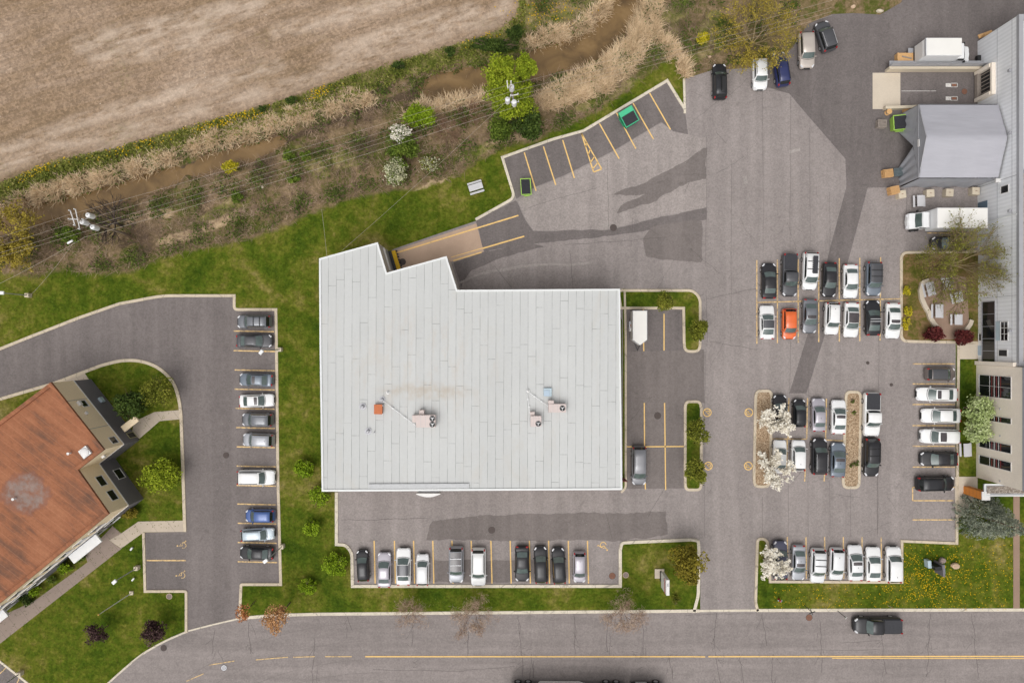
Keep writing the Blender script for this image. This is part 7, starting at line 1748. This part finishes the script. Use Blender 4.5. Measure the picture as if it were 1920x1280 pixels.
wire(at(955,185,9.0), at(641,470,7.0), .6, "service wire dropping from the transformer pole to the large roof", .012)
wire(at(603,392,7.4), at(613,482,7.1), .1, "short service wire at the large roof's upper left corner", .014)
wire(at(57,554,5), at(140,452,8.0), .3, "wire between the left lamp post and the left utility pole", .012)
o = bpy.data.objects.new("splice_case", None); bpy.data.objects.remove(o)
q = MB(); a, b_ = at(127,456,8.2), at(136,451,8.3); q.tube(a, b_, .13, None, 8); tag(q.build("splice_case", MAT['white_metal']), "white splice case hanging on the cable below the left utility pole", "splice case")

# ------------------------------------------------------------------ signs, stones, hydrant, covers
c = at(1236,1074); t = thing("pylon_sign", (c[0], c[1], .1), "white pylon sign with a red stripe on a square concrete base", "sign")
q = MB(); q.box((0, 0, .06), (1.25, 1.25, .16)); q.build("base", MAT['conc_pale'], t, True)
q = MB(); q.box((.15, -.25, .7), (.25, 1.2, 1.3)); q.build("stem", MAT['dark_metal'], t, True)
q = MB(); q.box((.15, -.35, 2.85), (.42, 2.0, 3.0), 0, 0, .03); q.build("cabinet", MAT['frame_white'], t, True)
q = MB(); q.box((-.075, -.35, 3.55), (.02, 1.94, .26)); q.box((.375, -.35, 3.55), (.02, 1.94, .26)); q.build("red_stripe", MAT['red'], t, True)
q = MB(); q.box((-.075, .1, 2.7), (.02, .4, .4)); q.box((.15, -.0, 4.36), (.16, .4, .03)); q.build("panel", MAT['coping_grey'], t, True)
c = at(1748,1058); t = thing("lawn_sculpture", (c[0], c[1], .1), "dark angular monument sign with pale side panels on the dandelion lawn", "monument")
q = MB(); q.box((-.25, .1, .9), (.95, .5, 1.7), .15, 0, .04); q.build("dark_panel", MAT['black'], t, True); q = MB(); q.box((.28, -.15, 1.0), (.28, 1.6, 1.9), .08, 0, .03); q.build("dark_panel", MAT['wall_dark'], t, True)
q = MB(); q.box((-.95, .35, .5), (.45, 1.0, .9), .1, 0, .03); q.build("pale_panel", MAT['teal_grey'], t, True); q = MB(); q.box((.58, -.10, .8), (.22, 1.15, 1.5), .08, 0, .03); q.build("pale_panel", MAT['blue_pale'], t, True)
def rock(px, py, sx, sy, sz, mat, label, seed):
    r_ = np.random.default_rng(seed); q = MB(); q.ball((0, 0, 0), 1.0, 14); v = np.array(q.v); n_ = v/(np.linalg.norm(v, axis=1, keepdims=True)+1e-9)
    ds = r_.normal(size=(9, 3)); ds /= np.linalg.norm(ds, axis=1, keepdims=True); hh = r_.uniform(.7, .95, 9)
    k = np.min(np.where((n_@ds.T) > .05, hh/np.maximum(n_@ds.T, .05), 9), axis=1).clip(.4, 1.05); v = n_*k[:, None]*np.array([sx, sy, sz]); q.v = [tuple(x) for x in v]; q.sm = [False]*len(q.sm)
    o = q.build("boulder", MAT[mat]); c = at(px, py); o.location = (c[0], c[1], .1+sz*.35); tag(o, label, "boulder"); return o
rock(1788,1059, .62, .42, .45, 'rock', "tan boulder right of the dark monument sign", 3); rock(1764,1049, .48, .40, .4, 'rock_grey', "grey-brown boulder behind the dark monument sign", 4)
rock(1598,14, .32, .26, .28, 'rock', "pale boulder at the top edge of the dark asphalt", 5); rock(1648,22, .48, .25, .3, 'block', "white broken slab at the top edge beside the scrub", 6); rock(1330,108, .22, .18, .2, 'rock', "small pale stone below the yellow bush by the willow", 7)
rock(493,352, .2, .2, .18, 'block', "small white stone in the scrub under the power lines", 8); rock(1735,546, .15, .15, .15, 'block', "small white stone in the patio bed", 9); rock(720,338, .16, .14, .14, 'block', "small white stone at the cream blossom bush", 10)
c = at(1459,1122); t = thing("fire_hydrant", (c[0], c[1], .1), "red fire hydrant with a pale cap on the lower right lawn", "hydrant")
q = MB(); q.tube((0, 0, 0), (0, 0, .75), .14, .13, 12); q.ball((0, 0, .75), .15, 12, 0, .8); q.build("barrel", MAT['red'], t, True); q = MB(); q.tube((-.28, 0, .52), (.28, 0, .52), .075, None, 10); q.build("outlet", MAT['teal_grey'], t, True); q = MB(); q.tube((0, 0, .85), (0, 0, .95), .05); q.build("cap_nut", MAT['teal_grey'], t, True)
def post_sign(px, py, h, label, plates, lean=0.0):
    c = at(px, py); t = thing("street_sign", (c[0], c[1], .08), label, "sign"); q = MB(); q.tube((0, 0, 0), (lean, 0, h), .045, .04, 6); q.build("post", MAT['dark_metal'], t, True)
    for (z, w_, hh, rz, mt) in plates: q = MB(); q.box((lean*z/h, 0, z), (w_, .05, hh), rz); q.build("plate", MAT[mt], t, True)
post_sign(1508,1134, 2.4, "dark street sign post with two crossing blades at the kerb", ((2.35,.8,.16,.3,'dark_metal'),(2.15,.8,.16,1.9,'dark_metal')))
post_sign(1570,1144, 2.2, "slim sign post with a white diamond plate by the street", ((2.2,.35,.35,.8,'frame_white'),))
q = MB(); c = at(1577,1153,2.3); q.box((c[0], c[1], 2.3), (.36, .36, .05), .78); tag(q.build("sign_plate", MAT['frame_white']), "white diamond plate at the kerb of the street", "sign") if False else None
t = thing("lawn_marker", (*xy(1664,1134), .1), "short pale marker stake on the dandelion lawn", "stake"); q = MB(); q.tube((0, 0, 0), (.1, .05, .9), .04); q.build("stake", MAT['grey_metal'], t, True); q = MB(); q.box((.1, .05, .9), (.12, .1, .1)); q.build("cap", MAT['rust'], t, True)
def cover(px, py, r_, mat, label, z=.034, ring='crack'):
    c = at(px, py); t = thing("manhole_cover", (c[0], c[1], z), label, "manhole cover", "manhole covers and drains"); q = MB(); q.disc((0, 0, 0), r_*1.12, 22); q.build("frame", MAT[ring], t, True)
    q = MB(); q.disc((0, 0, .006), r_, 22); q.build("lid", MAT[mat], t, True)
    q = MB()
    for i in range(-2, 3): w_ = math.sqrt(max(0, .8*r_*r_-(i*r_*.33)**2)); q.box((i*r_*.33, 0, .010), (r_*.10, 2*w_*.9, .006))
    q.build("grate_bar", MAT['crack'], t, True)
for px, py, r_, mt, lb in ((1150,427,.42,'iron',"round manhole cover in the dark strip near the loading ramp"),(922,993,.42,'iron',"round manhole cover in the dark patch before the front row"),(1233,779,.42,'iron',"round manhole cover between the yellow lines beside the main building"),(424,853,.36,'iron',"round drain cover in the left drive"),(307,1214,.38,'iron',"round drain cover by the street corner kerb"),(420,1251,.38,'grey_metal',"pale grey manhole cover in the curve of the street"),(1517,1157,.40,'rust',"reddish drain cover at the street kerb by the sign post"),(1148,1079,.40,'rust',"rust-coloured cover in the last front bay"),(755,491,.40,'iron',"dark drain cover on the loading ramp"),(1808,172,.36,'rust',"rusty drain cover before the dock door"),(1671,721,.20,'iron',"small dark drain cover in the right lot aisle"),(1627,680,.20,'iron',"small square-looking drain cover below the crossing yellow lines")): cover(px, py, r_, mt, lb)
for px, py, lb in ((1173,1077,"round pale lawn cover beside the last front bay"),(318,1117,"round pale lawn cover on the office lawn by the drive")): cover(px, py, .36, 'rock_grey', lb, .115, 'rock')
